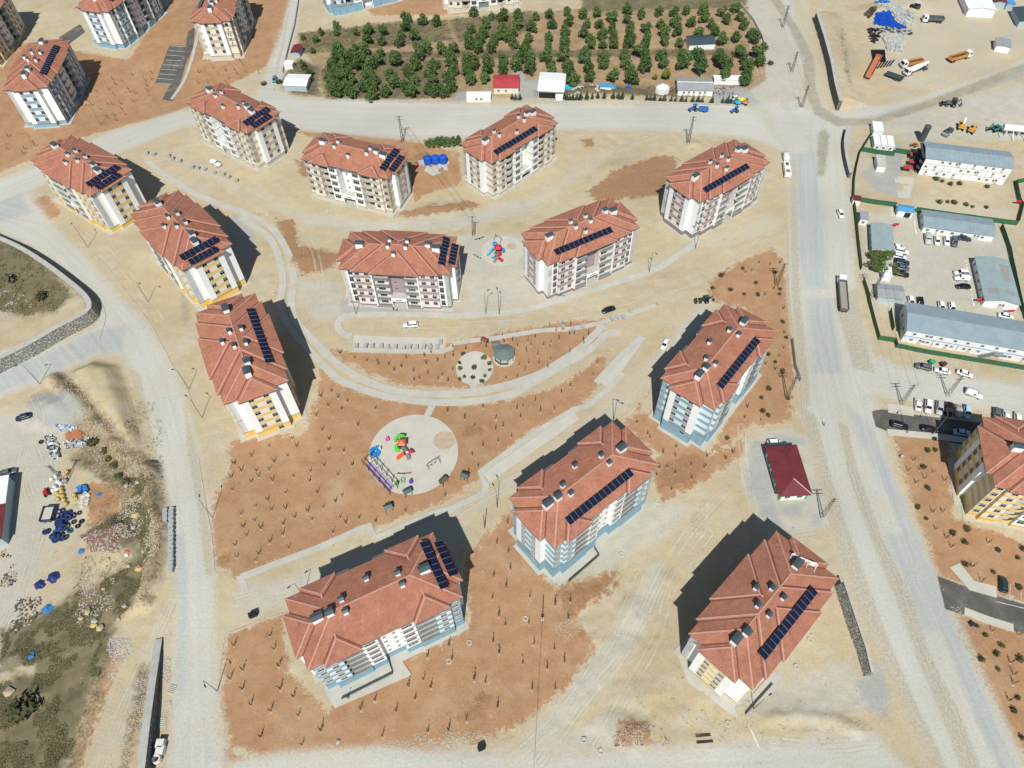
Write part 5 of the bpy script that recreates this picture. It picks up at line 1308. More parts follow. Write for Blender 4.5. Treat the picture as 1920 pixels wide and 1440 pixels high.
for (lst, ox, small) in ((Z480, 480, 0), (Z480S, 480, 1), (Z960, 960, 0)):
    for (a, b) in lst:
        if rnd.random() < .015: continue
        x, y = at(ox + a / 4, b / 4, 2.1)
        sc = rnd.triangular(.95, 1.45, 1.25) * (.62 if small else 1) * (.95 if b < 360 and not small else 1.08)
        plant_tree('fruit_tree', x + rnd.uniform(-.3, .3), y + rnd.uniform(-.3, .3), CROWN[ti % 5], TRUNK[ti % 3],
                   'small young fruit tree at the grassy left end of the orchard' if small else 'dark green fruit tree in the orchard rows', 'tree', 'small orchard trees' if small else 'orchard trees', sc, rnd.uniform(0, 6.28)); ti += 1
YC = crown_mesh('yellow_crown', M['leafyel'], 5, 600, .5, orchard_blobs(77))
x, y = at(1250, 143, 2); plant_tree('fruit_tree', x, y, YC, TRUNK[0], 'yellow green tree by the white tent in front of the orchard', 'tree', None, 1.05, 1)
x, y = at(1229, 144, 1.5); plant_tree('fruit_tree', x, y, YC, TRUNK[1], 'thin pale tree left of the yellow green one', 'tree', None, .6, 1)
x, y = at(1358, 141, 2); plant_tree('fruit_tree', x, y, CROWN[2], TRUNK[1], 'round bright green tree standing over the pale lean-to roof', 'tree', None, 1.15, 1)
# conifers along the upper road
def cone_blobs(seed):
    r = random.Random(seed); return [(r.uniform(-.1, .1), r.uniform(-.1, .1), .5 + .42 * k, .95 - .15 * k, .42) for k in range(6)]
CON = [crown_mesh('conifer_crown', M['leafdark'], 60 + i, 260, .32, cone_blobs(i)) for i in range(3)]
CTR = trunk_mesh('conifer_trunk', 2.2, .08, 0, 1)
cl = [(1040 + a / 8, 130 + b / 8) for a, b in ((180,470),(225,470),(270,475),(330,475),(390,475),(480,470),(560,470),(640,470),(740,470),(870,470),(950,470),(1010,470),(1160,470),(1380,470),(1430,470),(1490,470),(1580,480),(1640,485),(1740,490),(1810,490),(1900,490))] + [(1280 + a / 12, 130 + b / 12) for a, b in ((60,750),(220,750),(340,745),(430,745),(650,755),(890,760),(1000,765),(1080,760),(1190,760),(1420,765))]
for i, (px, py) in enumerate(cl):
    x, y = at(px, py); plant_tree('small_conifer', x, y, CON[i % 3], CTR, 'small dusty conifer in the row along the upper road wall', 'tree', 'small conifers along the upper road', rnd.uniform(.85, 1.2), rnd.uniform(0, 6))
for i, (a, b) in enumerate(((960, 186), (967, 187), (975, 187), (1058, 186))):
    x, y = at(a, b); plant_tree('small_conifer', x, y, CON[i % 3], CTR, 'small dusty conifer in front of the red roofed building', 'tree', 'small conifers by the red roof', 1.0, i)
# dense thicket by the blue tanks
TH = [crown_mesh('thicket_crown', M['leaf'], 90 + i, 420, .36, [(rnd.uniform(-.9, .9), rnd.uniform(-.6, .6), 1.0 + rnd.uniform(-.2, .9), .75, .9) for _ in range(6)], .6) for i in range(3)]
for i in range(13):
    x, y = at(803 + i * 5.0, 276 - i * .3 + (i % 2) * -5); plant_tree('thicket_bush', x, y, TH[i % 3], CTR, 'tall dense bush of the thicket behind the blue water tanks', 'bush', 'thicket bushes', rnd.uniform(.95, 1.25), i)
BUSH = [crown_mesh('bush_crown', M['leafdry'], 120 + i, 160, .26, [(rnd.uniform(-.4, .4), rnd.uniform(-.4, .4), .35, .45, .4) for _ in range(4)], .5) for i in range(3)]
BUSHG = [crown_mesh('green_bush_crown', M['leafsap'], 130 + i, 200, .26, [(rnd.uniform(-.4, .4), rnd.uniform(-.4, .4), .4, .5, .45) for _ in range(4)], .5) for i in range(2)]
STEM = trunk_mesh('bush_stem', .5, .04, 3, 4, .2)
def bush(px, py, sc, label, group=None, green=False):
    x, y = at(px, py); ms = BUSHG if green else BUSH; plant_tree('bush', x, y, rnd.choice(ms), STEM, label, 'bush', group, sc, rnd.uniform(0, 6))
bush(48, 1338, 4.2, 'large dark blue green bush in the lower left rough grass', green=True)
bush(175, 832, 2.2, 'round green bush on the scrap yard bank', green=True)
bush(95, 575, 2.6, 'dusty green bush on the retained grassy plot', green=True); bush(30, 545, 3.0, 'sprawling grey green bush among stones on the retained plot')
for a, b in ((205, 860), (214, 872), (198, 845), (222, 890), (236, 905)): bush(a, b, rnd.uniform(1.3, 2.2), 'low dusty bush on the bank above the scrap yard', 'bank bushes')
for a, b in ((1755, 338), (1767, 341), (1780, 346), (1850, 352), (1797, 345), (1777, 380), (1788, 382), (1810, 386), (1823, 388), (1848, 390), (1760, 379)): bush(a, b, rnd.uniform(.9, 1.5), 'small clipped bush on the strip before the stacked cabins', 'bushes by the stacked cabins', True)
for a, b in ((495, 1098 - 960 + 20), (525, 155), (585, 150), (572, 130), (1445, 120)): bush(a, b, 1.8, 'rough bush by the sheds left of the orchard', 'bushes by the lane sheds', True)
# vine covered arbour in the compound
vp = empty('vine_arbour', (*at(1650, 497), 0), math.radians(-14)); tag(vp, 'green vine covered arbour beside the gable ended site office', 'arbour')
mb = MB()
for x in (-3.4, 0, 3.4):
    for y in (-3.2, 3.2): mb.cyl((x, y, -.2), (x, y, 2.1), .06, .06, 6)
mb.build('post', M['iron'], vp)
inst('foliage', crown_mesh('vine_mass', M['leafivy'], 7, 3200, .45, [(rnd.uniform(-4.2, 4.2), rnd.uniform(-4.6, 4.6), 2.2 + rnd.uniform(-.2, .3), 1.2, .45) for _ in range(34)], .8), vp)

# ---- saplings planted in the red soil
def sap_mesh(seed):
    r = random.Random(seed)
    return crown_mesh('sapling_crown', M['leafsap'], seed, 40, .2, [(r.uniform(-.1, .1), r.uniform(-.1, .1), .8 + .34 * k, .19 - .02 * k, .3) for k in range(5)])
SAPC = [sap_mesh(200 + i) for i in range(5)]
_mb = MB(); _mb.cyl((0, 0, -.2), (.03, 0, 2.0), .045, .025, 5); _mb.cyl((.12, .05, -.2), (.10, .05, 1.3), .035, .035, 4); SAPT = _mb.mesh('sapling_stem', M['bark'])
_mb = MB()
_r = random.Random(3)
for i in range(9): _mb.rock((.42 * math.cos(i * .7), .42 * math.sin(i * .7), 0), .16, _r)
FOOT = [(o_.location.x, o_.location.y, o_.rotation_euler.z, o_.scale.x) for o_ in AP.values()]
def clear_of_blocks(x, y):
    for bx_, by_, rz, s in FOOT:
        c, s_ = math.cos(rz), math.sin(rz); u = ((x - bx_) * c + (y - by_) * s_) / s; v = (-(x - bx_) * s_ + (y - by_) * c) / s
        if abs(u) < 20.3 and abs(v) < 10.8: return False
    return True
circles = [(*at(775, 850), 15.5), (*at(890, 690), 6.5), (*at(945, 671), 4.6), (*at(700, 905), 8)]
def saplings(poly_px, step, cap, label, group, sc=(.7, 1.1), bushy=False, rot=.45):
    P = ats(poly_px); arr = np.array(P); cx0, cy0 = arr.mean(0); n = 0
    c, s_ = math.cos(rot), math.sin(rot); R_ = 75; k = int(R_ / step); pts = []
    for i in range(-k, k + 1):
        for j in range(-k, k + 1):
            u = i * step + rnd.gauss(0, step * .2); v = j * step + rnd.gauss(0, step * .2)
            pts.append((cx0 + u * c - v * s_, cy0 + u * s_ + v * c))
    X = np.array([p[0] for p in pts]); Y = np.array([p[1] for p in pts])
    ok = sd_poly(X, Y, P) < -1.2
    cand = [pts[i] for i in np.nonzero(ok)[0]]; rnd.shuffle(cand)
    for x, y in cand:
        if n >= cap: break
        if not clear_of_blocks(x, y) or any(math.hypot(x - q[0], y - q[1]) < q[2] for q in circles): continue
        n += 1
        if bushy and rnd.random() < .6:
            plant_tree('bush', x, y, rnd.choice(BUSHG), STEM, 'low newly planted shrub on red soil', 'bush', 'newly planted shrubs', rnd.uniform(.7, 1.2), rnd.uniform(0, 6)); continue
        plant_tree('sapling', x, y, rnd.choice(SAPC), SAPT, label, 'sapling', group, rnd.uniform(*sc), rnd.uniform(0, 6))
saplings(SOIL[0], 3.9, 92, 'thin young tree planted in the red soil round the large playground', 'saplings round the large playground')
saplings(SOIL[1], 3.1, 58, 'thin young tree planted between curved path and parking lane', 'saplings above the curved path')
saplings(SOIL[2], 4.2, 56, 'thin young tree planted in the red soil along the lower road', 'saplings near the lower road', (.8, 1.25))
saplings(SOIL[3], 3.6, 18, 'thin young tree planted between the two right blue blocks', 'saplings between blue blocks')
saplings(SOIL[4], 3.0, 40, 'thin young tree on the red bank beside the right road', 'saplings on the right bank', bushy=True)
saplings([(150, 180), (240, 125), (300, 130), (300, 190), (240, 225), (180, 245), (160, 220)], 4.0, 30, 'thin young tree on the red slope below the left car park', 'saplings below the left car park')
saplings([(355, 130), (400, 120), (480, 100), (495, 140), (430, 160), (370, 170)], 4.2, 16, 'thin young tree on red soil below the lettered beige block', 'saplings below the lettered block')
saplings([(0, 255), (40, 250), (100, 262), (60, 290), (0, 310)], 4.0, 8, 'thin young tree on the red slope at the left edge', 'saplings at the left edge')
saplings(SOIL[6], 3.0, 34, 'thin young tree on red soil beside the large yellow block', 'saplings beside the large yellow block', bushy=True)
saplings(SOIL[7], 3.2, 26, 'thin young tree on red soil at the lower right edge', 'saplings at the lower right', bushy=True)

# ---- pale dug rims round the saplings
M['pit'] = pmat('pale_dug_soil', (.39, .29, .19), .95, .15, 3)
mb = MB(); rr_ = random.Random(31)
for o_ in [o for o in COL.objects if o.name.startswith('sapling') and o.parent is None and 'label' in o]:
    x_, y_ = o_.location.x, o_.location.y; n_ = 9; q_ = rr_.uniform(.3, .6); z_ = o_.location.z
    mb.add([(x_ + q_ * rr_.uniform(.8, 1.2) * math.cos(6.283 * i / n_), y_ - .25 + q_ * rr_.uniform(.7, 1.1) * math.sin(6.283 * i / n_), z_ - .06) for i in range(n_)] + [(x_, y_ - .2, z_ + .1)], [(i, (i + 1) % n_, n_) for i in range(n_)])
tag(mb.build('planting_pits', M['pit']), kind='stuff')

# ---- rough grass tufts, one mass
def tufts(name, zone, n, mat, sz, xr, yr, pick=lambda s: s < -.3):
    rs = np.random.RandomState(5); N = n * 14
    X = rs.uniform(*xr, N); Y = rs.uniform(*yr, N)
    s = np.full(N, 9.0)
    for p in zone: s = np.minimum(s, sd_poly(X, Y, p))
    nn = vnoise(X, Y, 3.0, 12) + .4 * vnoise(X, Y, 1.0, 13)
    i = np.nonzero(pick(s) & (nn > .62))[0][:n]
    vs, fs = [], []
    for k in i:
        z = ground_z(X[k], Y[k]); a = rs.uniform(0, 6.28); q = sz * rs.uniform(.5, 1.4); hh = q * rs.uniform(.2, .55); b = len(vs)
        for t in (a, a + 2.1, a + 4.2):
            dx, dy = math.cos(t), math.sin(t); ox, oy = rs.uniform(-.3, .3, 2)
            vs += [(X[k] + ox - dy * q * .35, Y[k] + oy + dx * q * .35, z - .02), (X[k] + ox + dy * q * .35, Y[k] + oy - dx * q * .35, z - .02), (X[k] + ox + dx * q * .6, Y[k] + oy + dy * q * .6, z + hh)]
            m_ = len(vs); fs.append((m_ - 3, m_ - 2, m_ - 1))
    me = bpy.data.meshes.new(name); me.from_pydata(vs, [], fs); me.materials.append(mat); me.update()
    return tag(inst(name, me), kind='stuff')
GZ = ZP['grass']
tufts('rough_grass', GZ, 11000, M['straw'], .36, (-125, -30), (15, 100))
tufts('rough_grass', GZ, 5000, M['leafdry'], .34, (-125, -30), (15, 100))
tufts('rough_grass', GZ, 1500, M['straw'], .6, (-190, -110), (120, 190))
tufts('rough_grass', GZ, 3000, M['leafdry'], .7, (-100, 110), (270, 345))
tufts('weeds', [ats([(150, 650), (300, 700), (310, 1000), (270, 1130), (100, 1100), (60, 800)])], 2400, M['straw'], .3, (-110, -50), (45, 125), lambda s: s < 0)
tufts('weeds', [ats([(1330, 1200), (1440, 1350), (1640, 1330), (1660, 1400), (1250, 1390), (1180, 1300)])], 260, M['straw'], .25, (15, 70), (18, 55), lambda s: s < 0)
# ================================================================== VEHICLES   (front = -x)
def paint(name, rgb): 
    M[name] = pmat('car_paint_' + name, rgb, .28, .03, 2, spec=.5)
for k, c in dict(cwhite=(.74, .75, .74), csilver=(.42, .44, .45), cgrey=(.10, .12, .135), cblack=(.012, .013, .016), cnavy=(.02, .035, .07), cbeige=(.42, .41, .37), csky=(.40, .55, .66), cgreen=(.02, .05, .045),
                 cred=(.42, .03, .03), cblue=(.03, .13, .42), corange=(.60, .25, .05), cyellow=(.62, .32, .04), cteal=(.05, .23, .25)).items(): paint(k, c)
M['tyre'] = pmat('tyre_rubber', (.015, .015, .016), .9, .1)
M['lamp'] = pmat('headlight_lens', (.55, .57, .58), .2, 0)
M['ctarp'] = pmat('pale_car_cover', (.45, .48, .48), .8, .08, 1)

def loft(mb, st, m=0):
    """st: list of (x, zlo, zmid, zhi, hw_mid, hw_top)"""
    vs, fs = [], []
    for x, zl, zm, zh, wm, wt in st: vs += [(x, -wm * .92, zl), (x, -wm, zm), (x, -wt, zh), (x, wt, zh), (x, wm, zm), (x, wm * .92, zl)]
    n = len(st)
    for i in range(n - 1):
        for j in range(6): a, b = 6 * i + j, 6 * i + (j + 1) % 6; fs.append((a, a + 6, b + 6, b))
    fs.append(tuple(range(6))); fs.append(tuple(range(6 * n - 1, 6 * n - 7, -1)))
    return mb.add(vs, fs, m)
CARS = {}
def car_parts(kind):
    if kind in CARS: return CARS[kind]
    b, g, r = MB(), MB(), MB()
    if kind == 'sedan':
        loft(b, [(-2.25, .3, .5, .62, .66, .58), (-2.12, .24, .55, .76, .80, .70), (-1.2, .22, .6, .90, .87, .76), (0, .22, .6, .95, .89, .80), (1.1, .22, .6, .95, .89, .78), (1.95, .24, .62, .99, .86, .72), (2.22, .32, .62, .90, .74, .62)])
        G = (-1.2, 1.75, -.42, 1.05, .9, 1.40)
    elif kind == 'hatch':
        loft(b, [(-2.05, .3, .5, .68, .66, .58), (-1.92, .24, .55, .82, .80, .70), (-1.1, .22, .6, .98, .87, .76), (0, .22, .6, 1.0, .89, .80), (1.2, .22, .6, 1.02, .89, .80), (1.95, .26, .62, 1.05, .84, .76), (2.08, .34, .62, .95, .76, .7)])
        G = (-1.15, 1.98, -.45, 1.55, .96, 1.52)
    elif kind == 'suv':
        loft(b, [(-2.3, .42, .65, .84, .72, .64), (-2.15, .34, .7, 1.0, .86, .76), (-1.1, .32, .75, 1.12, .92, .82), (0, .32, .75, 1.14, .93, .85), (1.4, .32, .75, 1.16, .93, .85), (2.15, .36, .76, 1.18, .88, .82), (2.3, .44, .76, 1.05, .80, .76)])
        G = (-1.15, 2.2, -.45, 1.85, 1.1, 1.75)
    else:  # van
        loft(b, [(-2.3, .4, .6, .86, .74, .66), (-2.15, .32, .66, 1.02, .86, .78), (-1.3, .3, .7, 1.15, .92, .84), (-.62, .3, .8, 1.86, .92, .76), (0, .3, .85, 1.92, .93, .78), (1.6, .3, .85, 1.92, .93, .78), (2.2, .34, .85, 1.88, .9, .75), (2.28, .4, .85, 1.6, .88, .74)])
        G = (-1.36, -.4, -.66, -.5, 1.12, 1.84)
    x0, x1, t0, t1, z0, z1 = G; hb, ht = (.80, .62) if kind != 'suv' else (.85, .68)
    if kind == 'van': hb, ht = .80, .70
    vs = [(x0, -hb, z0 - .06), (x1, -hb, z0 - .06), (x1, hb, z0 - .06), (x0, hb, z0 - .06), (t0, -ht, z1), (t1, -ht, z1), (t1, ht, z1), (t0, ht, z1)]
    g.add(vs, [(0, 3, 2, 1), (4, 5, 6, 7), (0, 1, 5, 4), (1, 2, 6, 5), (2, 3, 7, 6), (3, 0, 4, 7)])
    if kind == 'van':
        for s in (-1, 1): g.box(-.5, .3, s * .90 - .04, s * .90 + .04, 1.2, 1.65)
    else:
        r.add([(t0 - .06, -ht - .02, z1 + .002), (t1 + .06, -ht - .02, z1 + .002), (t1 + .06, ht + .02, z1 + .002), (t0 - .06, ht + .02, z1 + .002), (t0 + .05, -ht + .06, z1 + .06), (t1 - .05, -ht + .06, z1 + .06), (t1 - .05, ht - .06, z1 + .06), (t0 + .05, ht - .06, z1 + .06)],
              [(0, 3, 2, 1), (4, 5, 6, 7), (0, 1, 5, 4), (1, 2, 6, 5), (2, 3, 7, 6), (3, 0, 4, 7)])
        xm = (t0 + t1) / 2 + .05; k_ = (z1 - z0 + .06)
        for s in (-1, 1):                                             # pillars
            for xa, xb in ((x0 + .02, t0), (xm, xm), (x1 - .02, t1)): r.bar((xa, s * (hb + .005), z0 - .04), (xb, s * (ht + .005), z1), .09, .05)
    w = MB(); w.cyl((0, -.11, 0), (0, .11, 0), .33, .33, 10, 0); w.cyl((0, -.125, 0), (0, .125, 0), .18, .18, 8, 1)
    l = MB(); l.box(-.05, .05, -.17, .17, -.07, .07)
    CARS[kind] = (b.mesh('car_body_' + kind, M['cwhite'], True), g.mesh('car_glass_' + kind, M['glass']), r.mesh('car_roof_' + kind, M['cwhite']) if r.v else None, w.mesh('car_wheel_' + kind, [M['tyre'], M['alu']]), l.mesh('car_headlight_' + kind, M['lamp']))
    return CARS[kind]
def setmat(o, mat):
    o.material_slots[0].link = 'OBJECT'; o.material_slots[0].material = mat
def car(px, py, fx_, fy_, kind, col, label, group=None, sc=1.0):
    """fx_,fy_: pixel towards which the nose points"""
    x, y = at(px, py, .6); u, v = at(fx_, fy_, .6)
    rz = math.atan2(v - y, u - x) + math.pi
    root = empty('parked_' + {'van': 'van'}.get(kind, 'car'), (x, y, ground_z(x, y) + .02), rz, sc); tag(root, label, 'van' if kind == 'van' else 'car', group)
    b, g, r, w, l = car_parts(kind)
    setmat(inst('body', b, root), M[col]); inst('window_glass', g, root)
    if r: setmat(inst('roof', r, root), M[col])
    fz = .33
    for sx in (-1.38, 1.36):
        for sy in (-.80, .80): inst('wheel', w, root, (sx, sy, fz))
    for sy in (-.55, .55): inst('headlight', l, root, (-2.14 if kind != 'hatch' else -1.95, sy, .7 if kind in ('sedan', 'hatch') else .88))
    return root
car(770, 609, 750, 610, 'suv', 'cwhite', 'white suv parked on the sandy lane below the left mauve block')
car(1141, 580, 1120, 587, 'sedan', 'cblack', 'black car driving on the sandy lane below the right mauve block')
car(1247, 645, 1241, 656, 'sedan', 'cwhite', 'white car on the sandy lane beside the upper blue block')
car(405, 307, 420, 314, 'van', 'cwhite', 'white van parked on sand below the upper left beige block')
car(46, 783, 25, 789, 'sedan', 'cnavy', 'dark blue car parked by the grey gravel heap at the left')
car(15, 885, 40, 879, 'sedan', 'cgrey', 'grey car at the end of the white and maroon hall')
car(1576, 401, 1583, 418, 'hatch', 'cwhite', 'white car parked at the road edge beside the dark green fence')
car(1731, 688, 1712, 684, 'suv', 'cgrey', 'dark grey car, leftmost of three beside the bright green fence')
car(1767, 695, 1747, 691, 'sedan', 'cwhite', 'white car, middle of three beside the bright green fence')
car(1809, 700, 1830, 706, 'sedan', 'cwhite', 'white car, rightmost of three beside the bright green fence')
car(1826, 739, 1845, 746, 'van', 'cwhite', 'white van driving along the right side road')
G1 = 'cars in the marked parking row'
for (px, py, k, c, l) in ((1721, 758, 'sedan', 'cwhite', 'white saloon in the first marked bay from the left'), (1740, 763, 'suv', 'cwhite', 'white car with teal glass in the second marked bay'), (1761, 766, 'suv', 'csilver', 'silver car in the third marked bay'),
                        (1778, 768, 'suv', 'cblack', 'black car in the fourth marked bay'), (1796, 771, 'van', 'cbeige', 'beige grey van in the fifth marked bay'), (1813, 773, 'suv', 'csky', 'white and pale blue car in the sixth marked bay'),
                        (1868, 778, 'suv', 'cgrey', 'dark grey car in the first bay right of two empty bays'), (1887, 780, 'sedan', 'cwhite', 'white car in the second bay right of two empty bays'), (1908, 783, 'hatch', 'cwhite', 'white car in the third bay right of two empty bays')):
    car(px, py, px - 1, py - 20 if k != 'suv' else py + 20, k, c, l, G1)
car(1686, 798, 1710, 804, 'suv', 'cblack', 'black car in the sunlit part of the asphalt lane')
car(1742, 804, 1765, 808, 'sedan', 'cblack', 'dark car half in shade on the asphalt lane')
car(1804, 811, 1828, 814, 'sedan', 'csky', 'pale blue car in deep shade beside the large yellow block')
car(1881, 1096, 1880, 1075, 'hatch', 'cgreen', 'dark green car in the lower right parking bay')
G2 = 'cars facing the single storey site office'
for px, py, k, c, l in ((1739, 449, 'van', 'ctarp', 'car under a pale cover before the single storey site office'), (1757, 451, 'sedan', 'cwhite', 'white car second from left before the single storey site office'), (1775, 452, 'hatch', 'cwhite', 'white car third from left before the single storey site office'), (1789, 454, 'suv', 'cgrey', 'dark grey car rightmost of four before the single storey site office')):
    car(px, py, px + 2, py + 18, k, c, l, G2)
car(1808, 447, 1830, 450, 'sedan', 'cnavy', 'dark car tucked against the single storey site office wall')
G3 = 'cars in the column beside the vine arbour'
for px, py, k, c, l in ((1684, 463, 'sedan', 'cwhite', 'white car at the top of the column beside the gable ended office'), (1690, 471, 'suv', 'cwhite', 'white car second from top in the column beside the gable ended office'), (1687, 481, 'hatch', 'cwhite', 'white car third from top, beside the upper edge of the vine arbour'),
                     (1691, 492, 'suv', 'cnavy', 'dark blue car beside the vine arbour'), (1692, 502, 'sedan', 'cgrey', 'grey car beside the vine arbour'), (1690, 514, 'suv', 'cblack', 'black car at the bottom of the column by the vine arbour')):
    car(px, py, px + 20, py + 4, k, c, l, G3)
car(1802, 512, 1780, 511, 'suv', 'cwhite', 'white car, upper one beside the hall with rusty roof streaks', 'cars by the streaked hall')
car(1803, 522, 1781, 521, 'van', 'cwhite', 'white van between two cars beside the hall with rusty roof streaks', 'cars by the streaked hall')
car(1806, 537, 1784, 536, 'sedan', 'cblack', 'black car, lowest beside the hall with rusty roof streaks', 'cars by the streaked hall')
for px, py, c, l in ((1708, 565, 'cwhite', 'white car half hidden behind the left end of the long cabins'), (1726, 567, 'cblack', 'dark car half hidden behind the left end of the long cabins'), (1765, 575, 'cwhite', 'white car half hidden behind the middle of the long cabins'), (1785, 577, 'cwhite', 'white car peeping out behind the long cabins, right of another')):
    car(px, py, px + 3, py + 16, 'hatch', c, l, 'cars behind the long cabins')
car(1714, 17, 1690, 12, 'suv', 'cblack', 'black car beside the pale rubble heap at the top right')
car(1377, 184, 1360, 186, 'sedan', 'cwhite', 'white car parked right of the conifer row on the upper road')
car(515, 149, 513, 165, 'hatch', 'cteal', 'teal and red car on the lane left of the white shed')
car(1453, 830, 1475, 829, 'hatch', 'cwhite', 'white car mostly hidden behind the dark red hipped building')
car(1886, 592, 1910, 596, 'sedan', 'cwhite', 'white car behind the long cabins near the right edge')

# ---- lorries and site machines
def wheels(root, xs, hw, r, wd=.28):
    key = ('wh', r, wd)
    if key not in CACHE: w = MB(); w.cyl((0, -wd / 2, 0), (0, wd / 2, 0), r, r, 12, 0); w.cyl((0, -wd / 2 - .01, 0), (0, wd / 2 + .01, 0), r * .5, r * .5, 8, 1); CACHE[key] = w.mesh('truck_wheel', [M['tyre'], M['steel']])
    for x in xs:
        for s in (-1, 1): inst('wheel', CACHE[key], root, (x, s * hw, r))
def placed(name, px, py, qx, qy, label, cat, group=None, z=0., lim=99):
    """from nose pixel (px,py) to tail pixel (qx,qy); origin at the nose, +x to the tail"""
    a, b = at(px, py, 1.0), at(qx, qy, 1.0); root = empty(name, (a[0], a[1], z), math.atan2(b[1] - a[1], b[0] - a[0])); tag(root, label, cat, group)
    return root, min(lim, math.hypot(b[0] - a[0], b[1] - a[1]))
def cab(root, col, h=2.9, ln=2.2, hw=1.22):
    b = MB(); b.add([(0, -hw, .6), (ln, -hw, .6), (ln, hw, .6), (0, hw, .6), (0, -hw, 1.7), (0, hw, 1.7), (.35, -hw + .08, h), (ln, -hw + .08, h), (ln, hw - .08, h), (.35, hw - .08, h), (ln, -hw, 1.7), (ln, hw, 1.7)],
                    [(0, 3, 2, 1), (0, 1, 10, 4), (3, 5, 11, 2), (0, 4, 5, 3), (1, 2, 11, 10), (4, 10, 7, 6), (5, 9, 8, 11), (10, 11, 8, 7), (6, 7, 8, 9), (4, 6, 9, 5)])
    c = b.build('cab', M[col], root)
    g = MB(); g.add([(-.02, -hw + .12, 1.76), (-.02, hw - .12, 1.76), (.31, hw - .2, h - .12), (.31, -hw + .2, h - .12)], [(0, 3, 2, 1)])
    for s in (-1, 1): g.add([(.35, s * (hw + .012), 1.75), (1.5, s * (hw + .012), 1.75), (1.5, s * (hw - .05), h - .25), (.55, s * (hw - .05), h - .25)], [(0, 1, 2, 3) if s < 0 else (0, 3, 2, 1)])
    g.build('windscreen', M['glass'], c)
    b = MB(); b.box(-.12, .1, -hw, hw, .45, .8); b.build('bumper', M['dark'], c)
def tipper(px, py, qx, qy, label, cabcol, bodycol, load='tipload', group=None):
    root, L_ = placed('dump_truck', px, py, qx, qy, label, 'truck', group); cab(root, cabcol)
    b = MB(); b.box(1.0, L_ - .1, -.45, .45, .6, .95); b.build('chassis', M['dark'], root)
    x0, x1 = 2.5, L_; b = MB(); b.box(x0, x1, -1.2, 1.2, 1.15, 1.3)
    for s in (-1, 1): b.add([(x0, s * 1.2, 1.3), (x1, s * 1.2, 1.3), (x1 + .1, s * 1.26, 2.5), (x0 - .1, s * 1.26, 2.5), (x0, s * 1.12, 1.3), (x1, s * 1.12, 1.3), (x1 + .1, s * 1.17, 2.5), (x0 - .1, s * 1.17, 2.5)], [(0, 1, 2, 3), (7, 6, 5, 4), (3, 2, 6, 7)])
    b.box(x0 - .08, x0, -1.18, 1.18, 1.301, 2.6); b.box(x1 + .02, x1 + .1, -1.18, 1.18, 1.301, 2.45)
    k = max(3, int((x1 - x0) / .9))
    for i in range(1, k):
        for s in (-1, 1): b.bar((x0 + (x1 - x0) * i / k, s * 1.25, 1.3), (x0 + (x1 - x0) * i / k, s * 1.29, 2.48), .1, .08)
    b.build('tipper_body', M[bodycol], root)
    b = MB(); b.box(x0 + .02, x1, -1.1, 1.1, 1.302, 1.75); b.build('load', M[load], root)
    wheels(root, (1.2, 2.7, L_ - 2.2, L_ - .9), 1.05, .5); return root
M['tipload'] = pmat('dark_empty_tipper_floor', (.06, .06, .058), .9, .2, 2)
M['earth'] = pmat('carried_pallets', (.30, .28, .24), .9, .2, 2)
tipper(1577, 521, 1582, 584, 'white cabbed dump truck standing on the right road', 'cwhite', 'cgrey', 'earth')
tipper(1729, 36, 1768, 38, 'white dump truck with dark body beside the grey stacks', 'cwhite', 'cgrey')
tipper(1690, 123, 1728, 116, 'white cabbed tipper with orange body beside the concrete mixer', 'cwhite', 'corange')
tipper(1819, 102, 1780, 113, 'orange tipper truck on the haul yard', 'cwhite', 'corange')
root, L_ = placed('concrete_mixer', 1697, 138, 1738, 124, 'white concrete mixer truck beside the orange tipper', 'truck'); cab(root, 'cwhite')
b = MB(); b.box(1.0, L_ - .3, -.5, .5, .6, 1.0); b.build('chassis', M['dark'], root)
b = MB(); N = 12
for (x, r_), (x2, r2) in zip([(2.6, .55), (3.3, 1.15), (5.4, 1.2), (L_ - .7, .55)], [(3.3, 1.15), (5.4, 1.2), (L_ - .7, .55), (L_ - .3, .6)]): b.cyl((x, 0, 1.7 + .1 * x), (x2, 0, 1.7 + .1 * x2), r_, r2, N, caps=False)
b.build('drum', M['cwhite'], root, smooth=True)
b = MB(); b.bar((L_ - .3, 0, 2.2), (L_ + .2, 0, 1.0), .5, .1); b.bar((L_ - .8, -.6, .9), (L_ - .8, -.6, 2.4), .1, .1); b.bar((L_ - .8, .6, .9), (L_ - .8, .6, 2.4), .1, .1); b.build('chute', M['steel'], root)
wheels(root, (1.2, 2.7, L_ - 2.2, L_ - .9), 1.05, .5)
# van with box trailer on the right road
car(1473, 294, 1471, 282, 'van', 'cwhite', 'white van with trailer on the right road near the top mauve block', sc=1.15)
root, L_ = placed('box_trailer', 1473, 305, 1477, 331, 'white box trailer behind the van on the right road', 'trailer')
b = MB(); b.box(.8, L_, -1.1, 1.1, .6, 2.3); b.build('box', M['cwhite'], root); b = MB(); b.bar((-.4, 0, .5), (.8, 0, .55), .15, .1); b.build('drawbar', M['dark'], root); wheels(root, (L_ * .55, L_ * .72), 1.0, .36)
b = MB(); b.box(L_ * .2, L_ * .4, -.5, .5, 2.301, 2.4); b.build('roof_hatch', M['slate'], root)
b = MB(); b.box(L_ * .7, L_ * .9, -.7, .7, 2.301, 2.36); b.build('red_marking', M['rust'], root)
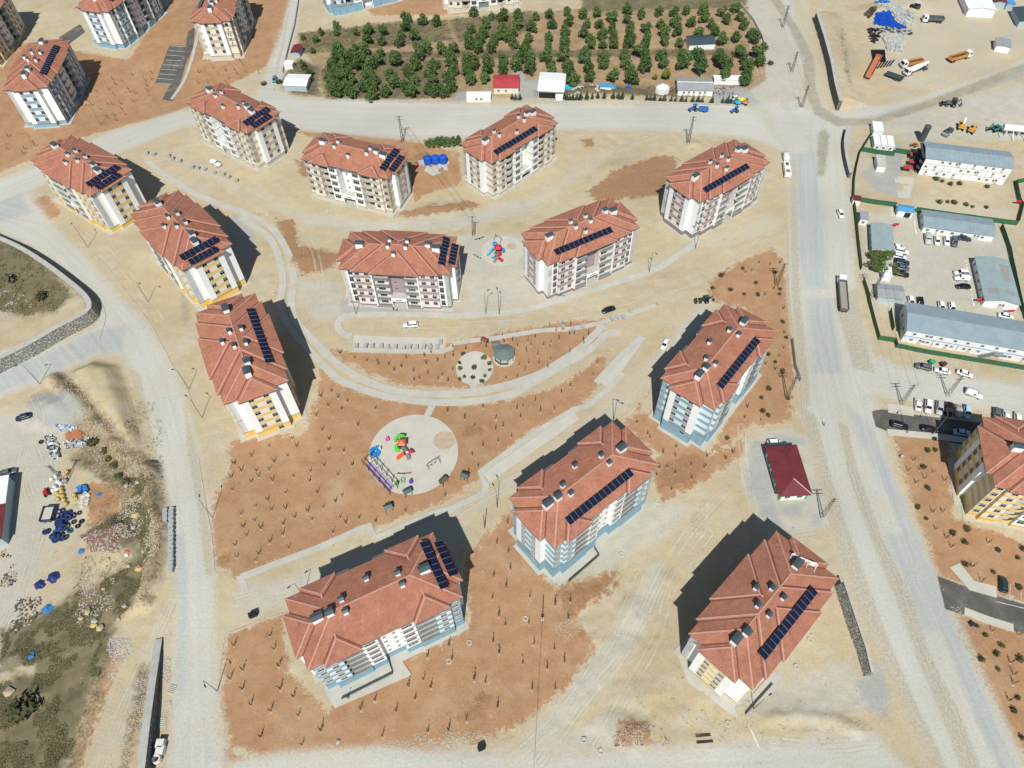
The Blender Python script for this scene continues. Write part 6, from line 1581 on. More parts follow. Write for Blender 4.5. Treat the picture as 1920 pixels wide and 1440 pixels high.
# semi trailers parked empty
def flat_trailer(a, label, col, walls=1.4):
    root, L_ = placed('tipping_trailer', *a, label, 'trailer'); b = MB(); b.box(0, L_, -1.2, 1.2, 1.1, 1.25)
    for s in (-1, 1): b.box(0, L_, s * 1.2 - .05, s * 1.2 + .05, 1.251, 1.25 + walls)
    b.box(0, .1, -1.15, 1.15, 1.251, 1.25 + walls); b.box(L_ - .1, L_, -1.15, 1.15, 1.251, 1.25 + walls)
    for i in range(1, 9):
        for s in (-1, 1): b.box(L_ * i / 9 - .06, L_ * i / 9 + .06, s * 1.25 - .03 + s * .04, s * 1.25 + .03 + s * .04, 1.2, 1.25 + walls)
    b.build('body', M[col], root); wheels(root, (L_ * .6, L_ * .72, L_ * .84), 1.0, .48); b = MB(); b.box(.4, L_ - .2, -.4, .4, .7, 1.09); b.build('chassis', M['dark'], root)
M['rustor'] = pmat('faded_orange_trailer_paint', (.46, .17, .09), .7, .18, .8)
flat_trailer((1647, 108, 1627, 146), 'faded orange tipping trailer beside the black pipes', 'rustor', 1.2)
flat_trailer((1661, 138, 1693, 149), 'black low trailer left of the white concrete mixer', 'slate', .5)
# tractors
def tractor(a, label, col, cabin_=True):
    root, L_ = placed('tractor', *a, label, 'tractor'); s = L_ / 3.8; root.scale = (s, s, s)
    b = MB(); b.box(0, 2.0, -.36, .36, .75, 1.35); b.box(1.9, 3.3, -.45, .45, .7, 1.1); b.build('bonnet', M[col], root)
    b = MB()
    for x in (1.95, 3.2):
        for y in (-.6, .6): b.bar((x, y, 1.1), (x + .05, y * .9, 2.4), .07, .07)
    b.box(1.8, 3.4, -.7, .7, 2.4, 2.5); b.build('cab_frame', M[col], root)
    b = MB(); b.box(2.5, 3.0, -.28, .28, 1.101, 1.35); b.box(2.95, 3.05, -.28, .28, 1.351, 1.8); b.build('seat', M['dark'], root)
    wheels(root, (.5,), .62, .40, .26); wheels(root, (2.85,), .82, .74, .42); b = MB(); b.cyl((.9, .25, 1.35), (.9, .25, 2.1), .05, .05, 6); b.build('exhaust', M['dark'], root)
tractor((1291, 205, 1308, 202), 'blue tractor hitched before the blue trailer on the upper road', 'cblue')
tractor((1370, 208, 1385, 205), 'blue tractor under the coloured umbrellas on the upper road', 'cblue')
tractor((83, 915, 88, 929), 'red tractor beside the sacks in the scrap yard', 'cred')
root, L_ = placed('farm_trailer', 1311, 204, 1328, 205, 'blue farm trailer behind the tractor on the upper road', 'trailer')
b = MB(); b.box(0, L_, -1.1, 1.1, .8, .95)
for s in (-1, 1): b.box(0, L_, s * 1.1 - .04, s * 1.1 + .04, .951, 1.6)
b.box(0, .08, -1.05, 1.05, .951, 1.6); b.box(L_ - .08, L_, -1.05, 1.05, .951, 1.6); b.build('body', M['cblue'], root); wheels(root, (L_ * .6,), .9, .42); b = MB(); b.bar((-1.0, 0, .6), (0, 0, .8), .12, .1); b.build('drawbar', M['dark'], root)
root, L_ = placed('farm_trailer', 79, 965, 101, 963, 'open blue trailer with pale load beside the red tractor', 'trailer')
b = MB(); b.box(0, L_, -2.1, 2.1, .7, .85)
for s in (-1, 1): b.box(0, L_, s * 2.1 - .05, s * 2.1 + .05, .851, 1.75)
for x in (0, L_ - .1): b.box(x, x + .1, -2.05, 2.05, .851, 1.75)
b.build('body', M['cnavy'], root); b = MB(); b.box(.11, L_ - .11, -2.0, 2.0, .851, 1.05); b.build('load', M['concrete'], root); wheels(root, (L_ * .3, L_ * .7), 1.8, .4)
# backhoe loader
def backhoe(a, label, col, cabcol='dark'):
    root, L_ = placed('backhoe_loader', *a, label, 'loader'); s = L_ / 7.0; root.scale = (s, s, s)
    b = MB(); b.box(1.9, 3.6, -.5, .5, .8, 1.5); b.box(3.5, 5.0, -.6, .6, .7, 1.3); b.build('body', M[col], root)
    b = MB(); b.box(3.5, 4.9, -.62, .62, 2.6, 2.75)
    for x in (3.55, 4.8):
        for y in (-.57, .57): b.bar((x, y, 1.3), (x, y, 2.6), .1, .1)
    b.build('cab_roof', M[cabcol], root); b = MB(); b.box(3.62, 4.75, -.5, .5, 1.301, 2.55); b.build('cab_glass', M['glass'], root)
    b = MB()
    for y in (-.55, .55): b.bar((3.2, y, 1.5), (1.0, y, .8), .16, .22)
    b.build('loader_arm', M[col], root)
    b = MB(); b.add([(.2, -1.1, .15), (1.0, -1.1, .2), (1.1, -1.1, 1.0), (.2, 1.1, .15), (1.0, 1.1, .2), (1.1, 1.1, 1.0)], [(0, 1, 2), (3, 5, 4), (0, 3, 4, 1), (1, 4, 5, 2)]); b.build('bucket', M['iron'], root)
    b = MB(); b.bar((5.0, 0, 1.0), (5.9, 0, 2.7), .25, .3); b.bar((5.9, 0, 2.7), (6.7, 0, 1.2), .2, .24); b.box(6.4, 7.0, -.35, .35, .4, 1.1); b.build('rear_boom', M[col], root)
    wheels(root, (2.2,), .85, .48, .36); wheels(root, (4.3,), .9, .72, .46)
backhoe((1301, 562, 1340, 561), 'dark backhoe loader standing on sand at the lane junction', 'cgreen')
backhoe((1762, 192, 1804, 196), 'grey backhoe loader on the haul yard above the stacked cabins', 'cgrey')
def excavator(a, label, col, group=None):
    root, L_ = placed('tracked_loader', *a, label, 'excavator', group, lim=6.2); s = L_ / 6.5; root.scale = (s, s, s)
    for y in (-.95, .95):
        b = MB(); b.prism([(1.9, y - .25), (5.2, y - .25), (5.2, y + .25), (1.9, y + .25)], .02, .8); b.build('track', M['tyre'], root)
    b = MB(); b.box(2.4, 5.0, -1.1, 1.1, .95, 1.9); b.box(4.2, 5.1, -1.05, 1.05, 1.901, 2.2); b.build('house', M[col], root)
    b = MB(); b.box(2.3, 3.6, -1.08, -.1, 1.901, 2.9); b.build('cab', M['glass'], root); b = MB(); b.box(2.25, 3.65, -1.12, -.06, 2.901, 3.0); b.build('cab_roof', M[col], root)
    b = MB(); b.bar((2.6, .45, 1.9), (1.1, .45, 3.6), .35, .45); b.bar((1.1, .45, 3.6), (.2, .45, 1.4), .28, .34); b.build('boom', M[col], root)
    b = MB(); b.add([(-.2, .0, .9), (.6, .0, .5), (.6, .0, 1.4), (-.2, .9, .9), (.6, .9, .5), (.6, .9, 1.4)], [(0, 1, 2), (3, 5, 4), (0, 3, 4, 1), (1, 4, 5, 2)]); b.build('bucket', M['iron'], root)
excavator((1804, 228, 1800, 254), 'yellow excavator, middle machine of three on the haul yard', 'cyellow', 'machines on the haul yard')
excavator((1829, 236, 1812, 256), 'yellow excavator, rightmost of three machines on the haul yard', 'cyellow', 'machines on the haul yard')
excavator((1709, 272, 1724, 268), 'small orange digger beside the dark tank at the stacked cabins', 'corange')
excavator((1853, 244, 1878, 238), 'dark teal excavator left of the white tank', 'cteal')
root, L_ = placed('road_roller', 1772, 253, 1790, 236, 'grey road roller, leftmost machine of three on the haul yard', 'roller', lim=5.5)
b = MB(); b.cyl((.7, -1.05, .75), (.7, 1.05, .75), .75, .75, 14); b.build('drum', M['steel'], root); b = MB(); b.box(1.5, L_, -.8, .8, .7, 1.6); b.box(.2, 1.5, -1.2, -1.1, .6, .9); b.box(.2, 1.5, 1.1, 1.2, .6, .9); b.build('body', M['cgrey'], root)
b = MB(); b.box(1.8, 3.2, -.7, .7, 2.5, 2.6)
for x in (1.9, 3.1):
    for y in (-.62, .62): b.bar((x, y, 1.6), (x, y, 2.5), .08, .08)
b.build('canopy', M['dark'], root); wheels(root, (L_ - .8,), .85, .7, .4)
# white horizontal tank on a stand at the right edge
root = empty('bulk_tank', (*at(1905, 254), 0), math.radians(-12)); tag(root, 'white horizontal tank on a concrete stand at the right edge', 'tank')
b = MB(); b.cyl((-6, 0, 3.0), (8, 0, 3.0), 1.25, 1.25, 18); b.build('cylinder', M['cwhite'], root, smooth=False)
b = MB()
for x in (-4.5, 0, 4.5): b.box(x - .3, x + .3, -1.3, 1.3, -.2, 2.0)
b.build('stand', M['concrete'], root); b = MB(); b.box(-6.5, 7, -2.6, 1.8, -.2, .3); b.build('base_slab', M['plate'], root)
for x in (-2.5, 1.8): b = MB(); b.bar((x, -1.3, 2.6), (x + .5, -4.0, .2), .25, .12, 0); b.build('chute', M['cream'], root)
# ================================================================== LAMPS, PYLONS, WIRES
LAMPS = [(399, 971, 'lamp post at the garden edge beside the left road, upper one'), (408, 1296, 'lamp post at the garden edge beside the lower left road'), (932, 952, 'lamp post on the sandy lane left of the centre blue block'),
 (668, 590, 'lamp post at the looped kerb below the left mauve block'), (911, 588, 'left lamp post of the pair below the upper playground'), (936, 590, 'right lamp post of the pair below the upper playground'),
 (1217, 511, 'lamp post on the pavement right of the right mauve block'), (1304, 466, 'lamp post on the pavement below the top right mauve block'), (165, 464, 'lamp post beside the left road below the uppermost yellow block'),
 (278, 566, 'lamp post beside the left road below the middle yellow block'), (355, 730, 'lamp post beside the left road next to the lowest yellow block'), (379, 783, 'short lamp post on sand beside the lowest yellow block'), (75, 720, 'lamp post by the lower edge of the left side road'), (36, 582, 'lamp post on the grassy retained plot'),
 (1150, 790, 'lamp post behind the upper corner of the centre blue block'), (189, 235, 'lamp post by the road at the upper left blue block'), (570, 1120, 'lamp post behind the nearest blue block'), (1700, 812, 'short lamp by the asphalt lane'), (1748, 815, 'leaning light lamp post over the asphalt lane'), (1412, 1330, 'lamp post with black top below the block carrying roof letters')]
def lamp_meshes():
    p, a, h = MB(), MB(), MB(); p.cyl((0, 0, -.2), (0, 0, 9.2), .11, .06, 6); a.bar((0, 0, 9.15), (1.3, 0, 9.6), .07, .07); h.box(1.1, 1.9, -.16, .16, 9.54, 9.66)
    return p.mesh('lamp_pole', M['steelpole']), a.mesh('lamp_arm', M['steelpole']), h.mesh('lamp_head', M['iron'])
M['steelpole'] = pmat('weathered_pole_steel', (.14, .14, .135), .6, .1, 2)
LM = lamp_meshes()
for px, py, l in LAMPS:
    x, y = at(px, py); r = empty('street_lamp', (x, y, ground_z(x, y)), rnd.uniform(0, 6.28), rnd.uniform(.96, 1.08)); tag(r, l, 'street lamp', 'street lamps')
    inst('pole', LM[0], r); inst('arm', LM[1], r); inst('lamp_head', LM[2], r)
M['lattice'] = pmat('dull_lattice_steel', (.16, .155, .145), .7, .12, 2)
def pylon(px, py, H_, label, wide=.55, arms=2, aw=1.6, rz=0.):
    x, y = at(px, py); root = empty('lattice_pylon', (x, y, ground_z(x, y)), rz); tag(root, label, 'pylon', 'lattice power pylons')
    b = MB(); n = max(6, int(H_ / 1.2)); hw = lambda z: wide * (1 - .62 * z / H_)
    for sx in (-1, 1):
        for sy in (-1, 1): b.bar((sx * hw(0), sy * hw(0), -.3), (sx * hw(H_), sy * hw(H_), H_), .10, .10)
    b.build('leg_frame', M['lattice'], root); b = MB()
    for i in range(n):
        z0, z1 = H_ * i / n, H_ * (i + 1) / n; a, c = hw(z0), hw(z1); s = 1 if i % 2 else -1
        for (u0, v0, u1, v1) in ((-s, -1, s, -1), (-s, 1, s, 1), (-1, -s, -1, s), (1, -s, 1, s)): b.bar((u0 * a, v0 * a, z0), (u1 * c, v1 * c, z1), .055, .055)
    tag(b.build('bracing', M['lattice'], root), kind='stuff')
    for k in range(arms):
        b = MB(); z = H_ - .2 - k * 1.3; b.bar((-aw, 0, z), (aw, 0, z), .12, .12); o = b.build('crossarm', M['lattice'], root)
        for t in (-aw, -aw * .5, aw * .5, aw): b = MB(); b.cyl((t, 0, z + .07), (t, 0, z + .4), .07, .05, 6); b.build('insulator', M['cream'], o)
    return (x, y, H_)
PY = {}
for k, a in dict(a=(1290, 270, 11.5, 'lattice pylon on sand below the upper road, right of the right beige block'), b=(755, 265, 11.2, 'lattice pylon beside the thicket above the blue water tanks'), c=(888, 441, 8.5, 'lattice pylon left of the upper playground'),
                 d=(1502, 203, 9.5, 'lattice pylon on a dirt mound at the road junction'), e=(1541, 968, 9.8, 'ladder like lattice pylon below the dark red hipped building'), f=(1475, 745, 11.2, 'lattice pylon beside the right road next to the upper blue block'),
                 g=(1690, 756, 9.0, 'lattice pylon at the left end of the marked parking row'), h=(1776, 741, 9.4, 'thin lattice pylon above the marked parking row'), i=(1456, 535, 9.8, 'lattice pylon on the red bank beside the right road'), j=(1631, 558, 13, 'tallest lattice pylon inside the green fence by the long cabins'),
                 k=(1467, 52, 10, 'lattice pylon on the pale dusty ground near the top edge'), l=(1484, 135, 9, 'lattice pylon between the junction and the top edge'), m=(124, 905, 9, 'thin lattice pylon among the scrap yard sacks')).items():
    PY[k] = pylon(*a, aw=1.3, arms=1 if k in 'cm' else 2, wide=.45)
M['wire'] = pmat('black_cable', (.02, .02, .02), .6, 0)
def wire(p, q, label, sag=1.2):
    b = MB(); N = 14; pts = [Vector(p).lerp(Vector(q), i / N) - Vector((0, 0, sag * 4 * (i / N) * (1 - i / N))) for i in range(N + 1)]
    for i in range(N): b.cyl(pts[i], pts[i + 1], .028, .028, 4, caps=False)
    tag(b.build('power_cable', M['wire']), label, 'cable', 'overhead power cables')
def wires(a, b_, lab):
    for dx in (-1.2, 1.2): wire((PY[a][0] + dx, PY[a][1], PY[a][2] - .1), (PY[b_][0] + dx, PY[b_][1], PY[b_][2] - .1), lab)
wires('j', 'g', 'overhead cable from the compound pylon across the side road'); wires('d', 'l', 'overhead cable above the junction'); wires('c', 'b', 'overhead cable over the mauve block lane')
x, y = at(1017, 1165); wp = empty('wooden_pole', (x, y, 0)); tag(wp, 'dark pole with pale box on red soil right of the nearest blue block', 'pole')
b = MB(); b.cyl((0, 0, -.3), (0, 0, 8.2), .16, .11, 7); b.build('pole', M['bark'], wp); b = MB(); b.box(-.35, .35, -.3, .3, 1.0, 2.0); b.build('box', M['concrete'], wp)
wire((x, y, 8.1), (*at(1000, 1470), 7.0), 'overhead cable running down from the dark pole to the lower road', .6)
x, y = at(909, 990); wp = empty('wooden_pole', (x, y, 0)); tag(wp, 'dark pole on the garden strip left of the centre blue block', 'pole'); b = MB(); b.cyl((0, 0, -.3), (0, 0, 7.2), .14, .1, 7); b.build('pole', M['bark'], wp)

# ================================================================== PLAYGROUNDS, GAZEBO, SHELTERS
for k, c in dict(pblue=(.02, .22, .55), pgreen=(.07, .50, .03), porange=(.75, .10, .03), pred=(.55, .02, .05), ppurple=(.10, .06, .42), ppink=(.65, .08, .35), pyel=(.70, .55, .06), pteal=(.03, .36, .50)).items(): M['play_' + k] = pmat('playground_' + k, c, .4, .05, 2, spec=.4)
def slide(mb, p0, p1, wd, m=0):
    mb.bar(p0, p1, wd, .08, m); d = (Vector(p1) - Vector(p0)).normalized(); s = d.cross(Vector((0, 0, 1))).normalized() * (wd / 2)
    for e in (-1, 1): mb.bar(Vector(p0) + s * e + Vector((0, 0, .2)), Vector(p1) + s * e + Vector((0, 0, .2)), .08, .4, m)
def rel(root_px, px, z=0.): a, b_ = at(*root_px), at(px[0], px[1], z); return (b_[0] - a[0], b_[1] - a[1], z)
# large playground tower
RP = (757, 843); pg = empty('play_tower', (*at(*RP), .1)); tag(pg, 'play tower with orange slide and green roofs on the large round playground', 'play tower')
P_ = lambda x, y, z: rel(RP, (660 + x / 7.577, 760 + y / 7.577), z)
b = MB(); o = P_(705, 560, 1.5)
for dx, dy in ((-.9, -.9), (.9, -.9), (-.9, .9), (.9, .9)): b.cyl((o[0] + dx, o[1] + dy, 0), (o[0] + dx, o[1] + dy, 3.2), .07, .07, 6)
b.box(o[0] - 1, o[0] + 1, o[1] - 1, o[1] + 1, 1.45, 1.55); b.build('deck_frame', M['iron'], pg)
b = MB(); o2 = P_(705, 520, 3.2); b.add([(o2[0] - 1.1, o2[1] - 1.1, 3.0), (o2[0] + 1.1, o2[1] - 1.1, 3.0), (o2[0] + 1.1, o2[1] + 1.1, 3.0), (o2[0] - 1.1, o2[1] + 1.1, 3.0), (o2[0], o2[1], 4.0)], [(0, 1, 4), (1, 2, 4), (2, 3, 4), (3, 0, 4), (0, 3, 2, 1)]); b.build('orange_roof', M['play_porange'], pg)
b = MB(); slide(b, P_(735, 690, 1.5), P_(640, 765, .2), 1.0); b.build('orange_slide', M['play_porange'], pg)
b = MB(); pts = [P_(745, 440, 2.2), P_(700, 425, 2.3), P_(655, 435, 2.0), P_(625, 470, 1.3), P_(612, 520, .4)]
for p, q in zip(pts, pts[1:]): b.cyl(p, q, .42, .42, 8)
b.build('green_tube_slide', M['play_pgreen'], pg)
b = MB(); pts = [P_(650, 570, 1.8), P_(615, 595, 1.4), P_(640, 650, .9), P_(670, 610, 1.6)]
for p, q in zip(pts, pts[1:]): b.cyl(p, q, .5, .45, 8)
b.build('green_spiral_slide', M['play_pgreen'], pg)
b = MB(); b.bar(P_(715, 590, 1.5), P_(790, 680, 1.5), 1.1, .12); b.bar(P_(785, 690, 1.4), P_(815, 775, .1), 1.1, .12)
for k in range(6): a_ = Vector(P_(715, 590, 1.9)).lerp(Vector(P_(790, 680, 1.9)), k / 5); b.bar(a_ + Vector((.5, .3, -.4)), a_ + Vector((.5, .3, .5)), .06, .06)
b.build('bridge_and_ramp', M['lattice'], pg)
b = MB(); q = P_(840, 655, 1.6); b.add([(q[0] - .9, q[1] - .6, 1.5), (q[0] + 1.0, q[1] - .5, 1.5), (q[0] - .6, q[1] + .7, 1.9), (q[0], q[1], 2.5)], [(0, 1, 3), (1, 2, 3), (2, 0, 3), (0, 2, 1)]); b.build('red_canopy', M['play_pred'], pg)
b = MB(); q = P_(782, 668, 2.3); b.rock((q[0], q[1], 2.2), .45, rnd); b.build('white_dome', M['panel'], pg)
# blue climbing frame
bp = empty('climbing_frame', (*at(704, 850), .1)); tag(bp, 'blue climbing frame at the left rim of the large round playground', 'play equipment')
b = MB(); rr = random.Random(4)
for i in range(11): t = i * .6; b.box(1.0 * math.cos(t) - .45, 1.0 * math.cos(t) + .45, 1.1 * math.sin(t) - .4, 1.1 * math.sin(t) + .4, .1 + .12 * (i % 4), .9 + .25 * (i % 3))
b.build('blue_panel', M['play_pblue'], bp); b = MB(); b.cyl((1.3, .9, .2), (1.3, .9, 1.6), .4, .3, 8); b.build('white_post', M['panel'], bp)
# seesaw, swing, spring toys, green cube frame
x, y = at(758, 890); ss = empty('seesaw', (x, y, .1)); tag(ss, 'black seesaw with red seats on the large round playground', 'seesaw')
b = MB(); b.bar((-1.7, 0, .6), (1.7, 0, .6), .12, .12); b.bar((0, 0, 0), (0, 0, .6), .25, .25); b.build('beam', M['iron'], ss)
for s in (-1.6, 1.6): b = MB(); b.box(s - .25, s + .25, -.18, .18, .661, .75); b.build('seat', M['play_pred'], ss)
a, c = at(802, 878), at(823, 865); sw = empty('swing_frame', (a[0], a[1], .1), math.atan2(c[1] - a[1], c[0] - a[0])); tag(sw, 'black swing frame on the large round playground', 'swing'); L_ = math.hypot(c[0] - a[0], c[1] - a[1])
b = MB(); b.bar((0, 0, 2.2), (L_, 0, 2.2), .09, .09)
for x_ in (0, L_):
    for y_ in (-.9, .9): b.bar((x_, y_, 0), (x_, 0, 2.2), .08, .08)
    b.bar((x_, -.55, .9), (x_, .55, .9), .06, .06)
b.build('frame', M['iron'], sw)
for k in (.33, .67): b = MB(); b.bar((L_ * k - .2, 0, 2.15), (L_ * k - .2, 0, .5), .03, .03); b.bar((L_ * k + .2, 0, 2.15), (L_ * k + .2, 0, .5), .03, .03); b.box(L_ * k - .25, L_ * k + .25, -.12, .12, .42, .5); b.build('swing_seat', M['iron'], sw)
for px, py, m_, l in ((744, 909, 'pgreen', 'round green spinner at the lower rim of the large playground'), (771, 905, 'ppurple', 'purple spring rocker on the large playground'), (727, 826, 'ppink', 'pink spring rocker on the large playground')):
    t = empty('play_rocker', (*at(px, py), .1)); tag(t, l, 'play equipment'); b = MB(); b.cyl((0, 0, 0), (0, 0, .4), .35, .3, 10); b.cyl((0, 0, .4), (0, 0, .75), .62, .55, 12); b.build('body', M['play_' + m_], t); b = MB(); b.bar((0, .3, .75), (0, .45, 1.25), .5, .1); b.build('backrest', M['play_' + m_], t)
t = empty('cube_frame', (*at(756, 903), .1)); tag(t, 'small open green cube frame on the large playground', 'play equipment'); b = MB()
for i in (-.5, .5):
    for j in (-.5, .5): b.bar((i, j, 0), (i, j, .9), .07, .07)
    for z in (.04, .9): b.bar((-.5, i, z), (.5, i, z), .07, .07); b.bar((i, -.5, z), (i, .5, z), .07, .07)
b.build('frame', M['greenpaint'], t)
# timber pergola by the purple mat
a, c = at(682, 872), at(731, 927); pr = empty('pergola', (a[0], a[1], .1), math.atan2(c[1] - a[1], c[0] - a[0])); tag(pr, 'long dark timber pergola over the purple mat beside the large playground', 'pergola'); L_ = math.hypot(c[0] - a[0], c[1] - a[1])
b = MB()
for y_ in (0, 2.6): b.bar((-.3, y_, 2.7), (L_ + .3, y_, 2.7), .16, .22)
b.build('beam', M['bark'], pr)
for k in range(6):
    x_ = L_ * k / 5
    for y_ in (0, 2.6): b = MB(); b.bar((x_, y_, -.2), (x_, y_, 2.6), .14, .14); b.build('post', M['bark'], pr)
    b = MB(); b.bar((x_, -.4, 2.88), (x_, 3.0, 2.88), .09, .12); b.build('rafter', M['bark'], pr)
b = MB(); b.box(.5, L_ - .5, .15, .6, .35, .45)
for k in range(5): b.box(.7 + (L_ - 1.6) * k / 4, .8 + (L_ - 1.6) * k / 4, .2, .55, 0, .349)
b.build('bench', M['bark'], pr)
# upper playground tower
RP2 = (932, 470); pg = empty('play_tower', (*at(*RP2), .1)); tag(pg, 'play tower with red dome and blue slides on the upper playground', 'play tower')
P_ = lambda x, y, z: rel(RP2, (860 + x / 13.71, 430 + y / 13.71), z)
def dome(c, r, h, m_, nm, n=12):
    b = MB(); vs = [(c[0], c[1], c[2] + h)]
    for k, (rr_, zz_) in enumerate(((.55, .8), (.9, .4), (1, 0))):
        for i in range(n): t = 6.283 * i / n; vs.append((c[0] + r * rr_ * math.cos(t), c[1] + r * rr_ * math.sin(t), c[2] + h * zz_))
    fs = [(0, 1 + i, 1 + (i + 1) % n) for i in range(n)]
    for k in range(2): fs += [(1 + k * n + i, 1 + (k + 1) * n + i, 1 + (k + 1) * n + (i + 1) % n, 1 + k * n + (i + 1) % n) for i in range(n)]
    fs.append(tuple(range(2 * n + n, 2 * n, -1))); b.add(vs, fs); return b.build(nm, M[m_], pg)
c = P_(1015, 470, 3.2); dome(c, 1.35, 1.0, 'play_pred', 'red_dome'); dome(P_(930, 370, 2.6), .85, .7, 'play_pblue', 'blue_dome')
b = MB()
for dx, dy in ((-.8, -.8), (.8, -.8), (-.8, .8), (.8, .8)): b.cyl((c[0] + dx, c[1] + dy, 0), (c[0] + dx, c[1] + dy, 3.3), .08, .08, 6)
b.box(c[0] - .95, c[0] + .95, c[1] - .95, c[1] + .95, 1.4, 1.5); b.build('deck_frame', M['iron'], pg)
b = MB(); pts = [P_(900, 480, 1.7), P_(830, 560, 1.2), P_(730, 680, .4)]
for p, q in zip(pts, pts[1:]): b.cyl(p, q, .38, .36, 8)
b.build('blue_tube_slide', M['play_pteal'], pg)
b = MB(); slide(b, P_(1010, 730, 1.4), P_(1140, 830, .2), .95); b.build('red_slide', M['play_pred'], pg)
b = MB(); q = P_(1150, 530, 1.6); b.cyl((q[0], q[1] - .6, 1.2), (q[0], q[1] + .6, 1.8), .45, .4, 8); b.build('blue_bay', M['play_pblue'], pg)
b = MB(); b.bar(P_(960, 570, 1.5), P_(980, 690, 1.4), 1.3, .14); b.bar(P_(960, 720, 1.3), P_(915, 860, .1), .9, .12); b.build('ramp', M['lattice'], pg)
b = MB(); b.bar(P_(930, 700, .9), P_(845, 745, .3), .5, .3); b.build('blue_step', M['play_pteal'], pg)
b = MB(); q = P_(1065, 610, 1.8); b.box(q[0] - .5, q[0] + .4, q[1] - .5, q[1] + .5, 1.2, 2.1); b.build('red_panel', M['play_pred'], pg)
a, c2 = at(929, 449), at(940, 455); sw = empty('swing_frame', (a[0], a[1], .1), math.atan2(c2[1] - a[1], c2[0] - a[0])); tag(sw, 'grey swing frame behind the red domed play tower', 'swing'); L_ = math.hypot(c2[0] - a[0], c2[1] - a[1]); b = MB(); b.bar((0, 0, 2.3), (L_, 0, 2.3), .08, .08)
for x_ in (0, L_):
    for y_ in (-.8, .8): b.bar((x_, y_, 0), (x_, 0, 2.3), .08, .08)
b.build('frame', M['iron'], sw)
for px, py, r_ in ((899, 449, .4), (895, 483, -.7)):
    t = empty('seesaw', (*at(px, py), .05), r_); tag(t, 'dark seesaw left of the red domed play tower, %s one' % ('upper' if py < 460 else 'lower'), 'seesaw'); b = MB(); b.bar((-1.5, 0, .55), (1.5, 0, .6), .12, .1); b.bar((0, 0, 0), (0, 0, .55), .25, .25); b.build('beam', M['iron'], t)
    for s in (-1.4, 1.4): b = MB(); b.box(s - .2, s + .2, -.16, .16, .62, .72); b.build('seat', M['iron'], t)

# gazebo
gx_, gy_ = at(945, 672); gz = empty('gazebo', (gx_, gy_, .14), .39); tag(gz, 'octagonal grey roofed gazebo beside the pale seating circle', 'gazebo')
b = MB(); n = 8; vs = [(3.4 * math.cos(6.283 * i / n), 3.4 * math.sin(6.283 * i / n), 2.7) for i in range(n)] + [(3.4 * math.cos(6.283 * i / n), 3.4 * math.sin(6.283 * i / n), 2.85) for i in range(n)] + [(.9 * math.cos(6.283 * i / n), .9 * math.sin(6.283 * i / n), 3.85) for i in range(n)]
b.add(vs, [(i, (i + 1) % n, n + (i + 1) % n, n + i) for i in range(n)] + [(n + i, n + (i + 1) % n, 2 * n + (i + 1) % n, 2 * n + i) for i in range(n)] + [tuple(range(n - 1, -1, -1)), tuple(range(2 * n, 3 * n))])
M['gazroof'] = pmat('grey_green_shingles', (.13, .17, .165), .8, .12, 1); ro = b.build('roof', M['gazroof'], gz)
b = MB()
for i in range(n): t = 6.283 * i / n; b.bar((3.4 * math.cos(t), 3.4 * math.sin(t), 2.87), (.9 * math.cos(t), .9 * math.sin(t), 3.87), .12, .06)
tag(b.build('hip_strip', M['gazroof'], ro), kind='stuff'); b = MB(); b.add([(.8 * math.cos(6.283 * i / n), .8 * math.sin(6.283 * i / n), 3.95) for i in range(n)] + [(0, 0, 4.3)], [(i, (i + 1) % n, n) for i in range(n)]); b.build('finial_cap', M['gazroof'], ro)
for i in range(n):
    t, t2 = 6.283 * i / n, 6.283 * (i + 1) / n; p, q = (2.9 * math.cos(t), 2.9 * math.sin(t)), (2.9 * math.cos(t2), 2.9 * math.sin(t2)); b = MB(); b.bar((*p, 0), (*p, 2.75), .16, .16); b.build('post', M['bark'], gz)
    if i != 6: b = MB(); b.bar((*p, .45), (*q, .45), .06, .7); b.bar((*p, .9), (*q, .9), .1, .08); b.build('rail_panel', M['bark'], gz)
# small covered seats (dark huts)
SH = None
for i, (px, py, m_, l) in enumerate(((729, 956, 'slate', 'small dark roofed seat shelter below the timber pergola'), (765, 927, 'slate', 'small dark green roofed seat shelter at the lower rim of the large playground'), (832, 906, 'bark', 'small brown roofed seat shelter at the right rim of the large playground'), (872, 897, 'slate', 'small dark roofed seat shelter right of the large playground'),
                                   (909, 644, 'gutter', 'small dark maroon roofed seat shelter above the seating circle'), (929, 652, 'slate', 'small dark teal roofed seat shelter touching the gazebo'))):
    t = empty('seat_shelter', (*at(px, py), .05), [.4, .5, .9, -.4, -.5, .2][i]); tag(t, l, 'shelter', 'dark roofed seat shelters')
    b = MB(); b.add([(-1.1, -.85, 1.9), (1.1, -.85, 1.9), (1.1, .85, 1.9), (-1.1, .85, 1.9), (-1.1, 0, 2.45), (1.1, 0, 2.45)], [(0, 1, 5, 4), (2, 3, 4, 5), (1, 2, 5), (3, 0, 4), (0, 3, 2, 1)]); b.build('roof', M[m_], t)
    for x_ in (-.9, .9):
        for y_ in (-.65, .65): b = MB(); b.bar((x_, y_, -.1), (x_, y_, 1.9), .1, .1); b.build('post', M['bark'], t)
    b = MB(); b.box(-.85, .85, .2, .6, .35, .45); b.box(-.85, .85, .55, .62, .451, .9); b.build('bench', M['bark'], t)
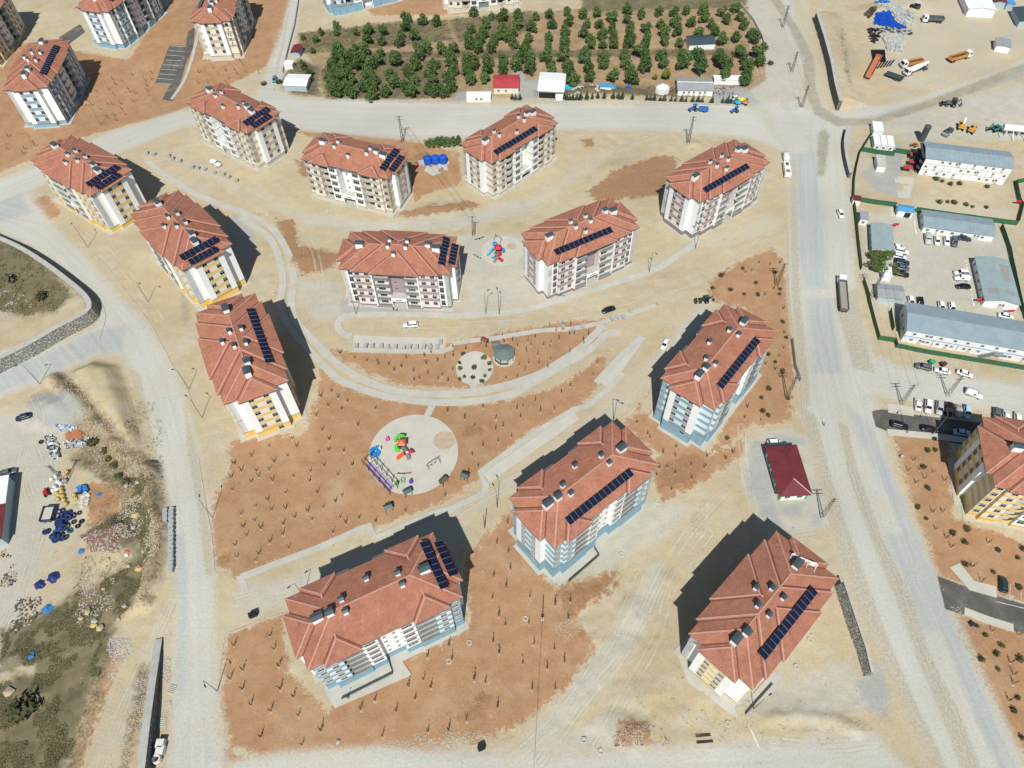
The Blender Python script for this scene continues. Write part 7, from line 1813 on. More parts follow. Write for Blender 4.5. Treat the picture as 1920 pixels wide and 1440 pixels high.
# plants and stones round the seating circle
for px, py in ((869, 665), (861, 682), (862, 692), (870, 707), (863, 712), (919, 683), (910, 706), (889, 690), (904, 715), (918, 694), (887, 710)):
    bush(px, py, rnd.uniform(.7, 1.1), 'small shrub planted round the pale seating circle', 'shrubs round the seating circle', True)
bush(909, 672, 1.3, 'yellow flowering shrub at the top of the seating circle'); bush(890, 691, 1.1, 'shrub in the middle of the seating circle', green=True)

# ================================================================== ROOF LETTERS, WALL LETTERS
def letter_mesh(ch, size, depth):
    c = bpy.data.curves.new('letter_curve', 'FONT'); c.body = ch; c.size = size; c.extrude = depth; c.align_x = 'CENTER'; c.resolution_u = 3; c.offset = .02 * size
    o = bpy.data.objects.new('letter_curve', c); COL.objects.link(o); dg = bpy.context.evaluated_depsgraph_get(); dg.update()
    me = bpy.data.meshes.new_from_object(o.evaluated_get(dg)); bpy.data.objects.remove(o); bpy.data.curves.remove(c); return me
M['letterw'] = pmat('white_sign_letter', (.78, .78, .76), .5, 0)
M['letterk'] = pmat('black_wall_letter', (.03, .03, .03), .6, 0)
a, c = at(1484, 1041, 17.3), at(1531, 1061, 17.3); ang_ = math.atan2(a[1] - c[1], a[0] - c[0])
sg = empty('roof_sign', (c[0], c[1], 15.9), ang_); tag(sg, 'white roof letters on a frame seen from behind on the lower right block', 'sign'); L_ = math.hypot(a[0] - c[0], a[1] - c[1])
b = MB(); b.bar((-.2, 0, .7), (L_ + .2, 0, .7), .06, .06); b.bar((-.2, 0, 2.0), (L_ + .2, 0, 2.0), .06, .06)
for k in range(4): x_ = L_ * k / 3; b.bar((x_, 0, -.6), (x_, 0, 2.3), .07, .07); b.bar((x_, 0, 2.0), (x_, 2.4, -.6), .07, .07)
b.build('frame', M['letterw'], sg)
for k, ch in enumerate('TOK\u0130'):
    me = letter_mesh(ch, 2.3, .06); me.materials.clear(); me.materials.append(M['letterw']); o = inst('letter', me, sg)
    o.matrix_local = Matrix.Translation((L_ * (.36 + .19 * k), -.12, .55)) @ Matrix.Rotation(math.pi / 2, 4, 'X')
b = MB(); b.cyl((L_ * .12, -.18, 1.35), (L_ * .12, -.06, 1.35), .95, .95, 12); b.build('round_emblem', M['letterw'], sg); b = MB(); b.cyl((L_ * .12, -.21, 1.35), (L_ * .12, -.185, 1.35), .6, .6, 10); b.build('emblem_centre', M['slate'], sg)
u3 = AP['U3']; E3 = 16.8
for k, ch in enumerate('TOK\u0130'):
    me = letter_mesh(ch, 1.75, .03); me.materials.clear(); me.materials.append(M['letterk']); o = inst('letter', me, u3)
    o.matrix_local = Matrix.Translation((16.57, 6.1, E3 - 5.0 - 2.05 * k)) @ Matrix.Rotation(math.pi / 2, 4, 'Z') @ Matrix.Rotation(math.pi / 2, 4, 'X')
b = MB(); b.cyl((16.53, 6.1, E3 - 2.0), (16.6, 6.1, E3 - 2.0), .75, .75, 12); b.build('wall_emblem', M['letterk'], u3)

# ================================================================== WATER TANKS
M['tankblue'] = pmat('blue_tank_plastic', (.01, .09, .48), .35, .06, 1, spec=.5)
for i, px in enumerate((802.5, 817, 831.5)):
    t = empty('water_tank', (*at(px, 306 - i * .7), .15)); tag(t, 'blue round water tank, %s of the three above the red soil patch' % ('leftmost', 'middle', 'rightmost')[i], 'water tank', 'blue water tanks')
    b = MB(); b.cyl((0, 0, 0), (0, 0, 2.6), 1.55, 1.55, 20); b.cyl((0, 0, 2.6), (0, 0, 3.1), 1.5, .6, 20); b.build('shell', M['tankblue'], t, smooth=False)
    b = MB()
    for z in (.5, 1.1, 1.7, 2.3): b.cyl((0, 0, z - .05), (0, 0, z + .05), 1.6, 1.6, 20)
    b.build('hoop', M['tankblue'], t); b = MB(); b.cyl((0, 0, 3.1), (0, 0, 3.25), .5, .5, 12); b.build('lid', M['tankblue'], t)
b = MB(); b.prism(ats([(795, 307), (842, 303), (842, 318), (812, 330), (792, 318)]), -.3, .06); tag(b.build('tank_base_slab', M['concrete']), kind='structure')
t = empty('pump_box', (*at(791, 307), 0), .2); tag(t, 'grey box with red and green parts left of the blue tanks', 'pump'); b = MB(); b.box(-1.2, 1.0, -.6, .6, 0, 1.2); b.build('box', M['bluewall'], t); b = MB(); b.box(-2.0, -1.3, -.8, 0, 0, .9); b.build('red_part', M['play_pred'], t); b = MB(); b.cyl((-2.4, .6, 0), (-2.4, .6, 1.1), .4, .4, 8); b.build('green_part', M['pgreenbox'] if 'pgreenbox' in M else M['greenpaint'], t)

# ================================================================== PALLETS, STACKS, STORES
M['stonegrey'] = pmat('grey_kerb_stone', (.36, .38, .38), .9, .12, 2, world=True)
M['pallet'] = pmat('pallet_wood', (.30, .21, .12), .9, .15, 3)
def kerb_pallet_meshes():
    out_ = []
    for v in range(3):
        b = MB()
        for i in range(4): b.box(-.52 + .265 * i, -.52 + .265 * i + .25, -.62, .62, .13, .13 + (1.05 if v else .8))
        out_.append(b.mesh('kerb_stones', M['stonegrey']))
    b = MB(); b.box(-.55, .55, -.65, .65, 0, .12); return out_, b.mesh('pallet_base', M['pallet'])
KP, KB = kerb_pallet_meshes()
def kerb_pallet(px, py, rz, label, grp, sc=1.0, v=1):
    t = empty('kerb_pallet', (*at(px, py), .02), rz, sc); tag(t, label, 'pallet', grp); inst('stones', KP[v], t); inst('pallet', KB, t); return t
for i in range(15):
    y_ = 958 + i * 7.9; x_ = 323.5 - .05 * i; kerb_pallet(x_, y_, rnd.uniform(-.05, .05), 'pallet of grey kerb stones in the long row on the left road', 'kerb stone pallets on the left road', 1.1, i % 3)
    if i < 3: kerb_pallet(x_ - 11, y_ + 3, rnd.uniform(-.05, .05), 'pallet of kerb stones in the short second row on the left road', 'kerb stone pallets in the short second row', 1.1, 2)
for (a, b_) in ((755,1160),(825,1160),(875,1160),(940,1160),(990,1165),(1048,1165),(1110,1170),(1155,1165),(1205,1168),(1260,1165),(1305,1165),(1360,1165),(1385,1130)):
    kerb_pallet(480 + a / 4, 360 + b_ / 4 + 1, rnd.uniform(-.3, .3), 'pallet of paving stones along the parking pad below the left mauve block', 'paving pallets by the upper parking pad', 1.05, rnd.randrange(3))
for (a, b_) in ((1105,1155),(1160,1165),(1270,1175),(1300,1195),(1355,1215),(1450,1260),(1490,1270),(1540,1275),(1610,1300),(1680,1315),(1720,1335),(1775,1360)):
    kerb_pallet(a / 4, b_ / 4, rnd.uniform(-.6, .6), 'pallet of paving stones on the sandy track below the upper left beige block', 'paving pallets on the sandy track', 1.0, rnd.randrange(3))
for (a, b_) in ((365,985),(385,1025),(530,1015),(460,1040),(750,960),(790,945),(835,945),(890,905)):
    kerb_pallet(960 + a / 4, 360 + b_ / 4, rnd.uniform(-.6, .6), 'pallet of paving stones on the pavement above the curved path', 'paving pallets on the curved pavement', 1.0, rnd.randrange(3))
def pile(name, label, poly, n, size, mats, seed, kind='stuff', hz=.5, box=True, zlift=0., dz=0.):
    """one mass of small building pieces inside an outline"""
    P = ats(poly); A = np.array(P); rs = np.random.RandomState(seed); X = rs.uniform(A[:, 0].min(), A[:, 0].max(), n * 6); Y = rs.uniform(A[:, 1].min(), A[:, 1].max(), n * 6)
    sd = sd_poly(X, Y, P); soft = name == 'rubble'; nn_ = vnoise(X, Y, 3.1, seed + 3) * .65 + vnoise(X, Y, 1.3, seed + 5) * .35
    ok_ = (sd < 2.5 * (nn_ - .5)) & (nn_ > .40 + .12 * rs.rand(len(X))) if soft else sd < .8 * (nn_ - .6)
    i = np.nonzero(ok_)[0][:n]; b = MB(); size = size * (.62 if soft else 1); rr_ = random.Random(seed)
    for k in i:
        m_ = rr_.randrange(len(mats)); z = ground_z(X[k], Y[k]) + min(-sd[k], 2.5) * dz + zlift; s = size * rr_.uniform(.6, 1.4)
        if box:
            a = rr_.uniform(0, 3.14); d = Vector((math.cos(a), math.sin(a), rr_.uniform(-.25, .25))); c = Vector((X[k], Y[k], z + s * hz * .5)); b.bar(c - d * s * .5, c + d * s * .5, s * rr_.uniform(.3, .8), s * hz, m_)
        else: b.rock((X[k], Y[k], z), s * .6, rr_, m_)
    o = b.build(name, [M[q] for q in mats]); return tag(o, label if kind != 'stuff' else None, kind=kind)
M['bluepipe'] = pmat('blue_plastic_stock', (.01, .075, .42), .45, .1, 1)
M['blackpipe'] = pmat('black_plastic_pipe', (.015, .017, .02), .5, .1, 1)
M['sackyel'] = pmat('yellow_sack', (.50, .38, .14), .8, .15, 1); M['sackwhite'] = pmat('white_sack', (.62, .62, .60), .8, .1, 1); M['tarp'] = pmat('blue_tarp', (.03, .18, .42), .6, .12, 1); M['terra'] = pmat('broken_terracotta', (.42, .17, .09), .85, .2, 1); M['rubblegrey'] = pmat('pale_rubble', (.38, .36, .31), .9, .2, 1); M['sandstone'] = pmat('tan_boulder', (.41, .335, .22), .9, .2, .8); M['brickred'] = pmat('crushed_brick', (.215, .115, .085), .9, .2, 1)
Z1 = lambda *p: [(1600 + x / 6, y / 6) for x, y in p]
pile('blue_stock', None, Z1((235, 175), (410, 165), (480, 260), (590, 310), (500, 335), (380, 300), (235, 280)), 420, 1.0, ['bluepipe'], 1, dz=.35, hz=.35)
pile('kerb_stock', None, Z1((260, 95), (400, 70), (690, 170), (690, 300), (560, 280), (430, 170)), 330, 1.1, ['stonegrey', 'concrete'], 2, hz=.7)
pile('kerb_stock', None, Z1((330, 410), (480, 395), (600, 430), (540, 590), (380, 570)), 260, 1.1, ['stonegrey', 'concrete'], 3, hz=.7)
pile('steel_stock', None, Z1((310, 320), (480, 330), (670, 360), (640, 405), (480, 370), (310, 360)), 130, 1.0, ['iron', 'stonegrey'], 4)
pile('blue_stock', None, Z1((240, 35), (300, 15), (410, 30), (380, 60), (260, 60)), 70, 1.0, ['bluepipe', 'tarp'], 5)
pile('timber_stock', None, Z1((110, 190), (170, 140), (250, 120), (240, 150), (170, 220)), 40, 1.2, ['iron', 'bark'], 6)
pile('pipe_offcuts', None, Z1((150, 330), (290, 330), (270, 500), (210, 500)), 70, 1.3, ['blackpipe', 'iron'], 7, hz=.3)
for (u0, v0, u1, v1, n_, l) in ((205, 570, 360, 700, 9, 'stack of black pipes beside the faded orange trailer'), (230, 770, 440, 720, 6, 'loose black pipes between the faded orange and black trailers')):
    t = empty('pipe_stack', (*at(1600 + u0 / 6, v0 / 6), 0)); tag(t, l, 'pipes')
    for k in range(n_):
        x_ = u0 + (u1 - u0) * k / n_; p, q = (at(1600 + x_ / 6, v0 / 6), at(1600 + (x_ + 15) / 6, v1 / 6)) if n_ == 9 else (at(1600 + x_ / 6, 780 / 6 - k), at(1600 + (x_ + 50) / 6, 715 / 6 - k)); o = at(1600 + u0 / 6, v0 / 6)
        b = MB(); b.cyl((p[0] - o[0], p[1] - o[1], .35), (q[0] - o[0], q[1] - o[1], .35), .28, .28, 8); b.build('pipe', M['blackpipe'], t)
# scrap yard at the left
Z2 = lambda *p: [(x / 5.54, 760 + y / 5.54) for x, y in p]
def sacks(pts, m_, label, grp, r=.75, nm='filled_sack', cat='sack'):
    for i, (a, b_) in enumerate(pts):
        px, py = a / 5.54, 760 + b_ / 5.54; t = empty(nm, (*at(px, py), ground_z(*at(px, py))), i); tag(t, label, cat, grp)
        b = MB(); b.cyl((0, 0, 0), (0, 0, .55), r * .9, r, 9); b.cyl((0, 0, .55), (0, 0, .95), r, r * .45, 9); b.build('bag', M[m_], t, smooth=True); b = MB(); b.cyl((0, 0, .95), (0, 0, 1.15), r * .18, r * .3, 6); b.build('neck', M[m_], t)
sacks(((600, 925), (650, 905), (660, 950), (610, 980), (670, 990), (690, 1030), (795, 975), (780, 940), (640, 870), (705, 700), (680, 720), (620, 940)), 'sackyel', 'yellow filled sack in the heap by the red tractor', 'yellow sacks by the red tractor')
sacks(((600, 720), (545, 775), (575, 855), (600, 880), (560, 890), (640, 820), (680, 790), (610, 800), (590, 745)), 'sackwhite', 'white filled sack in the heap by the red tractor', 'white sacks by the red tractor')
_pts = [(700 + rnd.gauss(0, 45), 1170 + rnd.gauss(0, 30)) for _ in range(12)] + [(660 + rnd.gauss(0, 40), 1260 + rnd.gauss(0, 30)) for _ in range(12)] + [(615 + rnd.gauss(0, 40), 1360 + rnd.gauss(0, 28)) for _ in range(13)]
def ring_mesh(name, R, r, m_):
    b = MB(); N = 12; vs = []
    for i in range(N):
        t = 6.283 * i / N
        for j in range(6): u = 6.283 * j / 6; vs.append(((R + r * math.cos(u)) * math.cos(t), (R + r * math.cos(u)) * math.sin(t), r * 1.3 * math.sin(u)))
    b.add(vs, [(6 * i + j, 6 * ((i + 1) % N) + j, 6 * ((i + 1) % N) + (j + 1) % 6, 6 * i + (j + 1) % 6) for i in range(N) for j in range(6)]); return b.mesh(name, M[m_])
M['coil'] = pmat('navy_pipe_coil', (.018, .035, .12), .5, .15, 2); M['coilteal'] = pmat('teal_pipe_coil', (.02, .12, .16), .5, .15, 2)
CO = [ring_mesh('coil', .62, .26, 'coil'), ring_mesh('coil', .55, .25, 'coil'), ring_mesh('coil', .6, .25, 'coilteal')]
for i, (a, b_) in enumerate(_pts):
    x, y = at(a / 5.54, 760 + b_ / 5.54); o = inst('pipe_coil', CO[0 if i % 6 else 2], None, (x, y, .3 + (i % 3) * .45)); o.rotation_euler = (rnd.uniform(-.5, .5), rnd.uniform(-.5, .5), 0); tag(o, 'dark blue coil of pipe in the heap on the scrap yard edge', 'pipe coil', 'dark blue pipe coils in the heap')
for a, b_ in ((830, 1120), (850, 1210), (810, 1260), (770, 1215), (430, 385)):
    x, y = at(a / 5.54, 760 + b_ / 5.54); o = inst('old_tyre', ring_mesh('tyre', .45, .2, 'tyre'), None, (x, y, .25)); tag(o, 'old tyre lying beside the blue pipe coils', 'tyre', 'old tyres by the coils')
pile('scrap', None, Z2((470, 320), (560, 330), (610, 440), (640, 540), (560, 560), (500, 430)), 150, .8, ['sackwhite', 'iron', 'stonegrey', 'slate'], 11, dz=.2)
pile('scrap', None, Z2((560, 200), (760, 230), (840, 260), (640, 270)), 120, .7, ['stonegrey', 'sackwhite', 'tarp'], 12)
pile('tile_heap', None, Z2((680, 290), (800, 265), (890, 310), (850, 345), (700, 360)), 300, .5, ['terra'], 13, dz=.3)
pile('scrap', None, Z2((650, 390), (930, 340), (900, 420), (700, 440)), 220, .7, ['stonegrey', 'rubblegrey', 'slate', 'sackwhite'], 14)
pile('tarp_heap', None, Z2((800, 860), (900, 830), (920, 900), (840, 950)), 90, .9, ['tarp', 'coil'], 15, dz=.3)
pile('scrap', None, Z2((840, 920), (940, 930), (900, 1060), (760, 1080)), 150, .7, ['rubblegrey', 'sackwhite', 'sackyel'], 16)
pile('brick_heap', None, [(150, 1005), (190, 992), (235, 1000), (215, 1040), (170, 1035)], 1200, .42, ['brickred', 'brickred', 'rubblegrey'], 17, dz=.05, box=False)
pile('rubble', None, [(225, 940), (262, 930), (270, 985), (240, 1030), (205, 1060), (190, 1050), (220, 990)], 520, .7, ['rubblegrey', 'sandstone'], 18, box=False)
pile('rubble', None, [(120, 700), (140, 700), (240, 840), (290, 900), (280, 940), (220, 900), (150, 830)], 900, .6, ['sandstone', 'rubblegrey'], 19, box=False)
pile('rubble', None, [(155, 1070), (215, 1085), (215, 1140), (140, 1185), (140, 1150)], 420, .6, ['rubblegrey', 'sandstone', 'rubblegrey', 'brickred'], 20, box=False)
pile('rubble', None, [(280, 960), (300, 960), (302, 1040), (285, 1100), (262, 1140), (270, 1070)], 600, .6, ['sandstone'], 21, box=False)
pile('rubble', None, [(205, 1200), (250, 1195), (230, 1250), (205, 1270)], 260, .6, ['rubblegrey', 'stonegrey'], 22, box=False)
pile('rubble', None, [(270, 1240), (290, 1240), (270, 1330), (250, 1440), (225, 1440), (250, 1330)], 420, .5, ['rubblegrey', 'sandstone'], 23, box=False)
pile('rubble', None, [(304, 1210), (312, 1210), (318, 1260), (314, 1330), (304, 1330)], 160, .5, ['rubblegrey', 'stonegrey'], 24, box=False)
pile('rubble', None, [(0, 1030), (30, 1030), (30, 1090), (0, 1120)], 200, .8, ['rubblegrey', 'sandstone', 'iron'], 25, box=False)
pile('rubble', None, [(35, 1120), (75, 1120), (60, 1190), (25, 1190)], 160, .9, ['rubblegrey', 'iron', 'bark'], 26, box=False)
pile('rubble', None, [(740, 1378), (900, 1370), (905, 1390), (700, 1405)], 420, .45, ['rubblegrey', 'sandstone'], 27, box=False)
pile('rubble', None, [(1185, 1360), (1240, 1360), (1260, 1395), (1150, 1400), (1150, 1380)], 420, .45, ['rubblegrey', 'sandstone', 'brickred'], 28, box=False)
pile('rubble', None, [(1040, 1170), (1090, 1160), (1080, 1195), (1050, 1200)], 200, .4, ['rubblegrey', 'sandstone'], 29, box=False)
pile('rubble', None, [(1300, 915), (1325, 920), (1315, 985), (1340, 1000), (1300, 1000)], 200, .45, ['rubblegrey', 'sandstone'], 30, box=False)
pile('rubble', None, [(1440, 1350), (1600, 1345), (1640, 1370), (1480, 1372)], 420, .35, ['rubblegrey', 'sandstone'], 31, box=False)
pile('rubble', None, [(1410, 1360), (1640, 1330), (1600, 1220), (1480, 1300)], 300, .25, ['rubblegrey', 'sandstone'], 32, box=False)
pile('rubble', None, [(1075, 165), (1122, 160), (1122, 180), (1070, 180)], 330, .8, ['rubblegrey', 'stonegrey', 'sackwhite'], 33, dz=.3, box=False)
pile('rubble', None, [(1650, 0), (1720, 0), (1712, 18), (1690, 22), (1655, 12)], 300, .7, ['rubblegrey', 'concrete'], 34, box=False)
pile('rubble', None, [(1570, 60), (1576, 60), (1590, 170), (1582, 170)], 260, .7, ['sandstone', 'rubblegrey'], 35, box=False)
pile('rubble', None, [(1590, 190), (1720, 160), (1840, 125), (1850, 140), (1720, 180), (1590, 212)], 900, .5, ['rubblegrey', 'stonegrey'], 36, box=False)
pile('rubble', None, [(1592, 240), (1640, 228), (1625, 290), (1606, 330), (1594, 330)], 420, .5, ['rubblegrey', 'stonegrey'], 37, box=False)
pile('rubble', None, [(0, 560), (60, 560), (75, 590), (30, 620), (0, 610)], 200, .6, ['rubblegrey'], 38, box=False)
pile('rubble', None, [(430, 1290), (540, 1390), (900, 1385), (1010, 1330), (880, 1180), (720, 1280), (560, 1360)], 420, .22, ['rubblegrey', 'sandstone'], 39, box=False)
pile('rubble', None, [(420, 830), (560, 830), (690, 900), (700, 985), (520, 1050), (410, 1050)], 300, .2, ['rubblegrey', 'sandstone'], 40, box=False)
pile('rubble', None, [(550, 640), (600, 650), (610, 690), (560, 650)], 60, .4, ['rubblegrey'], 41, box=False)
pile('rubble', None, [(690, 585), (712, 585), (710, 595), (690, 594)], 120, .5, ['stonegrey'], 42, box=False)
pile('rubble', None, [(1090, 245), (1200, 240), (1260, 260), (1200, 280), (1100, 280)], 160, .35, ['sandstone', 'rubblegrey'], 43, box=False)
pile('rubble', None, [(1690, 1080), (1716, 1075), (1722, 1110), (1700, 1160), (1690, 1130)], 160, .4, ['rubblegrey', 'concrete'], 44, box=False)
pile('rubble', None, [(1770, 1130), (1800, 1140), (1850, 1290), (1830, 1260)], 200, .4, ['sandstone', 'rubblegrey'], 45, box=False)
pile('rubble', None, [(1590, 830), (1604, 870), (1700, 1120), (1690, 1100), (1600, 880)], 160, .3, ['rubblegrey'], 46, box=False)
for px, py, r_, m_ in ((165, 1148, 1.2, 'sandstone'), (178, 1165, .9, 'rubblegrey'), (188, 1178, 1.1, 'sandstone'), (176, 1172, .9, 'sackyel'), (152, 1160, .8, 'sandstone'), (235, 1138, .7, 'rubblegrey'), (262, 1068, 1.1, 'sackyel'), (242, 1062, .8, 'sandstone'), (254, 967, 1.2, 'sackyel'), (250, 990, .9, 'rubblegrey'), (205, 1050, .8, 'sandstone'), (222, 1035, .7, 'sandstone'), (240, 1042, .7, 'sackwhite'), (20, 1300, 1.4, 'sandstone'), (222, 1160, .6, 'sandstone'), (195, 1105, .6, 'sandstone'), (258, 905, .8, 'sandstone'), (238, 912, .9, 'sandstone'), (635, 1391, .7, 'rubblegrey'), (1298, 282, .6, 'sandstone')):
    x, y = at(px, py); b = MB(); b.rock((0, 0, 0), r_, random.Random(int(px * py))); o = b.build('boulder', M[m_]); o.location = (x, y, ground_z(x, y) + r_ * .2); tag(o, 'pale boulder in the rough ground between scrap yard and left road' if px < 300 else 'pale boulder on bare ground', 'boulder', 'boulders in the rough ground' if px < 300 else 'single boulders')
# tarps and bits
def tarp(px, py, r_, m_, label):
    x, y = at(px, py); b = MB(); rr_ = random.Random(int(px)); n = 14; vs = [(0, 0, .5 * r_)]
    for k in range(1, 4):
        for i in range(n): t = 6.283 * i / n; q = r_ * k / 3 * rr_.uniform(.75, 1.2); vs.append((q * math.cos(t), q * math.sin(t), max(.04, .5 * r_ * (1 - k / 3) * rr_.uniform(.5, 1.3))))
    fs = [(0, 1 + i, 1 + (i + 1) % n) for i in range(n)]
    for k in range(2): fs += [(1 + k * n + i, 1 + (k + 1) * n + i, 1 + (k + 1) * n + (i + 1) % n, 1 + k * n + (i + 1) % n) for i in range(n)]
    b.add(vs, fs); o = b.build('crumpled_tarp', M[m_]); o.location = (x, y, ground_z(x, y)); tag(o, label, 'tarp')
tarp(90, 1141, 1.3, 'tarp', 'blue crumpled tarp on the yellow sandy slope at the left'); tarp(58, 1231, 1.0, 'tarp', 'blue crumpled tarp by the lower left grass edge'); tarp(75, 1096, 1.3, 'coil', 'dark blue crumpled tarp beside the pale yard'); tarp(185, 928, .8, 'tarp', 'small blue tarp on bare earth by the bank'); tarp(150, 1033, .9, 'tarp', 'small blue tarp left of the crushed brick heap')
tarp(100, 1083, 1.6, 'coil', 'navy sheeting at the upper end of the pale yard'); tarp(1066, 164, 2.2, 'play_pteal', 'bright blue tarp heap right of the tall white shed'); tarp(1147, 168, 2.0, 'play_pteal', 'bright blue tarp beside the kiosk on the upper road'); tarp(1178, 165, 1.2, 'bluepipe', 'dark blue box heap right of the bright blue tarp'); tarp(903, 1404, .01, 'dark', 'x') if False else None
tarp(241, 1037, .9, 'terra', 'orange red sheet among boulders on the rough grass')
# white tent
x, y = at(1241, 172); t = empty('white_tent', (x, y, 0)); tag(t, 'white pitched tent by the yellow green tree', 'tent'); b = MB()
n = 9; vs = [(0, .3, 3.6)] + [(3.0 * math.cos(6.283 * i / n), 2.4 * math.sin(6.283 * i / n), 2.0 + .25 * (i % 2)) for i in range(n)] + [(3.2 * math.cos(6.283 * i / n), 2.6 * math.sin(6.283 * i / n), 0) for i in range(n)]
b.add(vs, [(0, 1 + i, 1 + (i + 1) % n) for i in range(n)] + [(1 + i, 1 + n + i, 1 + n + (i + 1) % n, 1 + (i + 1) % n) for i in range(n)]); b.build('canvas', M['sackwhite'], t)
# market umbrellas
for px, py, m_, l in ((1389, 193, 'play_pyel', 'yellow and red umbrella beside the upper road tractor'), (1396, 199, 'terra', 'orange umbrella beside the yellow one on the upper road'), (1382, 199, 'play_pteal', 'small turquoise umbrella above the upper road tractor')):
    t = empty('umbrella', (*at(px, py), 0)); tag(t, l, 'umbrella', 'umbrellas by the upper road'); b = MB(); b.cyl((0, 0, 1.9), (0, 0, 2.6), 1.5, .1, 10); b.build('canopy', M[m_], t); b = MB(); b.cyl((0, 0, 0), (0, 0, 1.9), .04, .04, 5); b.build('pole', M['steel'], t)
# tank by stacked cabins, red canopies
x, y = at(1727, 264); t = empty('round_tank', (x, y, 0)); tag(t, 'dark round tank at the left end of the stacked cabins', 'tank'); b = MB(); b.cyl((0, 0, -.2), (0, 0, 6.5), 1.2, 1.2, 14); b.build('shell', M['slate'], t); b = MB(); b.cyl((0, 0, 6.5), (0, 0, 7.0), 1.25, .4, 14); b.build('lid', M['slate'], t)
for px, py, l in ((1715, 290, 'red awning left of the stacked cabins, uppermost'), (1713, 303, 'red awning left of the stacked cabins, middle'), (1703, 314, 'bright red awning left of the stacked cabins, lowest')):
    t = empty('red_awning', (*at(px, py, 2), 0), -.25); tag(t, l, 'awning', 'red awnings by the stacked cabins'); b = MB(); b.box(-1.6, 1.6, -1.1, 1.1, 2.1, 2.2); b.build('cover', M['redsheet'], t)
    for i in (-1.5, 1.5):
        for j in (-1, 1): b = MB(); b.bar((i, j, -.1), (i, j, 2.1), .07, .07); b.build('post', M['iron'], t)
for px, py, l in ((1676, 428, 'red flag stand beside the gable ended site office'), (1832, 569, 'red banner stand at the corner of the streaked hall'), (1906, 385, 'red banner stand at the inner fence corner'), (1890, 590, 'red cover behind the long cabins near the right edge')):
    t = empty('red_banner', (*at(px, py), 0)); tag(t, l, 'banner'); b = MB(); b.bar((0, 0, 0), (0, 0, 2.4), .06, .06); b.build('pole', M['steel'], t); b = MB(); b.box(.05, 1.1, -.03, .03, 1.2, 2.3); b.box(-1.0, -.05, -.02, .02, 1.4, 2.3); b.build('cloth', M['play_pred'], t)
# white edging stones in the compound
b = MB(); rr_ = random.Random(8)
for l in ([(1713, 415), (1716, 430), (1718, 440)], [(1810, 490), (1816, 520), (1822, 560), (1826, 575)], [(1671, 390), (1674, 408)], [(1672, 440), (1674, 455)]):
    P_l = ats(l)
    for i in range(len(P_l) - 1):
        for k in range(5): t = k / 5; b.rock((P_l[i][0] * (1 - t) + P_l[i + 1][0] * t, P_l[i][1] * (1 - t) + P_l[i + 1][1] * t, .05), .4, rr_)
tag(b.build('edging_stones', M['sackwhite']), kind='stuff')
# bins, manholes, rings
for px, py, m_, l, s in ((1746, 682, 'greenpaint', 'green rubbish bin above the dark grey car at the bright fence', 1.0), (1767, 686, 'iron', 'dark rubbish bin above the white car at the bright fence', 1.0), (476, 1155, 'blackpipe', 'black ribbed bin on the sandy lane left of the nearest blue block', 1.15), (903, 1404, 'blackpipe', 'black bin at the edge of the lower road', 1.0), (1690, 858, 'bluewall', 'small grey box on red soil by the asphalt lane', .6), (1821, 1172, 'cnavy', 'small dark blue box on red soil at the lower right', .7)):
    t = empty('rubbish_bin', (*at(px, py), 0), .4, s); tag(t, l, 'bin'); b = MB(); b.add([(-.7, -.45, .2), (.7, -.45, .2), (.7, .45, .2), (-.7, .45, .2), (-.8, -.55, 1.2), (.8, -.55, 1.2), (.8, .55, 1.2), (-.8, .55, 1.2)], [(0, 3, 2, 1), (0, 1, 5, 4), (1, 2, 6, 5), (2, 3, 7, 6), (3, 0, 4, 7), (4, 5, 6, 7)]); b.build('body', M[m_], t)
    b = MB(); b.box(-.82, .82, -.57, .57, 1.205, 1.3); b.build('lid', M[m_], t); b = MB()
    for i in (-.6, .6): b.cyl((i, -.4, .1), (i, .4, .1), .1, .1, 6)
    b.build('castor', M['tyre'], t)
RINGM = ring_mesh('manhole_ring', .55, .14, 'concrete')
for px, py in ((1127, 1409), (1364, 1357), (1518, 1187), (1518, 1200), (1493, 1250), (1095, 1388), (985, 1160), (880, 1205), (842, 1240), (1450, 1388), (501, 401), (613, 396), (512, 550), (1165, 1040), (1232, 941)):
    o = inst('concrete_ring', RINGM, None, (*at(px, py), .1)); tag(o, 'pale concrete manhole ring on bare ground', 'manhole ring', 'concrete manhole rings')
for px, py in ((980, 382), (1027, 374 - 25), (1360, 450), (1135, 551)):
    b = MB(); b.cyl((0, 0, -.1), (0, 0, .12), .9, .8, 12); o = b.build('gravel_heap', M['rubblegrey']); o.location = (*at(px, py), 0); tag(o, 'small round grey gravel heap on the sand', 'gravel heap', 'small gravel heaps')
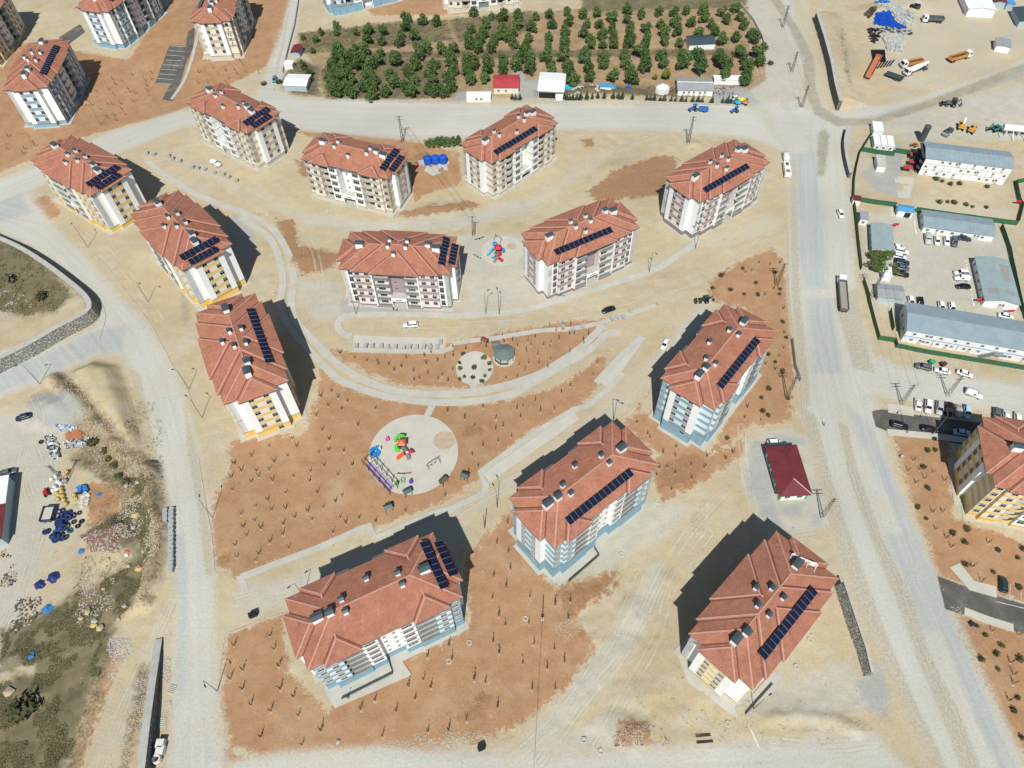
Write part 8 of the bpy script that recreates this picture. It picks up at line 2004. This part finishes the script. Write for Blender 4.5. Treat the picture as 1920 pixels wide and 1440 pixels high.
# precast pipes at lower left
for px, py, l in ((297, 1425, 'white precast concrete pipe standing by the lower left wall'), ):
    o = inst('precast_pipe', ring_mesh('precast_ring', .8, .25, 'sackwhite'), None, (*at(px, py), .9), sc=(1, 1, 2.6)); tag(o, l, 'concrete pipe')
for i, (px, py) in enumerate(((304, 1396), (304, 1408))):
    b = MB(); b.box(-.85, .85, -.9, .9, 0, 1.5); b.box(-.7, .7, -.75, .75, 1.5, 1.55); o = b.build('precast_block', M['sackwhite']); o.location = (*at(px, py), 0); tag(o, 'white precast concrete block by the lower left wall, %s one' % ('upper', 'lower')[i], 'concrete block', 'white precast blocks')
for i, (px, py, k) in enumerate(((322, 1293, 5), (305, 1355, 5), (313, 1318, 3))):
    t = empty('slab_stack', (*at(px, py), 0), [-.3, .1, .5][i]); tag(t, 'loose concrete slabs laid beside the left road, %s group' % ('uppermost', 'lowest', 'middle')[i], 'slabs')
    for j in range(k): b = MB(); b.box(-.8, .8, -.13, .13, 0, .18); o = b.build('slab', M['concrete'], t, (0, j * .42 - .8, 0), rnd.uniform(-.06, .06))
for i, (px, py, w_) in enumerate(((1319, 1381, 3.2), (1322, 1393, 3.6))):
    t = empty('steel_rack', (*at(px, py), 0), .06); tag(t, 'dark steel bars on the ground near the lower road, %s' % ('upper', 'lower')[i], 'steel bars'); 
    for j in range(4): b = MB(); b.bar((-w_ / 2, j * .16, .1), (w_ / 2, j * .16, .1), .07, .07); b.build('bar', M['iron'], t)
for i, (px, py) in enumerate(((1413, 1372), (1416, 1376))):
    b = MB(); b.cyl((0, 0, .2), (1.2, -4.2, .2), .1, .1, 6); o = b.build('white_pipe', M['sackwhite']); o.location = (*at(px - 10, py - 12), 0); tag(o, 'white pipe length below the block carrying roof letters', 'pipe', 'white pipes')
# terraces in front of three blocks; low parapets take their shadow line's dark colour
def terrace(poly, line, label):
    pad('terrace_slab', poly, .2, 'path'); mb_ = MB(); ribbon(mb_, ats(line), .16, .0, 1.0); tag(mb_.build('terrace_parapet_shade', M['dark']), label, 'parapet', 'terrace parapets in shadow colour')
terrace([(612, 1300), (628, 1328), (772, 1266), (752, 1236), (640, 1290)], [(641, 1311), (737, 1263), (728, 1235)], 'thin parapet coloured like its shadow line along the terrace below the nearest blue block')
terrace([(1040, 1080), (1046, 1100), (1135, 1030), (1122, 1010), (1060, 1062)], [(1066, 1092), (1123, 1042), (1114, 1028)], 'thin parapet coloured like its shadow line along the terrace of the centre blue block')
terrace([(1268, 1225), (1290, 1280), (1400, 1362), (1470, 1272), (1450, 1258), (1395, 1320), (1300, 1250)], [(1397, 1340), (1447, 1284)], 'thin parapet coloured like its shadow line at the foot of the block carrying roof letters')
# ================================================================== PEOPLE
def person_mesh(name, seed, stride=.16):
    """one continuous body: profile rings for legs, trunk, arms and head merged by the skin modifier"""
    V = [(0, 0, .95), (0, 0, 1.18), (0, 0, 1.40), (0, 0, 1.52), (0, .02, 1.66), (0, .02, 1.76), (.09, 0, .92), (.10, stride, .50), (.10, stride * .8, .08), (.10, stride * .8 + .14, .04), (-.09, 0, .92), (-.10, -stride, .50), (-.10, -stride * 1.5, .08), (-.10, -stride * 1.5 + .14, .04),
         (.19, 0, 1.40), (.25, -.06, 1.14), (.25, .04, .90), (-.19, 0, 1.40), (-.25, .06, 1.14), (-.25, .16, .92)]
    Ed = [(0, 1), (1, 2), (2, 3), (3, 4), (4, 5), (0, 6), (6, 7), (7, 8), (8, 9), (0, 10), (10, 11), (11, 12), (12, 13), (2, 14), (14, 15), (15, 16), (2, 17), (17, 18), (18, 19)]
    Rr = [.15, .14, .16, .06, .095, .08, .095, .065, .045, .04, .095, .065, .045, .04, .065, .045, .035, .065, .045, .035]
    me = bpy.data.meshes.new(name + '_skeleton'); me.from_pydata(V, Ed, []); o = bpy.data.objects.new(name + '_skeleton', me); COL.objects.link(o)
    md = o.modifiers.new('skin', 'SKIN'); me.skin_vertices or None
    for i, r_ in enumerate(Rr): me.skin_vertices[0].data[i].radius = (r_, r_)
    me.skin_vertices[0].data[0].use_root = True
    s_ = o.modifiers.new('sub', 'SUBSURF'); s_.levels = 1; s_.render_levels = 1
    dg = bpy.context.evaluated_depsgraph_get(); dg.update(); out_ = bpy.data.meshes.new_from_object(o.evaluated_get(dg)); bpy.data.objects.remove(o); return out_
M['pinkcloth'] = pmat('pink_top_cloth', (.62, .12, .14), .8, .1, 5); M['darkcloth'] = pmat('dark_trouser_cloth', (.02, .02, .025), .9, .1, 5); M['skin'] = pmat('skin', (.42, .24, .16), .6, .05, 5); M['whitecloth'] = pmat('white_shirt_cloth', (.65, .65, .62), .8, .1, 5)
try:
    PM = person_mesh('person', 1)
    def person(px, py, rz, top, label):
        me = PM.copy(); me.materials.clear()
        for m_ in (top, 'darkcloth', 'skin'): me.materials.append(M[m_])
        for p in me.polygons:
            z = p.center.z; p.material_index = 2 if z > 1.5 or (abs(p.center.x) > .2 and z < 1.0 and z > .85) else 0 if z > .95 else 1
        o = inst('person', me, None, (*at(px, py), .02), rz); tag(o, label, 'person'); me.polygons.foreach_set('use_smooth', [True] * len(me.polygons))
        b = MB(); b.rock((0, .015, 1.72), .105, random.Random(2), flat=.9); b.build('hair', M['darkcloth'], o)
    person(1544, 798, .8, 'pinkcloth', 'person in a pink top walking on the right road')
    person(1051, 556, 2.0, 'darkcloth', 'person in dark clothes standing at the entrance of the right mauve block'); person(1057, 556, -1.2, 'whitecloth', 'person in a white top standing at the entrance of the right mauve block')
    person(738, 582, 1.2, 'darkcloth', 'person in dark clothes at the entrance of the left mauve block'); person(744, 583, -1, 'whitecloth', 'person in a white top at the entrance of the left mauve block')
except Exception as ex: print('person failed', ex)
